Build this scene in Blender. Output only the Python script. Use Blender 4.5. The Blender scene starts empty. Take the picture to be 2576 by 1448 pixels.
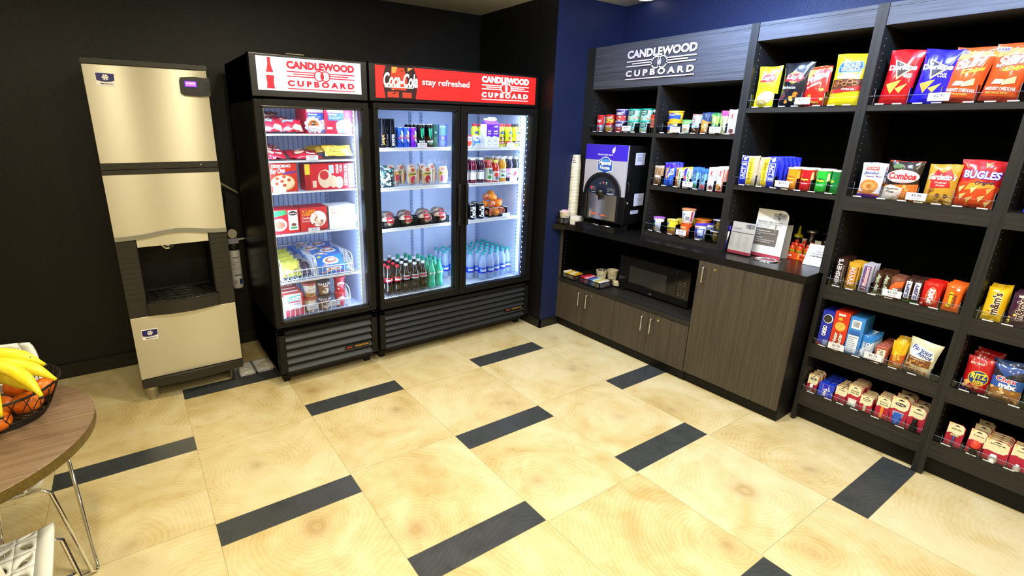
import bpy, bmesh, math, random
from mathutils import Vector, Matrix, noise
PI = math.pi
random.seed(7)
SC = bpy.context.scene
COL = SC.collection

# ------------------------------------------------------------------ camera, world, exposure
cd = bpy.data.cameras.new('camera')
cam = bpy.data.objects.new('camera', cd); COL.objects.link(cam)
cd.sensor_fit = 'HORIZONTAL'; cd.sensor_width = 36
cd.lens = 17.47644; cd.shift_x = 0.047293; cd.shift_y = -0.011673
cd.clip_start = 0.02; cd.clip_end = 50
_r = [[0.8310180050, 0.1496449024, -0.5357382556], [-0.5561053397, 0.2451308885, -0.7941395965], [0.0124870522, 0.9578712078, 0.2869265112]]
cam.matrix_world = Matrix.Translation((-0.09856, -2.12654, 1.61905)) @ Matrix(_r).to_4x4()
SC.camera = cam
w = bpy.data.worlds.new('world'); SC.world = w; w.use_nodes = True
w.node_tree.nodes['Background'].inputs[0].default_value = (0.9, 0.85, 0.7, 1)
w.node_tree.nodes['Background'].inputs[1].default_value = 0.02
SC.view_settings.view_transform = 'Standard'; SC.view_settings.look = 'None'
SC.view_settings.exposure = -0.12; SC.view_settings.gamma = 1.0
SC.view_settings.use_curve_mapping = False
SC.cycles.transparent_max_bounces = 32

def area(name, loc, target, power, color, size, size_y=None, shape='DISK', spread=None):
    l = bpy.data.lights.new(name, 'AREA'); l.energy = power; l.color = color; l.shape = shape; l.size = size
    if size_y: l.size_y = size_y
    if spread: l.spread = spread
    o = bpy.data.objects.new(name, l); COL.objects.link(o); o.location = loc
    d = Vector(target) - Vector(loc); o.rotation_euler = d.to_track_quat('-Z', 'Y').to_euler()
    return o
def spot(name, loc, target, power, color, angle, blend=0.6, radius=0.05):
    l = bpy.data.lights.new(name, 'SPOT'); l.energy = power; l.color = color; l.spot_size = angle
    l.spot_blend = blend; l.shadow_soft_size = radius
    o = bpy.data.objects.new(name, l); COL.objects.link(o); o.location = loc
    d = Vector(target) - Vector(loc); o.rotation_euler = d.to_track_quat('-Z', 'Y').to_euler()
    return o
WARM = (1.0, 0.89, 0.64); NEUT = (1.0, 0.93, 0.76); COOL = (0.52, 0.68, 1.0); BLUE = (0.42, 0.60, 1.0)
# warm recessed ceiling lamps over the floor
for i, (x, y, p) in enumerate([(-0.75, 0.15, 12), (0.80, 0.05, 22), (1.75, -0.75, 22), (-0.07, -1.45, 20), (0.50, -1.45, 26), (-0.9, -2.6, 14), (1.6, -2.3, 24), (0.45, -3.3, 22), (-0.35, -3.3, 16)]):
    area('warm_lamp', (x, y, 2.50), (x, y, 0), p, WARM, 0.16)
# soft fill light added behind the camera, stands for no actual lamp
area('added_fill', (2.4, -3.9, 2.3), (0.9, 0.2, 0.5), 12, NEUT, 0.6, 0.6, 'RECTANGLE')
# cool lamps that wash the shelves
area('cool_lamp', (2.05, -1.55, 2.50), (2.95, -1.6, 1.0), 17, COOL, 0.14)
area('cool_lamp', (2.05, -0.75, 2.50), (2.95, -0.8, 1.1), 15, COOL, 0.14)
area('cool_lamp', (2.10, 0.15, 2.50), (2.95, 0.15, 1.2), 12, COOL, 0.14)
spot('blue_spot', (2.52, -0.62, 2.47), (2.97, -0.40, 2.02), 95, BLUE, math.radians(110), 1.0, 0.04)
spot('blue_fill', (2.25, -0.3, 2.45), (3.0, -0.9, 1.5), 30, BLUE, math.radians(120), 0.9, 0.08)
spot('blue_wash', (2.3, -1.6, 2.40), (3.337, -0.9, 2.30), 110, BLUE, math.radians(100), 0.9, 0.05)

# ------------------------------------------------------------------ materials
_M = {}
def lin(c):
    if isinstance(c, str):
        c = c.lstrip('#'); c = [int(c[i:i+2], 16)/255 for i in (0, 2, 4)]
        return tuple((x/12.92 if x <= 0.04045 else ((x+0.055)/1.055)**2.4) for x in c)
    return tuple(c)
def bsdf(m): return m.node_tree.nodes['Principled BSDF']
def mat(col, rough=0.45, metal=0.0, emit=0.0, coat=0.0, trans=0.0, name=None, ior=1.5, spec=0.5):
    key = (col, rough, metal, emit, coat, trans, name, ior, spec)
    if key in _M: return _M[key]
    m = bpy.data.materials.new(name or 'paint'); m.use_nodes = True
    b = bsdf(m); c = lin(col)
    b.inputs['Base Color'].default_value = (*c, 1); b.inputs['Roughness'].default_value = rough
    b.inputs['Metallic'].default_value = metal; b.inputs['Coat Weight'].default_value = coat
    b.inputs['Coat Roughness'].default_value = 0.08
    b.inputs['Transmission Weight'].default_value = trans; b.inputs['IOR'].default_value = ior
    b.inputs['Specular IOR Level'].default_value = spec
    if emit: b.inputs['Emission Color'].default_value = (*c, 1); b.inputs['Emission Strength'].default_value = emit
    m.diffuse_color = (*c, 1)
    _M[key] = m; return m
def ink(c): return mat(c, 0.38, name='print')            # printed film / board
def film(c): return mat(c, 0.22, coat=0.6, name='glossy_film')
class NT:
    def __init__(s, m): s.t = m.node_tree; s.n = s.t.nodes; s.l = s.t.links
    def node(s, typ, **kw):
        n = s.n.new(typ)
        for k, v in kw.items(): setattr(n, k, v)
        return n
    def put(s, n, i, v):
        if hasattr(v, 'links') or hasattr(v, 'is_linked'): s.l.new(v, n.inputs[i])
        elif v is not None: n.inputs[i].default_value = v
    def m(s, op, a, b=None, c=None):
        n = s.node('ShaderNodeMath', operation=op); s.put(n, 0, a)
        if b is not None: s.put(n, 1, b)
        if c is not None: s.put(n, 2, c)
        return n.outputs[0]
    def mix(s, f, a, b):
        n = s.node('ShaderNodeMix', data_type='RGBA'); s.put(n, 0, f); s.put(n, 6, a); s.put(n, 7, b); return n.outputs[2]
    def vec(s, x, y, z):
        n = s.node('ShaderNodeCombineXYZ'); s.put(n, 0, x); s.put(n, 1, y); s.put(n, 2, z); return n.outputs[0]
    def noise(s, v, scale, detail=3, rough=0.5, dist=0.0):
        n = s.node('ShaderNodeTexNoise'); s.put(n, 'Vector', v); s.put(n, 'Scale', scale); s.put(n, 'Detail', detail)
        s.put(n, 'Roughness', rough); s.put(n, 'Distortion', dist); return n.outputs['Fac']
    def ramp(s, f, stops):
        n = s.node('ShaderNodeValToRGB'); e = n.color_ramp.elements
        while len(e) < len(stops): e.new(0.5)
        for k, (p, c) in zip(e, stops): k.position = p; k.color = (*lin(c), 1)
        s.put(n, 0, f); return n.outputs[0]
    def bump(s, h, strength, dist=0.002):
        n = s.node('ShaderNodeBump'); s.put(n, 'Height', h); n.inputs['Strength'].default_value = strength
        n.inputs['Distance'].default_value = dist; return n.outputs[0]
def pos(nt):
    g = nt.node('ShaderNodeNewGeometry'); sp = nt.node('ShaderNodeSeparateXYZ'); nt.l.new(g.outputs['Position'], sp.inputs[0])
    return g.outputs['Position'], sp.outputs
def objc(nt):
    g = nt.node('ShaderNodeTexCoord'); sp = nt.node('ShaderNodeSeparateXYZ'); nt.l.new(g.outputs['Object'], sp.inputs[0])
    return g.outputs['Object'], sp.outputs

def wall_mat(name, c, bump=0.5):
    m = mat(c, 0.40, name=name, spec=0.28); m = m.copy(); nt = NT(m); p, xyz = pos(nt)
    h = nt.noise(p, 170, 3, 0.55); b = bsdf(m)
    nt.l.new(nt.bump(h, bump, 0.004), b.inputs['Normal']); return m
M_BLACKWALL = wall_mat('black_wall_paint', (0.0060, 0.0062, 0.0062))
M_NAVYWALL = wall_mat('navy_wall_paint', (0.010, 0.017, 0.060))
M_CREAMWALL = wall_mat('cream_wall_paint', (0.55, 0.50, 0.38), 0.2)
def ceil_mat():
    m = mat((0.62, 0.62, 0.55), 0.9, name='ceiling_paint').copy(); nt = NT(m); p, x = pos(nt)
    nt.l.new(nt.bump(nt.noise(p, 60, 3), 0.3, 0.003), bsdf(m).inputs['Normal']); return m
M_CEIL = ceil_mat()

def floor_mat():
    m = mat((0.7, 0.6, 0.4), 0.22, name='wood_look_tile').copy(); nt = NT(m); b = bsdf(m); p, (X, Y, Z) = pos(nt)
    W, D, P = 0.59435, 0.139, 1.3277
    y2 = nt.m('ADD', Y, nt.m('MULTIPLY', nt.m('SUBTRACT', X, 1.0), 0.017))
    c = nt.m('FLOOR', nt.m('DIVIDE', X, W))
    odd = nt.m('ABSOLUTE', nt.m('SUBTRACT', c, nt.m('MULTIPLY', nt.m('FLOOR', nt.m('DIVIDE', c, 2.0)), 2.0)))
    top = nt.m('ADD', -0.153, nt.m('MULTIPLY', odd, 0.743))
    s = nt.m('SUBTRACT', top, y2); k = nt.m('FLOOR', nt.m('DIVIDE', s, P)); t = nt.m('SUBTRACT', s, nt.m('MULTIPLY', k, P))
    strip = nt.m('LESS_THAN', t, D)
    half = nt.m('GREATER_THAN', t, D + W)
    u = nt.m('SUBTRACT', X, nt.m('MULTIPLY', c, W))
    v = nt.m('SUBTRACT', nt.m('SUBTRACT', t, D), nt.m('MULTIPLY', half, W))
    # tile id -> random
    idn = nt.vec(c, nt.m('ADD', nt.m('MULTIPLY', k, 3.0), nt.m('ADD', nt.m('MULTIPLY', half, 1.0), nt.m('MULTIPLY', strip, 7.0))), odd)
    wn = nt.node('ShaderNodeTexWhiteNoise', noise_dimensions='3D'); nt.l.new(idn, wn.inputs['Vector'])
    sp = nt.node('ShaderNodeSeparateColor'); nt.l.new(wn.outputs['Color'], sp.inputs[0]); r1, r2, r3 = sp.outputs
    # annual rings round a random heart
    cx = nt.m('MULTIPLY_ADD', r1, 0.5, 0.05); cy = nt.m('MULTIPLY_ADD', r2, 0.5, 0.05)
    off = nt.vec(nt.m('MULTIPLY', r3, 40.0), nt.m('MULTIPLY', r1, 40.0), 0.0)
    vp = nt.node('ShaderNodeVectorMath', operation='ADD'); nt.l.new(p, vp.inputs[0]); nt.l.new(off, vp.inputs[1]); q = vp.outputs[0]
    warp = nt.m('MULTIPLY', nt.m('SUBTRACT', nt.noise(q, 3.0, 3, 0.5), 0.5), 0.16)
    dx = nt.m('SUBTRACT', u, cx); dy = nt.m('SUBTRACT', v, cy)
    dist = nt.m('ADD', nt.m('SQRT', nt.m('ADD', nt.m('MULTIPLY', dx, dx), nt.m('MULTIPLY', dy, dy))), warp)
    ring = nt.m('MULTIPLY_ADD', nt.m('SINE', nt.m('MULTIPLY', dist, 300.0)), 0.5, 0.5)
    ring2 = nt.m('MULTIPLY_ADD', nt.m('SINE', nt.m('MULTIPLY', dist, 46.0)), 0.5, 0.5)
    cloud = nt.noise(q, 2.6, 4, 0.6, 0.8)
    fine = nt.noise(q, 14.0, 4, 0.6, 0.5)
    heart = nt.m('POWER', nt.m('MAXIMUM', nt.m('SUBTRACT', 1.0, nt.m('MULTIPLY', nt.m('ABSOLUTE', dist), 9.0)), 0.0), 2.0)
    tone = nt.m('ADD', nt.m('MULTIPLY_ADD', cloud, 0.85, 0.10), nt.m('ADD', nt.m('MULTIPLY', ring2, 0.05), nt.m('MULTIPLY', ring, 0.07)))
    tone = nt.m('ADD', tone, nt.m('MULTIPLY', nt.m('SUBTRACT', fine, 0.5), 0.22))
    tone = nt.m('SUBTRACT', tone, nt.m('MULTIPLY', r3, 0.12))
    col = nt.ramp(tone, [(0.30, '#c2aa70'), (0.46, '#d3c08c'), (0.62, '#ddcfa3'), (0.88, '#e6dcb8')])
    col = nt.mix(nt.m('MULTIPLY', heart, 0.55), col, (*lin('#9a7338'), 1))
    dk = nt.m('ADD', nt.m('MULTIPLY', ring, 0.16), nt.m('MULTIPLY', fine, 0.75))
    dark = nt.ramp(dk, [(0.2, '#33373a'), (0.55, '#3f4344'), (0.9, '#4c4c49')])
    col = nt.mix(strip, col, dark)
    # joints
    def near(a, w): return nt.m('LESS_THAN', nt.m('MINIMUM', a, nt.m('SUBTRACT', W, a)), w)
    g1 = near(u, 0.0011)
    g2 = nt.m('LESS_THAN', nt.m('MINIMUM', nt.m('MINIMUM', nt.m('ABSOLUTE', nt.m('SUBTRACT', t, D)), t), nt.m('MINIMUM', nt.m('ABSOLUTE', nt.m('SUBTRACT', t, D+W)), nt.m('SUBTRACT', P, t))), 0.0011)
    g = nt.m('MAXIMUM', g1, g2)
    col = nt.mix(nt.m('MULTIPLY', g, 0.55), col, (*lin('#6a6040'), 1))
    nt.l.new(col, b.inputs['Base Color'])
    rg = nt.m('MULTIPLY_ADD', fine, 0.22, 0.20); nt.l.new(rg, b.inputs['Roughness'])
    hgt = nt.m('SUBTRACT', nt.m('MULTIPLY', ring, 0.25), nt.m('MULTIPLY', g, 1.0))
    nt.l.new(nt.bump(hgt, 0.25, 0.0012), b.inputs['Normal'])
    return m
M_FLOOR = floor_mat()

def grain_mat(name, axis, c0, c1, rough=0.45, scale=1.0, coat=0.0):
    m = mat((0.1, 0.1, 0.1), rough, name=name, coat=coat, spec=0.02 if name == 'back_laminate' else 0.3).copy(); nt = NT(m); b = bsdf(m); p, (X, Y, Z) = pos(nt)
    f, s = 260.0*scale, 2.2*scale
    sc = {'X': (s, f, f), 'Y': (f, s, f), 'Z': (f, f, s)}[axis]
    mp = nt.node('ShaderNodeVectorMath', operation='MULTIPLY'); nt.l.new(p, mp.inputs[0]); mp.inputs[1].default_value = sc
    a = nt.noise(mp.outputs[0], 1.0, 4, 0.6, 0.2)
    mp2 = nt.node('ShaderNodeVectorMath', operation='MULTIPLY'); nt.l.new(p, mp2.inputs[0]); mp2.inputs[1].default_value = tuple(x*0.16 for x in sc)
    a2 = nt.noise(mp2.outputs[0], 1.0, 3, 0.5, 0.3)
    t = nt.m('ADD', nt.m('MULTIPLY', a, 0.80), nt.m('MULTIPLY', a2, 0.28))
    nt.l.new(nt.ramp(t, [(0.38, c0), (0.72, c1)]), b.inputs['Base Color'])
    nt.l.new(nt.bump(a, 0.15, 0.0006), b.inputs['Normal']); return m
M_LAM_Z = grain_mat('dark_laminate_upright', 'Z', '#171717', '#2c2b29', scale=1.6)
M_LAM_Y = grain_mat('dark_laminate_lengthwise', 'Y', '#191817', '#312e2a', scale=1.6)
M_DOOR = grain_mat('door_laminate', 'Z', '#352f26', '#544c3e', scale=1.5)
M_HEAD = grain_mat('header_laminate', 'Y', '#2f3035', '#55565c', scale=1.6)
M_BACK = grain_mat('back_laminate', 'Z', '#020202', '#060606', 0.7)
M_COUNTER = grain_mat('black_counter', 'Y', '#0e0d0d', '#1a1716', 0.25)
M_TABLE = grain_mat('table_walnut', 'X', '#5b4635', '#8d755c', 0.35, 0.9)
M_TABEDGE = grain_mat('table_edge', 'X', '#3f3216', '#6b571f', 0.4, 1.0)

def steel(name, axis, c=(0.50, 0.48, 0.40), rough=0.30):
    m = mat(c, rough, 1.0, name=name).copy(); nt = NT(m); b = bsdf(m); p, (X, Y, Z) = pos(nt)
    mp = nt.node('ShaderNodeVectorMath', operation='MULTIPLY'); nt.l.new(p, mp.inputs[0])
    mp.inputs[1].default_value = {'X': (6, 6, 900), 'Z': (900, 900, 6)}[axis]
    a = nt.noise(mp.outputs[0], 1.0, 3, 0.6)
    nt.l.new(nt.m('MULTIPLY_ADD', a, 0.10, rough-0.05), b.inputs['Roughness'])
    b.inputs['Anisotropic'].default_value = 0.97
    tg = nt.node('ShaderNodeTangent', direction_type='RADIAL', axis='Z'); nt.l.new(tg.outputs[0], b.inputs['Tangent'])
    b.inputs['Anisotropic Rotation'].default_value = 0.25
    return m
M_STEEL = steel('brushed_steel', 'X')
M_CHROME = mat((0.75, 0.74, 0.70), 0.08, 1.0, name='chrome')
M_NICKEL = mat((0.72, 0.70, 0.66), 0.36, 1.0, name='satin_nickel')
M_BLACK = mat((0.0045, 0.0045, 0.005), 0.30, name='black_enamel')
M_BLACKM = mat((0.0055, 0.0053, 0.0052), 0.50, name='black_plastic', spec=0.2)
M_CHAR = mat((0.022, 0.021, 0.017), 0.45, name='charcoal_plastic', spec=0.3)
M_SLAT = mat((0.024, 0.026, 0.028), 0.40, name='grille_paint', spec=0.3)
M_WHITE = mat((0.80, 0.80, 0.80), 0.35, name='white_plastic')
M_WIRE = mat((0.75, 0.78, 0.82), 0.3, name='white_coated_wire')
M_LINER = mat((0.52, 0.60, 0.78), 0.4, name='cooler_liner')
M_DARK = mat((0.003, 0.003, 0.003), 0.8, name='dark_recess')
def thin_glass(name, tint, gloss_rough=0.02, f0=0.05, alpha_c=1.0):
    m = bpy.data.materials.new(name); m.use_nodes = True; nt = NT(m); nt.n.remove(bsdf(m))
    out = [n for n in nt.n if n.type == 'OUTPUT_MATERIAL'][0]
    tr = nt.node('ShaderNodeBsdfTransparent'); tr.inputs[0].default_value = (*tint, 1)
    gl = nt.node('ShaderNodeBsdfGlossy'); gl.inputs['Roughness'].default_value = gloss_rough; gl.inputs['Color'].default_value = (1, 1, 1, 1)
    fr = nt.node('ShaderNodeFresnel'); fr.inputs['IOR'].default_value = 1.0 + f0*6
    mx = nt.node('ShaderNodeMixShader'); nt.l.new(fr.outputs[0], mx.inputs[0]); nt.l.new(tr.outputs[0], mx.inputs[1]); nt.l.new(gl.outputs[0], mx.inputs[2])
    nt.l.new(mx.outputs[0], out.inputs['Surface']); return m
M_GLASS = thin_glass('door_glass', (0.97, 0.985, 1.0))
M_ACRYL = thin_glass('clear_acrylic', (0.93, 0.95, 0.98))
M_WRAP = thin_glass('clear_wrap', (0.93, 0.94, 0.97), 0.12, 0.07)
M_PET = thin_glass('clear_bottle_plastic', (0.90, 0.94, 1.0), 0.06, 0.09)
M_PETG = thin_glass('green_bottle_plastic', (0.10, 0.62, 0.45), 0.06, 0.07)
def water_mat():
    m = bpy.data.materials.new('bottled_water'); m.use_nodes = True; nt = NT(m); b = bsdf(m); out = [n for n in nt.n if n.type == 'OUTPUT_MATERIAL'][0]
    b.inputs['Base Color'].default_value = (0.50, 0.64, 0.86, 1); b.inputs['Roughness'].default_value = 0.12; b.inputs['Coat Weight'].default_value = 0.6
    tr = nt.node('ShaderNodeBsdfTransparent'); tr.inputs[0].default_value = (0.88, 0.94, 1.0, 1); mx = nt.node('ShaderNodeMixShader'); mx.inputs[0].default_value = 0.42
    nt.l.new(tr.outputs[0], mx.inputs[1]); nt.l.new(b.outputs[0], mx.inputs[2]); nt.l.new(mx.outputs[0], out.inputs['Surface']); return m
M_WATER = water_mat()
M_LED = mat((0.75, 0.86, 1.0), 0.5, emit=14.0, name='led_strip')

# ------------------------------------------------------------------ object helpers
def setp(o, label=None, cat=None, group=None, kind=None):
    if label: o['label'] = label
    if cat: o['category'] = cat
    if group: o['group'] = group
    if kind: o['kind'] = kind
    return o
def thing(name, label, cat, loc=(0, 0, 0), rz=0.0, group=None):
    o = bpy.data.objects.new(name, None); o.empty_display_size = 0.05; COL.objects.link(o)
    o.location = loc; o.rotation_euler = (0, 0, rz); return setp(o, label, cat, group)
def kids(o): return [c for c in bpy.data.objects if c.parent == o]
def dup(o, loc=None, rz=None, label=None, group=None, parent=None, rot=None):
    def cp(a, par):
        c = a.copy(); COL.objects.link(c); c.parent = par
        for ch in _KIDS.get(a.name, []): 
            k = cp(ch, c); _KIDS.setdefault(c.name, []).append(k)
        return c
    c = cp(o, parent)
    if loc is not None: c.location = loc
    if rz is not None: c.rotation_euler = (0, 0, rz)
    if rot is not None: c.rotation_euler = rot
    if label: c['label'] = label
    if group: c['group'] = group
    return c
_KIDS = {}
class MB:
    """collects faces for ONE mesh object"""
    def __init__(s): s.v = []; s.f = []; s.m = []; s.sm = []; s.mats = []
    def mi(s, m):
        if m not in s.mats: s.mats.append(m)
        return s.mats.index(m)
    def add(s, vs, fs, m, smooth=False):
        o = len(s.v); s.v += [tuple(v) for v in vs]; k = s.mi(m)
        for f in fs: s.f.append([i+o for i in f]); s.m.append(k); s.sm.append(smooth)
        return s
    def box(s, x0, x1, y0, y1, z0, z1, m):
        v = [(x0,y0,z0),(x1,y0,z0),(x1,y1,z0),(x0,y1,z0),(x0,y0,z1),(x1,y0,z1),(x1,y1,z1),(x0,y1,z1)]
        return s.add(v, [(0,3,2,1),(4,5,6,7),(0,1,5,4),(1,2,6,5),(2,3,7,6),(3,0,4,7)], m)
    def rbox(s, x0, x1, y0, y1, z0, z1, m, r=0.004, seg=2):
        bm = bmesh.new(); bmesh.ops.create_cube(bm, size=1.0)
        for v in bm.verts: v.co = Vector(((x0+x1)/2+v.co.x*(x1-x0), (y0+y1)/2+v.co.y*(y1-y0), (z0+z1)/2+v.co.z*(z1-z0)))
        bmesh.ops.bevel(bm, geom=bm.edges[:], offset=r, segments=seg, affect='EDGES', profile=0.5)
        s.bm(bm, m, True); return s
    def bm(s, bm, m, smooth=False):
        bm.verts.index_update(); s.add([v.co[:] for v in bm.verts], [[v.index for v in f.verts] for f in bm.faces], m, smooth); bm.free(); return s
    def lathe(s, prof, m, c=(0, 0, 0), seg=20, axis='Z', smooth=True, caps=True, sx=1.0, sy=1.0):
        vs = []; fs = []
        for r, z in prof:
            for i in range(seg):
                a = 2*PI*i/seg; x, y = r*math.cos(a)*sx, r*math.sin(a)*sy
                p = {'Z': (x, y, z), 'Y': (x, z, y), 'X': (z, x, y)}[axis]
                vs.append((p[0]+c[0], p[1]+c[1], p[2]+c[2]))
        n = len(prof)
        for j in range(n-1):
            for i in range(seg):
                k = (i+1) % seg; fs.append((j*seg+i, j*seg+k, (j+1)*seg+k, (j+1)*seg+i))
        if axis == 'Y': fs = [f[::-1] for f in fs]
        s.add(vs, fs, m, smooth)
        if caps:
            cf = []
            if prof[0][0] > 1e-5: cf.append(tuple(range(seg))[::-1])
            if prof[-1][0] > 1e-5: cf.append(tuple((n-1)*seg+i for i in range(seg)))
            if axis == 'Y': cf = [f[::-1] for f in cf]
            s.add(vs, cf, m, False)
        return s
    def cyl(s, a, b, r, m, seg=10, smooth=True): return s.tube([a, b], r, m, seg, smooth)
    def tube(s, pts, r, m, seg=8, smooth=True, closed=False):
        pts = [Vector(p) for p in pts]; n = len(pts); vs = []; fs = []
        up = None
        for i, p in enumerate(pts):
            if closed: t = (pts[(i+1) % n]-pts[i-1])
            else: t = (pts[min(i+1, n-1)]-pts[max(i-1, 0)])
            t.normalize()
            if up is None: up = Vector((0, 0, 1)) if abs(t.z) < 0.9 else Vector((1, 0, 0))
            a = t.cross(up)
            if a.length < 1e-4: a = t.cross(Vector((0.3, 1, 0)))
            a.normalize(); b = a.cross(t).normalized(); up = b
            rr = r[i] if isinstance(r, (list, tuple)) else r
            for k in range(seg):
                q = 2*PI*k/seg; vs.append(p+a*math.cos(q)*rr+b*math.sin(q)*rr)
        m2 = n if closed else n-1
        for j in range(m2):
            for k in range(seg):
                l = (k+1) % seg; j2 = (j+1) % n; fs.append((j*seg+k, j2*seg+k, j2*seg+l, j*seg+l))
        if not closed: fs += [tuple(range(seg)), tuple((n-1)*seg+k for k in range(seg))[::-1]]
        return s.add(vs, fs, m, smooth)
    def prism(s, pts, h, m, frame=None, smooth=False):
        """2D outline extruded 0..h along the frame's third axis; frame = (origin, U, V, N)"""
        o, U, V, N = frame or ((0,0,0), (1,0,0), (0,1,0), (0,0,1)); o, U, V, N = map(Vector, (o, U, V, N))
        n = len(pts); vs = [o+U*x+V*y for x, y in pts]+[o+U*x+V*y+N*h for x, y in pts]
        fs = [tuple(range(n))[::-1], tuple(range(n, 2*n))]
        s.add(vs, fs, m, False); s.add(vs, [(i, (i+1) % n, n+(i+1) % n, n+i) for i in range(n)], m, smooth); return s
    def grid(s, fn, nu, nv, m, smooth=True, flip=False):
        vs = [fn(i/nu, j/nv) for j in range(nv+1) for i in range(nu+1)]; fs = []
        for j in range(nv):
            for i in range(nu):
                a = j*(nu+1)+i; f = (a, a+1, a+nu+2, a+nu+1); fs.append(f[::-1] if flip else f)
        return s.add(vs, fs, m, smooth)
    def build(s, name, parent=None, bevel=0.0, loc=None, rz=None):
        me = bpy.data.meshes.new(name); me.from_pydata(s.v, [], s.f); me.validate(verbose=False)
        for m in s.mats: me.materials.append(m)
        if len(me.polygons) == len(s.m):
            me.polygons.foreach_set('material_index', s.m); me.polygons.foreach_set('use_smooth', s.sm)
        me.update()
        o = bpy.data.objects.new(name, me); COL.objects.link(o)
        if parent: o.parent = parent; _KIDS.setdefault(parent.name, []).append(o)
        if loc is not None: o.location = loc
        if rz is not None: o.rotation_euler = (0, 0, rz)
        if bevel:
            b = o.modifiers.new('bevel', 'BEVEL'); b.width = bevel; b.segments = 2; b.limit_method = 'ANGLE'; b.angle_limit = 0.6
        return o
def single(mb, name, label, cat, group=None, loc=None, rz=None, bevel=0.0):
    return setp(mb.build(name, None, bevel, loc, rz), label, cat, group)
def struct(mb, name): return setp(mb.build(name), kind='structure')

# ------------------------------------------------------------------ lettering and printed shapes
_T = {}
def text2d(st, bold=0.0, shear=0.0, spacing=1.0):
    key = (st, bold, shear, spacing)
    if key in _T: return _T[key]
    cu = bpy.data.curves.new('lettering', 'FONT'); cu.body = st; cu.size = 1.0; cu.offset = bold; cu.shear = shear
    cu.space_character = spacing; cu.resolution_u = 3; cu.fill_mode = 'FRONT'
    ob = bpy.data.objects.new('lettering', cu); me = bpy.data.meshes.new_from_object(ob)
    vs = [(v.co.x, v.co.y) for v in me.vertices]; fs = [tuple(p.vertices) for p in me.polygons]
    bpy.data.objects.remove(ob); bpy.data.meshes.remove(me); bpy.data.curves.remove(cu)
    if not vs: _T[key] = ([], [], 1, 1); return _T[key]
    x0 = min(v[0] for v in vs); x1 = max(v[0] for v in vs); y0 = min(v[1] for v in vs); y1 = max(v[1] for v in vs)
    vs = [((x-x0)/(x1-x0), (y-y0)/(y1-y0)) for x, y in vs]
    _T[key] = (vs, fs, x1-x0, y1-y0); return _T[key]
def cut2d(vs, fs, cu, cv):
    bm = bmesh.new(); bv = [bm.verts.new((x, y, 0)) for x, y in vs]
    for f in fs:
        try: bm.faces.new([bv[i] for i in f])
        except ValueError: pass
    for ax, c in ((0, cu), (1, cv)):
        if not c: continue
        lo = min(v.co[ax] for v in bm.verts); hi = max(v.co[ax] for v in bm.verts)
        k = math.floor(lo/c)+1
        while k*c < hi-1e-6:
            co = [0, 0, 0]; no = [0, 0, 0]; co[ax] = k*c; no[ax] = 1
            bmesh.ops.bisect_plane(bm, geom=bm.verts[:]+bm.edges[:]+bm.faces[:], plane_co=co, plane_no=no, dist=1e-7); k += 1
    bm.verts.index_update()
    r = [(v.co.x, v.co.y) for v in bm.verts], [[v.index for v in f.verts] for f in bm.faces]
    bm.free(); return r
def ell(cx, cy, rx, ry, n=18, a0=0, a1=2*PI, rot=0.0):
    full = abs(a1-a0) > 6.2; k = n if full else n+1
    out = []
    for i in range(k):
        a = a0+(a1-a0)*i/n; x = rx*math.cos(a); y = ry*math.sin(a)
        out.append((cx+x*math.cos(rot)-y*math.sin(rot), cy+x*math.sin(rot)+y*math.cos(rot)))
    return out
def chips(n, x0, y0, x1, y1, cols, r=0.07, seed=1, sides=5, asp=1.0):
    rnd = random.Random(seed); out = []
    for i in range(n):
        cx = rnd.uniform(x0, x1); cy = rnd.uniform(y0, y1); a0 = rnd.uniform(0, 6)
        pts = [(cx+r*rnd.uniform(0.6, 1.1)*math.cos(a0+2*PI*k/sides), cy+r*asp*rnd.uniform(0.6, 1.1)*math.sin(a0+2*PI*k/sides)) for k in range(sides)]
        out.append(('P', pts, cols[i % len(cols)]))
    return out
def R_(x0, y0, x1, y1, c): return ('P', [(x0, y0), (x1, y0), (x1, y1), (x0, y1)], c)
def E_(cx, cy, rx, ry, c, rot=0.0): return ('P', ell(cx, cy, rx, ry, rot=rot), c)
def T_(s, x0, y0, x1, y1, c, bold=0.02, shear=0.0, rot=0, sp=1.0): return ('T', s, x0, y0, x1, y1, c, bold, shear, rot, sp)
def tlines(n, x0, y0, x1, y1, c, seed=3):
    rnd = random.Random(seed); out = []; h = (y1-y0)/n
    for i in range(n): out.append(R_(x0, y0+h*(i+0.3), x0+(x1-x0)*rnd.uniform(0.6, 1.0), y0+h*(i+0.62), c))
    return out
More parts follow.
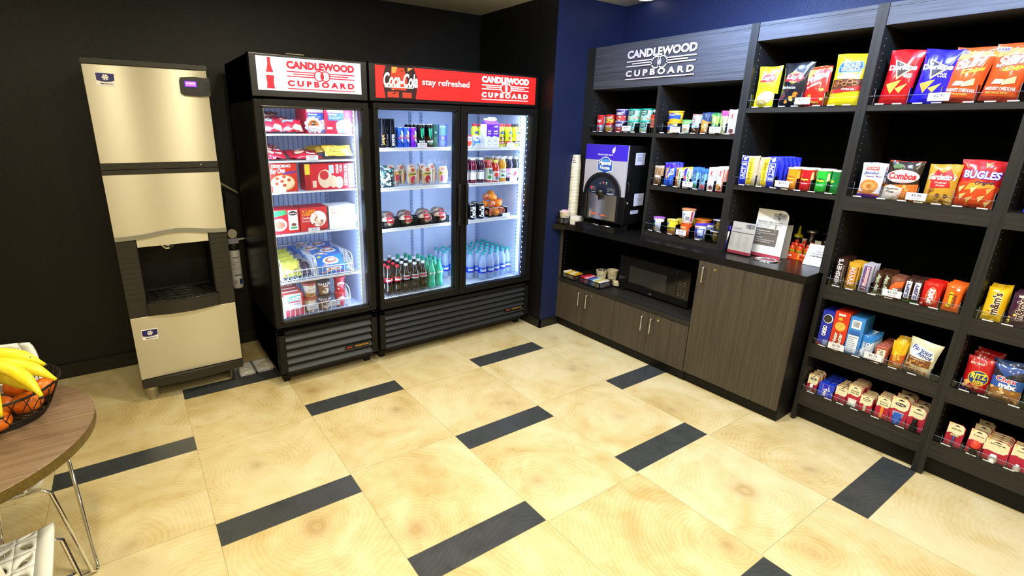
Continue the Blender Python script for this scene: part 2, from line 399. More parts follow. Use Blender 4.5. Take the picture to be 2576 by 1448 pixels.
def decals(mb, S, items, cu=0.0, cv=0.0, d0=0.0006, dd=0.00018, matf=ink, emit=None):
    for i, it in enumerate(items):
        d = d0+dd*i
        if it[0] == 'P':
            vs, fs = it[1], [tuple(range(len(it[1])))]; col = it[2]
            area2 = sum(vs[k][0]*vs[(k+1) % len(vs)][1]-vs[(k+1) % len(vs)][0]*vs[k][1] for k in range(len(vs)))
            if area2 < 0: fs = [fs[0][::-1]]
        else:
            _, st, x0, y0, x1, y1, col, bold, shear, rot, sp = it
            tv, fs, _, _ = text2d(st, bold, shear, sp)
            if not tv: continue
            if rot == 0: vs = [(x0+x*(x1-x0), y0+y*(y1-y0)) for x, y in tv]
            elif rot == 90: vs = [(x0+(1-y)*(x1-x0), y0+x*(y1-y0)) for x, y in tv]
            elif rot == -90: vs = [(x0+y*(x1-x0), y0+(1-x)*(y1-y0)) for x, y in tv]
            else:
                q = math.radians(rot); cx, cy = (x0+x1)/2, (y0+y1)/2; vs = []
                for x, y in tv:
                    a, b = (x-0.5)*(x1-x0), (y-0.5)*(y1-y0); vs.append((cx+a*math.cos(q)-b*math.sin(q), cy+a*math.sin(q)+b*math.cos(q)))
        if cu or cv: vs, fs = cut2d(vs, fs, cu, cv)
        m = col if isinstance(col, bpy.types.Material) else matf(col)
        mb.add([S(x, y, d) for x, y in vs], fs, m, False)
def flatS(o, U, V, N):
    o, U, V, N = map(Vector, (o, U, V, N)); N = N.normalized()
    return lambda u, v, d: o+U*u+V*v+N*d
def frontS(W, H, y, z0=0.0): return flatS((-W/2, y, z0), (W, 0, 0), (0, 0, H), (0, -1, 0))

# ================================================================== THE ROOM
ZC = 2.532
struct(MB().box(-2.8, 3.6, -4.6, 2.0, -0.05, 0.0, M_FLOOR), 'floor')
struct(MB().box(-2.9, 3.6, -4.7, 2.1, ZC, ZC+0.05, M_CEIL), 'ceiling')
struct(MB().prism([(2.627, 1.706), (-2.8, 1.826), (-2.8, 2.0), (2.75, 2.0), (2.75, 1.706)], ZC, M_BLACKWALL), 'wall_back')
struct(MB().box(2.627, 2.75, 0.757, 1.99, 0, ZC, M_BLACKWALL), 'wall_return')
struct(MB().box(2.628, 3.40, 0.755, 0.85, 0, ZC, M_NAVYWALL), 'wall_jog')
struct(MB().box(3.337, 3.45, -4.6, 0.755, 0, ZC, M_NAVYWALL), 'wall_right')
struct(MB().box(-2.9, -2.8, -4.6, 2.0, 0, ZC, M_CREAMWALL), 'wall_left')
struct(MB().box(-2.9, 3.45, -4.7, -4.6, 0, ZC, M_CREAMWALL), 'wall_front')
M_BASE = grain_mat('baseboard_tile', 'X', '#12100c', '#242019')
struct(MB().prism([(2.627, 1.706), (2.627, 1.693), (-2.8, 1.813), (-2.8, 1.826)], 0.096, M_BASE), 'baseboard_back')
struct(MB().box(2.615, 2.628, 0.743, 1.70, 0, 0.07, M_BASE), 'baseboard_return')
struct(MB().box(2.615, 2.825, 0.743, 0.755, 0, 0.07, M_BASE), 'baseboard_jog')
# recessed lamp trims in the ceiling
def downlight(x, y, label, warm=True):
    t = thing('ceiling_light', label, 'ceiling light', (x, y, ZC), group=None)
    MB().lathe([(0.058, -0.004), (0.085, -0.007), (0.09, 0.0)], M_WHITE, seg=28, caps=False).build('trim_ring', t)
    MB().lathe([(0.056, -0.004), (0.056, -0.002)], mat((1.0, 0.93, 0.8), 0.5, emit=5.0, name='lamp_lens'), seg=28).build('lens', t)
downlight(3.255, 0.50, 'round white recessed ceiling light above the shelving, cut off by the top of the picture')

# ================================================================== ICE MACHINE
YI = 1.124
im = thing('ice_machine', 'tall brushed steel ice machine and dispenser on four steel legs', 'ice machine', (0.081, YI, 0))
W2 = 0.2795
YB_ = 0.60
def arch(z0, amp):
    return lambda x: z0 + amp*math.exp(-((x-0.0)/0.13)**2) - 0.0*x
def panel_outline(z1, fbot, n=24): 
    pts = [(-W2+2*W2*i/n, fbot(-W2+2*W2*i/n)) for i in range(n+1)]
    return pts + [(W2, z1), (-W2, z1)]
MB().box(-W2, W2, 0.012, YB_, 1.412, 1.925, M_STEEL).build('upper_cabinet', im)
MB().box(-W2, W2, 0.0, 0.012, 1.412, 1.897, M_STEEL).build('front_panel', im, 0.002)
MB().prism([(-0.001, 1.897), (-0.006, 1.900), (-0.004, 1.925), (0.02, 1.93), (0.05, 1.93), (0.05, 1.897)], 2*W2+0.004, M_CHAR, frame=((-W2-0.002, 0, 0), (0, 1, 0), (0, 0, 1), (1, 0, 0))).build('top_trim', im)
MB().box(-W2, W2, -0.003, 0.03, 1.380, 1.411, M_CHAR).box(-W2+0.01, W2, 0.03, YB_, 1.375, 1.412, M_DARK).lathe([(0.004, -0.006), (0.004, 0)], M_CHROME, (0.19, 0, 1.396), 10, 'Y').build('seam_trim', im)
MB().box(-W2, W2, 0.012, YB_, 0.95, 1.375, M_STEEL).build('dispenser_head', im)
MB().prism(panel_outline(1.352, lambda x: 1.017+0.024*math.exp(-((x-0.02)/0.14)**2)), 0.014, M_STEEL, frame=((0, 0.012, 0), (1, 0, 0), (0, 0, 1), (0, -1, 0))).build('curved_front_panel', im, 0.0015)
MB().box(-W2, W2, -0.006, 0.03, 1.352, 1.377, M_CHAR).build('head_trim', im)
def lip(x): return 1.017+0.024*math.exp(-((x-0.02)/0.14)**2)
n = 30; low = [(-W2+2*W2*i/n, lip(-W2+2*W2*i/n)-0.021) for i in range(n+1)]; up = [(-W2+2*W2*i/n, lip(-W2+2*W2*i/n)+0.002) for i in range(n+1)]
MB().prism(low+up[::-1], 0.022, mat((0.28, 0.28, 0.25), 0.4, 0.6, name='grey_lip'), frame=((0, 0.012, 0), (1, 0, 0), (0, 0, 1), (0, -1, 0))).build('curved_lip', im, 0.002)
# charcoal middle with the recess
RX0, RX1, RZ0 = -0.186, 0.182, 0.64
ch = MB()
ch.box(-W2, RX0, 0.002, 0.30, 0.545, 1.0, M_CHAR).box(RX1, W2, 0.002, 0.30, 0.545, 1.0, M_CHAR)
ch.box(-W2, W2, 0.28, YB_, 0.54, 1.0, M_CHAR).box(RX0, RX1, 0.004, 0.28, 0.545, RZ0-0.02, M_CHAR).box(RX0, RX1, 0.05, 0.28, 0.99, 1.02, M_CHAR)
for k in range(11):
    z = 0.655+k*0.0305
    ch.box(-W2-0.001, RX0-0.002, 0.0, 0.004, z, z+0.0275, M_CHAR).box(RX1+0.002, W2+0.001, 0.0, 0.004, z, z+0.0275, M_CHAR)
ch.box(-W2-0.001, RX0, -0.002, 0.004, 0.545, 0.645, M_CHAR).box(RX1, W2+0.001, -0.002, 0.004, 0.545, 0.645, M_CHAR)
ch.build('dispenser_surround', im, 0.001)
MB().box(RX0, RX1, 0.262, 0.28, RZ0, 1.0, M_BLACKM).box(RX0, RX0+0.004, 0.01, 0.28, RZ0, 1.0, M_BLACKM).box(RX1-0.004, RX1, 0.01, 0.28, RZ0, 1.0, M_BLACKM).build('recess_lining', im)
sp = MB().prism([(-0.047, 1.03), (0.047, 1.03), (0.047, 0.965), (0.026, 0.93), (-0.026, 0.93), (-0.047, 0.965)], 0.10, M_BLACK, frame=((-0.035, 0.12, 0), (1, 0, 0), (0, 0, 1), (0, -1, 0))).build('ice_chute', im, 0.004)
mb = MB()
S = flatS((-0.035-0.03, 0.0195, 0.925), (0.06, 0, 0), (0, 0, 0.07), (0, -1, 0))
WHT = mat((0.85, 0.85, 0.82), 0.4, name='white_print')
hand = [('P', [(0.30, 0.30), (0.62, 0.25), (0.78, 0.45), (0.66, 0.72), (0.40, 0.66)], WHT)]
for a, l in ((0.50, 0.42), (0.62, 0.5), (0.74, 0.5), (0.88, 0.42)):
    hand.append(('P', [(a-0.1, 0.6), (a-0.02, 0.55), (a-0.12, 0.6+l*0.85), (a-0.20, 0.62+l*0.8)], WHT))
hand += [('P', [(0.66, 0.35), (0.98, 0.6), (0.92, 0.68), (0.62, 0.5)], WHT), ('P', [(0.02, 1.0), (0.08, 1.0), (0.08, 0.35), (0.32, 0.05), (0.28, 0.02), (0.02, 0.3)], M_CHROME), ('P', [(0.3, 0.0), (0.6, 0.0), (0.62, 0.1), (0.28, 0.1)], M_CHROME)]
decals(mb, S, hand); mb.build('hand_symbol', im)
# drip tray
n = 16; out = [(RX0+0.0+(RX1-RX0+0.01)*i/n, -0.055*math.sin(PI*(0.12+0.76*i/n))) for i in range(n+1)]
tr = MB().prism(out+[(RX1+0.01, 0.02), (RX0, 0.02)], 0.075, M_CHAR, frame=((0, 0, 0.553), (1, 0, 0), (0, 1, 0), (0, 0, 1)))
tr.build('drip_tray', im, 0.004)
gr = MB(); zt = 0.632
gr.tube([(x, y, zt) for x, y in out], 0.0035, M_BLACK).tube([(RX0+0.01, 0.0, zt), (RX0+0.01, 0.21, zt), (RX1-0.01, 0.21, zt), (RX1, 0.0, zt)], 0.003, M_BLACK)
for k in range(4): gr.tube([(RX0+0.01, 0.02+k*0.055, zt), (RX1-0.005, 0.02+k*0.055, zt)], 0.0022, M_BLACK)
for k in range(7): x = RX0+0.03+k*0.052; gr.tube([(x, -0.03, zt), (x+0.03, 0.1, zt-0.008), (x, 0.21, zt)], 0.0022, M_CHROME if k % 3 == 1 else M_BLACK)
gr.build('wire_rack', im)
MB().box(-W2, W2, 0.0, YB_, 0.157, 0.545, M_STEEL).build('lower_cabinet', im, 0.002)
n = 16; cv = [(-W2+2*W2*i/n, -0.004-0.024*math.sin(PI*i/n)) for i in range(n+1)]
MB().prism(cv+[(W2, 0.3), (-W2, 0.3)], 0.054, M_CHAR, frame=((0, 0, 0.100), (1, 0, 0), (0, 1, 0), (0, 0, 1))).box(-W2, W2, 0.3, YB_, 0.10, 0.155, M_CHAR).build('base_band', im)
for x, y in ((-0.235, 0.06), (0.235, 0.06), (-0.235, 0.53), (0.235, 0.53)):
    MB().lathe([(0.024, 0.0), (0.030, 0.004), (0.030, 0.055), (0.033, 0.055), (0.033, 0.105)], M_NICKEL, (x, y, 0), 24).build('leg', im)
def badge(z, x):
    b = MB().prism([(-0.040, -0.030), (0.036, -0.034), (0.041, 0.030), (-0.042, 0.032)], 0.004, M_WHITE, frame=((x, 0, z), (1, 0, 0), (0, 0, 1), (0, -1, 0)))
    S = flatS((x, -0.004, z), (0.001, 0, 0), (0, 0, 0.001), (0, -1, 0))
    d = [('P', [(-38, -6), (-20, -11), (0, -12.5), (20, -11), (37, -6), (38, 27), (-39, 29)], '#120a5e')]
    for k in range(6):
        a = k*PI/3; c, s_ = math.cos(a), math.sin(a)
        d.append(('P', [(0, 9), (c*7-s_*3, 9+s_*7+c*3), (c*15-s_*5, 9+s_*15+c*5), (c*13, 9+s_*13), (c*15+s_*5, 9+s_*15-c*5), (c*7+s_*3, 9+s_*7-c*3)], '#e6e6e6'))
    d.append(T_('Manitowoc', -24, -25, 30, -17, '#3a3a52', 0.02, 0.3))
    decals(b, S, d); b.build('maker_badge', im)
badge(1.828, -0.189); badge(0.435, -0.196)
cp = MB().prism([(-0.072, -0.034), (-0.055, -0.046), (0.02, -0.050), (0.074, -0.046), (0.074, 0.046), (0.0, 0.050), (-0.066, 0.044), (-0.072, 0.03)], 0.02, M_BLACK, frame=((0.212, 0, 1.812), (1, 0, 0), (0, 0, 1), (0, -1, 0)))
for k in range(6): cp.box(0.258, 0.286, -0.022, -0.02, 1.787+k*0.009, 1.790+k*0.009, M_CHAR)
cpo = cp.build('control_panel', im, 0.004)
sc = MB().box(0.160, 0.222, -0.0235, -0.02, 1.808, 1.840, mat((0.05, 0.01, 0.35), 0.3, emit=0.8, name='screen_surround'))
sc.box(0.166, 0.216, -0.0245, -0.0235, 1.813, 1.836, mat((0.55, 0.10, 1.0), 0.4, emit=1.6, name='screen'))
decals(sc, flatS((0.166, -0.0245, 1.813), (0.05, 0, 0), (0, 0, 0.023), (0, -1, 0)), [T_('DC + OFF MODE', 0.1, 0.5, 0.9, 0.75, mat((0.9, 0.7, 1.0), 0.4, emit=1.6, name='screen_text'), 0.03)])
sc.build('screen', cpo)
# water filter on the wall beside the ice machine
wf = thing('water_filter', 'white water filter cartridge with a round pressure gauge beside the ice machine', 'water filter', (0.468, 1.655, 0.475))
MB().lathe([(0.025, 0.0), (0.036, 0.006), (0.037, 0.03), (0.037, 0.275), (0.030, 0.285)], M_WHITE, seg=24).build('cartridge', wf)
MB().lathe([(0.030, 0.28), (0.033, 0.29), (0.034, 0.325), (0.030, 0.335)], M_CHAR, seg=24).box(-0.034, 0.034, -0.034, 0.08, 0.335, 0.37, mat('#a9acc0', 0.5, name='grey_plastic')).build('filter_head', wf, 0.0)
lb = MB(); Sc = lambda u, v, d: (math.sin((u-0.5)*2.4)*(0.037+d), -math.cos((u-0.5)*2.4)*(0.037+d), 0.02+v*0.24)
decals(lb, Sc, [T_('EVERPURE', 0.3, 0.86, 0.8, 0.91, '#444444', 0.03)]+tlines(9, 0.25, 0.42, 0.7, 0.8, '#9a9a9a')+[T_('Manitowoc', 0.3, 0.33, 0.85, 0.39, '#333355', 0.03, 0.3), R_(0.6, 0.06, 0.85, 0.22, '#1c3a7c')]+tlines(3, 0.2, 0.06, 0.5, 0.2, '#666666', 5), 0.1, 0, 0.0008); lb.build('label', wf)
MB().lathe([(0.030, -0.02), (0.032, -0.022), (0.032, 0.0), (0.02, 0.01)], M_CHROME, (0, 0.0, 0.405), 24, 'Y').lathe([(0.027, -0.0225), (0.027, -0.02)], mat('#c9c6b4', 0.4, name='dial'), (0, 0, 0.405), 24, 'Y').build('pressure_gauge', wf)
pp = MB().tube([(0.03, 0.02, 0.35), (0.16, 0.03, 0.36)], 0.006, M_WHITE); pp.build('pipe', wf)
single(MB().tube([(0.355, 1.60, 1.285), (0.43, 1.66, 1.235), (0.545, 1.69, 1.155)], 0.008, mat('#d8d0b0', 0.5, name='cream_pipe')), 'water_pipe', 'thin cream pipe running down from behind the ice machine to the left cooler', 'pipe')
so = MB().box(0.375, 0.425, 1.735, 1.752, 1.20, 1.32, M_BLACKM).tube([(0.40, 1.73, 1.24), (0.43, 1.68, 1.20), (0.455, 1.69, 1.12), (0.44, 1.70, 1.02), (0.41, 1.71, 1.03)], 0.006, M_BLACKM)
single(so, 'wall_outlet', 'black wall outlet with a looping power cord behind the ice machine', 'outlet')
# white drain grate and mat tile
dg = MB(); X0_, X1_, Y0_, Y1_ = 0.33, 0.565, 1.18, 1.385; zz = 0.004
for a in ((X0_, X1_, Y0_, Y0_+0.012), (X0_, X1_, Y1_-0.012, Y1_), (X0_, X0_+0.012, Y0_, Y1_), (X1_-0.012, X1_, Y0_, Y1_)): dg.box(a[0], a[1], a[2], a[3], 0.0, zz, M_WHITE)
cx, cy = (X0_+X1_)/2, (Y0_+Y1_)/2
for k in range(9):
    f = (k+1)/10.0
    for sgn in (-1, 1):
        hx = (X1_-X0_)/2*f; hy = (Y1_-Y0_)/2*f
        dg.box(cx-hx, cx+hx, cy+sgn*hy-0.0035, cy+sgn*hy+0.0035, 0, zz, M_WHITE)
        dg.box(cx+sgn*hx-0.0035, cx+sgn*hx+0.0035, cy-hy, cy+hy, 0, zz-0.0005, M_WHITE)
dg.box(cx-0.008, cx+0.008, Y0_, Y1_, 0, zz, M_WHITE).box(X0_, X1_, cy-0.004, cy+0.004, 0, zz, M_WHITE).box(X0_, X1_, Y0_, Y1_, 0.0, 0.001, mat('#b9b48c', 0.6, name='drain_pan'))
single(dg, 'floor_drain_grate', 'white plastic floor drain grate between the ice machine and the left cooler', 'drain grate')

# ================================================================== COOLERS
M_SIGNW = mat((0.74, 0.80, 1.0), 0.4, emit=1.0, name='backlit_white_sign')
M_SIGNR = mat((0.80, 0.012, 0.010), 0.4, emit=0.95, name='backlit_red_sign')
M_SRED = mat((0.62, 0.0, 0.02), 0.4, emit=0.9, name='sign_red_print')
M_SWHT = mat((1.0, 0.95, 0.97), 0.4, emit=1.1, name='sign_white_print')
def logo(x0, y0, x1, y1, c, gap, bold=0.062):
    """two-word shop sign with speed lines and linked rings; returns decals in the box"""
    w, h = x1-x0, y1-y0; P = lambda x, y: (x0+x*w, y0+y*h)
    def rr(a, b, c2, d): return R_(x0+a*w, y0+b*h, x0+c2*w, y0+d*h, c)
    out = [T_('CANDLEWOOD', x0, y0+0.72*h, x1, y1, c, bold), T_('C U P B O A R D', x0+0.0*w, y0+0.10*h, x0+0.99*w, y0+0.32*h, c, bold), rr(0.0, 0.0, 1.0, 0.035)]
    for a, b, yy in ((0.0, 0.40, 0.60), (0.09, 0.40, 0.52), (0.0, 0.40, 0.435), (0.60, 1.0, 0.60), (0.60, 0.90, 0.52), (0.60, 1.0, 0.435)): out.append(rr(a, yy, b, yy+0.04))
    def ring(cx, cy, rx, ry, t, a0=0, a1=2*PI):
        o = ell(cx, cy, rx, ry, 20, a0, a1); i = ell(cx, cy, rx-t*w, ry-t*w*asp, 20, a0, a1)
        return [('P', [o[k], o[(k+1) % len(o)], i[(k+1) % len(i)], i[k]], c) for k in range(len(o) if a1-a0 > 6.2 else len(o)-1)]
    asp = gap
    for dx in (-0.045, 0.045):
        out += ring(x0+(0.5+dx)*w, y0+0.515*h, 0.075*w, 0.075*w*asp, 0.016)
    out.append(('P', ell(x0+0.5*w, y0+0.515*h, 0.020*w, 0.045*w*asp, 10), c))
    return out
def louvre(mb, x0, x1, z0, z1, n, y):
    h = (z1-z0)/n
    for k in range(n):
        a = z0+k*h
        mb.add([(x0, y-0.004, a+h*0.18), (x1, y-0.004, a+h*0.18), (x1, y+0.026, a+h*0.80), (x0, y+0.026, a+h*0.80),
                (x0, y-0.001, a+h*0.02), (x1, y-0.001, a+h*0.02), (x1, y+0.03, a+h*0.70), (x0, y+0.03, a+h*0.70)],
               [(0, 1, 2, 3), (4, 5, 1, 0), (7, 6, 5, 4), (3, 2, 6, 7), (0, 3, 7, 4), (1, 5, 6, 2)], M_SLAT)
def cooler(name, label, x0, x1, doors, yf=0.885):
    t = thing(name, label, 'cooler', ((x0+x1)/2, yf, 0)); W = x1-x0; h = W/2; D = 0.725
    b = MB()
    b.box(-h, -h+0.045, 0.03, D, 0.085, 1.985, M_BLACK).box(h-0.045, h, 0.03, D, 0.085, 1.985, M_BLACK)
    b.box(-h, h, 0.03, D, 1.745, 1.985, M_BLACK).box(-h, h, 0.04, D, 0.085, 0.40, M_BLACK).box(-h, h, D-0.03, D, 0.085, 1.985, M_BLACK)
    b.box(-h, h, 0.03, 0.05, 1.72, 1.76, M_BLACKM).box(-h, h, 0.03, 0.05, 0.385, 0.41, M_BLACKM)
    for x in (-h+0.03, h-0.07):
        for y in (0.07, D-0.08): b.box(x, x+0.04, y, y+0.04, 0.0, 0.09, M_BLACKM)
    b.box(-h+0.02, h-0.02, 0.06, D-0.04, 0.03, 0.09, M_DARK)
    b.build('cabinet', t)
    li = MB(); a, c = -h+0.045, h-0.045
    li.box(a, a+0.006, 0.05, D-0.03, 0.40, 1.745, M_LINER).box(c-0.006, c, 0.05, D-0.03, 0.40, 1.745, M_LINER)
    li.box(a, c, D-0.045, D-0.03, 0.40, 1.745, M_LINER).box(a, c, 0.05, D-0.03, 0.398, 0.408, M_LINER).box(a, c, 0.05, D-0.03, 1.735, 1.745, M_LINER)
    k = a+0.03
    while k < c-0.02:
        if doors == 1: li.box(k, k+0.004, D-0.049, D-0.045, 0.41, 1.73, mat((0.16, 0.24, 0.5), 0.4, name='liner_groove'))
        k += 0.034
    pil = mat((0.30, 0.36, 0.52), 0.4, name='shelf_pilaster'); hole = mat((0.02, 0.03, 0.07), 0.6, name='slot')
    xs = [a+0.02, c-0.02]+([-0.05, 0.05] if doors == 2 else [])
    for x in xs:
        li.box(x-0.012, x+0.012, D-0.052, D-0.045, 0.41, 1.73, pil)
        for q in range(44): li.box(x-0.003, x+0.003, D-0.0525, D-0.052, 0.44+q*0.029, 0.450+q*0.029, hole)
    for x, s_ in ((a+0.006, 1), (c-0.006, -1)):
        for q in range(44): li.box(min(x, x+s_*0.001), max(x, x+s_*0.001), 0.125, 0.131, 0.44+q*0.029, 0.450+q*0.029, hole)
    li.build('interior_liner', t)
    # header with bevelled frame
    hd = MB()
    hd.prism([(0.0, 1.767), (0.0, 1.985), (0.012, 1.993), (0.07, 1.993), (0.07, 1.76), (0.02, 1.76)], W, M_BLACK, frame=((-h, 0, 0), (0, 1, 0), (0, 0, 1), (1, 0, 0)))
    hd.box(-h+0.005, h-0.005, 0.005, D, 1.985, 1.990, M_BLACK)
    hdo = hd.build('header', t, 0.003)
    # grille
    g = MB(); z0, z1 = 0.086, 0.378
    g.box(-h+0.004, -h+0.044, -0.015, 0.04, z0, z1, M_BLACKM).box(h-0.044, h-0.004, -0.015, 0.04, z0, z1, M_BLACKM)
    g.box(-h+0.004, h-0.004, -0.015, 0.04, z1-0.022, z1, M_BLACKM).box(-h+0.004, h-0.004, -0.015, 0.04, z0, z0+0.012, M_BLACKM)
    g.box(-h+0.04, h-0.04, 0.03, 0.04, z0, z1, M_DARK)
    go = g.build('grille_frame', t, 0.002)
    nl = 5 if doors == 1 else 6; hh = (z1-0.022-z0-0.012)/nl
    for k in range(nl):
        m_ = MB(); louvre(m_, -h+0.045, h-0.045, z0+0.012+k*hh, z0+0.012+(k+1)*hh, 1, -0.012); m_.build('slat', go)
    bx = h-0.24 if doors == 1 else h-0.25
    bd = MB().box(bx, bx+0.175, -0.020, -0.014, 0.168, 0.186, M_BLACK)
    gold = mat('#d6a53a', 0.35, 0.5, name='gold_print')
    S_ = flatS((bx, -0.020, 0.168), (0.175, 0, 0), (0, 0, 0.018), (0, -1, 0))
    decals(bd, S_, [T_('true', 0.04, 0.15, 0.26, 0.9, '#c1271f', 0.03, 0.3), T_('FREEZER' if doors == 1 else 'REFRIGERATOR', 0.40, 0.25, 0.97, 0.85, gold, 0.02)]); bd.build('maker_badge', go)
    return t, hdo
def wire_shelf(t, x0, x1, z, y0=0.10, y1=0.66, solid=False, lipc=None):
    m = MB(); m.box(x0, x1, y0, y0+0.004, z-0.010, z, M_WIRE)
    if solid:
        m.box(x0, x1, y0-0.002, y0, z-0.022, z, M_WIRE)
        for k in range(int((x1-x0)/0.016)): m.box(x0+0.006+k*0.016, x0+0.013+k*0.016, y0-0.0028, y0-0.002, z-0.010, z-0.005, pilg)
    for k in range(3): m.tube([(x0, y0+0.02+k*(y1-y0-0.03)/2, z-0.006), (x1, y0+0.02+k*(y1-y0-0.03)/2, z-0.006)], 0.0035, M_WIRE, 6)
    n = int((x1-x0)/0.017)
    for k in range(n): x = x0+0.005+k*0.017; m.tube([(x, y0-0.001, z-0.008), (x, y0+0.004, z-0.001), (x, y1, z-0.001)], 0.0019, M_WIRE, 5, False)
    return m.build('wire_shelf', t)
pilg = mat((0.25, 0.3, 0.4), 0.5, name='dash')
def led(t, x, y, z0, z1, dots=False):
    m = MB().box(x-0.006, x+0.006, y-0.004, y+0.004, z0, z1, M_WIRE)
    hot = mat((0.85, 0.92, 1.0), 0.5, emit=30.0, name='led_dot')
    if dots:
        k = z0+0.03
        while k < z1: m.lathe([(0.0045, -0.0055), (0.0045, -0.004)], hot, (x, y, k), 8, 'Y'); k += 0.043
    else: m.box(x-0.004, x+0.004, y+0.004, y+0.005, z0+0.01, z1-0.01, M_LED)
    m.build('led_strip', t)
def glass_door(t, x0, x1, z0, z1, gx0, gx1, gz0, gz1, handle=None):
    f = MB()
    for a in ((x0, gx0, z0, z1), (gx1, x1, z0, z1)): f.box(a[0], a[1], -0.022, 0.028, a[2], a[3], M_BLACKM)
    f.box(gx0, gx1, -0.022, 0.028, z0, gz0, M_BLACKM).box(gx0, gx1, -0.022, 0.028, gz1, z1, M_BLACKM)
    e = 0.012
    for a in ((gx0-e, gx0, gz0-e, gz1+e), (gx1, gx1+e, gz0-e, gz1+e)): f.box(a[0], a[1], -0.026, -0.022, a[2], a[3], M_BLACK)
    f.box(gx0-e, gx1+e, -0.026, -0.022, gz0-e, gz0, M_BLACK).box(gx0-e, gx1+e, -0.026, -0.022, gz1, gz1+e, M_BLACK)
    d = f.build('door_frame', t, 0.002)
    MB().box(gx0, gx1, -0.012, -0.008, gz0, gz1, M_GLASS).build('glass_pane', d)
    if handle is not None:
        MB().rbox(handle-0.010, handle+0.010, -0.062, -0.046, 0.935, 1.235, M_BLACK, 0.006).box(handle-0.008, handle+0.008, -0.05, -0.02, 0.945, 0.965, M_BLACK).box(handle-0.008, handle+0.008, -0.05, -0.02, 1.205, 1.225, M_BLACK).build('handle', d)
    return d
# ---- left cooler (freezer)
c1, h1 = cooler('freezer', 'narrow black one-door glass freezer with a lit white sign on top', 0.540, 1.206, 1)
cx1 = (0.540+1.206)/2
sg = MB().box(-0.300, 0.294, -0.004, 0.0, 1.800, 1.972, M_SIGNW)
S = flatS((-0.300, -0.004, 1.800), (0.594, 0, 0), (0, 0, 0.172), (0, -1, 0))
bot = [(-1, 0.93), (-0.93, 0.80), (-0.95, 0.60), (-1.3, 0.45), (-1.45, 0.32), (-1.3, 0.2), (-1.15, 0.10), (-1.45, 0.02), (-1.35, -0.05)]
prof = [(0.42, 1.0), (0.42, 0.93), (0.36, 0.90), (0.40, 0.78), (0.62, 0.64), (0.90, 0.52), (0.98, 0.42), (0.88, 0.30), (0.78, 0.20), (0.86, 0.08), (0.95, 0.03), (0.88, 0.0)]
bp = [(0.112+0.038*r, 0.05+0.93*z) for r, z in prof]+[(0.112-0.038*r, 0.05+0.93*z) for r, z in prof[::-1]]
lh = [('P', [bp[k], bp[k+1], bp[len(bp)-2-k], bp[len(bp)-1-k]], M_SRED) for k in range(len(prof)-1)]
decals(sg, S, lh+[R_(0.070, 0.445, 0.154, 0.535, M_SWHT), T_('Coca-Cola', 0.074, 0.45, 0.150, 0.53, M_SRED, 0.02, 0.4)]+logo(0.265, 0.06, 0.93, 0.92, M_SRED, 594/172))
sg.build('lit_sign', h1)
for a in ((0.645, 0.685, 1.0), (0.70, 0.95, 0.9), (0.78, 1.14, 0.7)): pass
MB().box(-0.20, 0.24, 0.12, 0.40, 1.991, 2.006, M_CHAR).box(-0.12, -0.02, 0.06, 0.2, 1.991, 2.003, mat('#8a8a80', 0.5, name='grey_card')).build('folded_flyer', h1)
glass_door(c1, 0.536-cx1, 1.201-cx1, 0.412, 1.752, 0.583-cx1, 1.150-cx1, 0.452, 1.706)
wx0, wx1 = 0.600-cx1, 1.146-cx1
for z in (1.567, 1.412, 1.226, 0.968, 0.668): wire_shelf(c1, wx0, wx1, z, 0.105 if z != 0.668 else 0.075)
led(c1, 1.146-cx1, 0.07, 0.43, 1.73)
led(c1, 0.600-cx1, 0.07, 0.43, 1.73)
# ---- right cooler
c2, h2 = cooler('drinks_cooler', 'wide black two-door glass drinks cooler with a lit red sign on top', 1.222, 2.590, 2)
cx2 = (1.222+2.590)/2
sg = MB().box(1.262-cx2, 2.560-cx2, -0.004, 0.0, 1.787, 1.975, M_SIGNR)
S = flatS((1.262-cx2, -0.004, 1.787), (1.298, 0, 0), (0, 0, 0.188), (0, -1, 0))
amb = mat((0.42, 0.035, 0.012), 0.4, emit=0.7, name='sign_amber'); dkb = mat((0.03, 0.008, 0.01), 0.4, name='sign_dark'); gld = mat((0.75, 0.28, 0.05), 0.4, emit=0.7, name='sign_gold')
bt = [('P', [(0.048, 0.0), (0.040, 0.35), (0.040, 0.7), (0.052, 1.0), (0.205, 1.0), (0.222, 0.7), (0.222, 0.35), (0.214, 0.0)], dkb),
      ('P', [(0.080, 0.28), (0.076, 0.6), (0.084, 0.95), (0.15, 0.97), (0.168, 0.6), (0.160, 0.26)], amb), ('P', [(0.06, 0.03), (0.06, 0.2), (0.12, 0.22), (0.12, 0.03)], amb),
      ('P', [(0.14, 0.03), (0.14, 0.2), (0.19, 0.2), (0.19, 0.03)], amb), ('P', [(0.085, 0.78), (0.085, 0.98), (0.115, 0.98), (0.105, 0.8)], gld), ('P', [(0.17, 0.86), (0.17, 0.98), (0.20, 0.98)], gld)]
bt += chips(9, 0.08, 0.1, 0.16, 0.9, [dkb, gld, dkb], 0.005, 4, 5, 5)
decals(sg, S, bt+[T_('Coca-Cola', 0.040, 0.36, 0.225, 0.80, M_SWHT, 0.03, 0.25), R_(0.045, 0.335, 0.20, 0.365, M_SWHT), T_('stay refreshed', 0.250, 0.42, 0.535, 0.68, M_SWHT, 0.012)]+logo(0.615, 0.10, 0.945, 0.93, M_SWHT, 1298/188))
sg.build('lit_sign', h2)
glass_door(c2, 1.232-cx2, 1.876-cx2, 0.400, 1.757, 1.262-cx2, 1.838-cx2, 0.457, 1.717, 1.857-cx2)
glass_door(c2, 1.882-cx2, 2.584-cx2, 0.400, 1.757, 1.938-cx2, 2.524-cx2, 0.447, 1.708, 1.918-cx2)
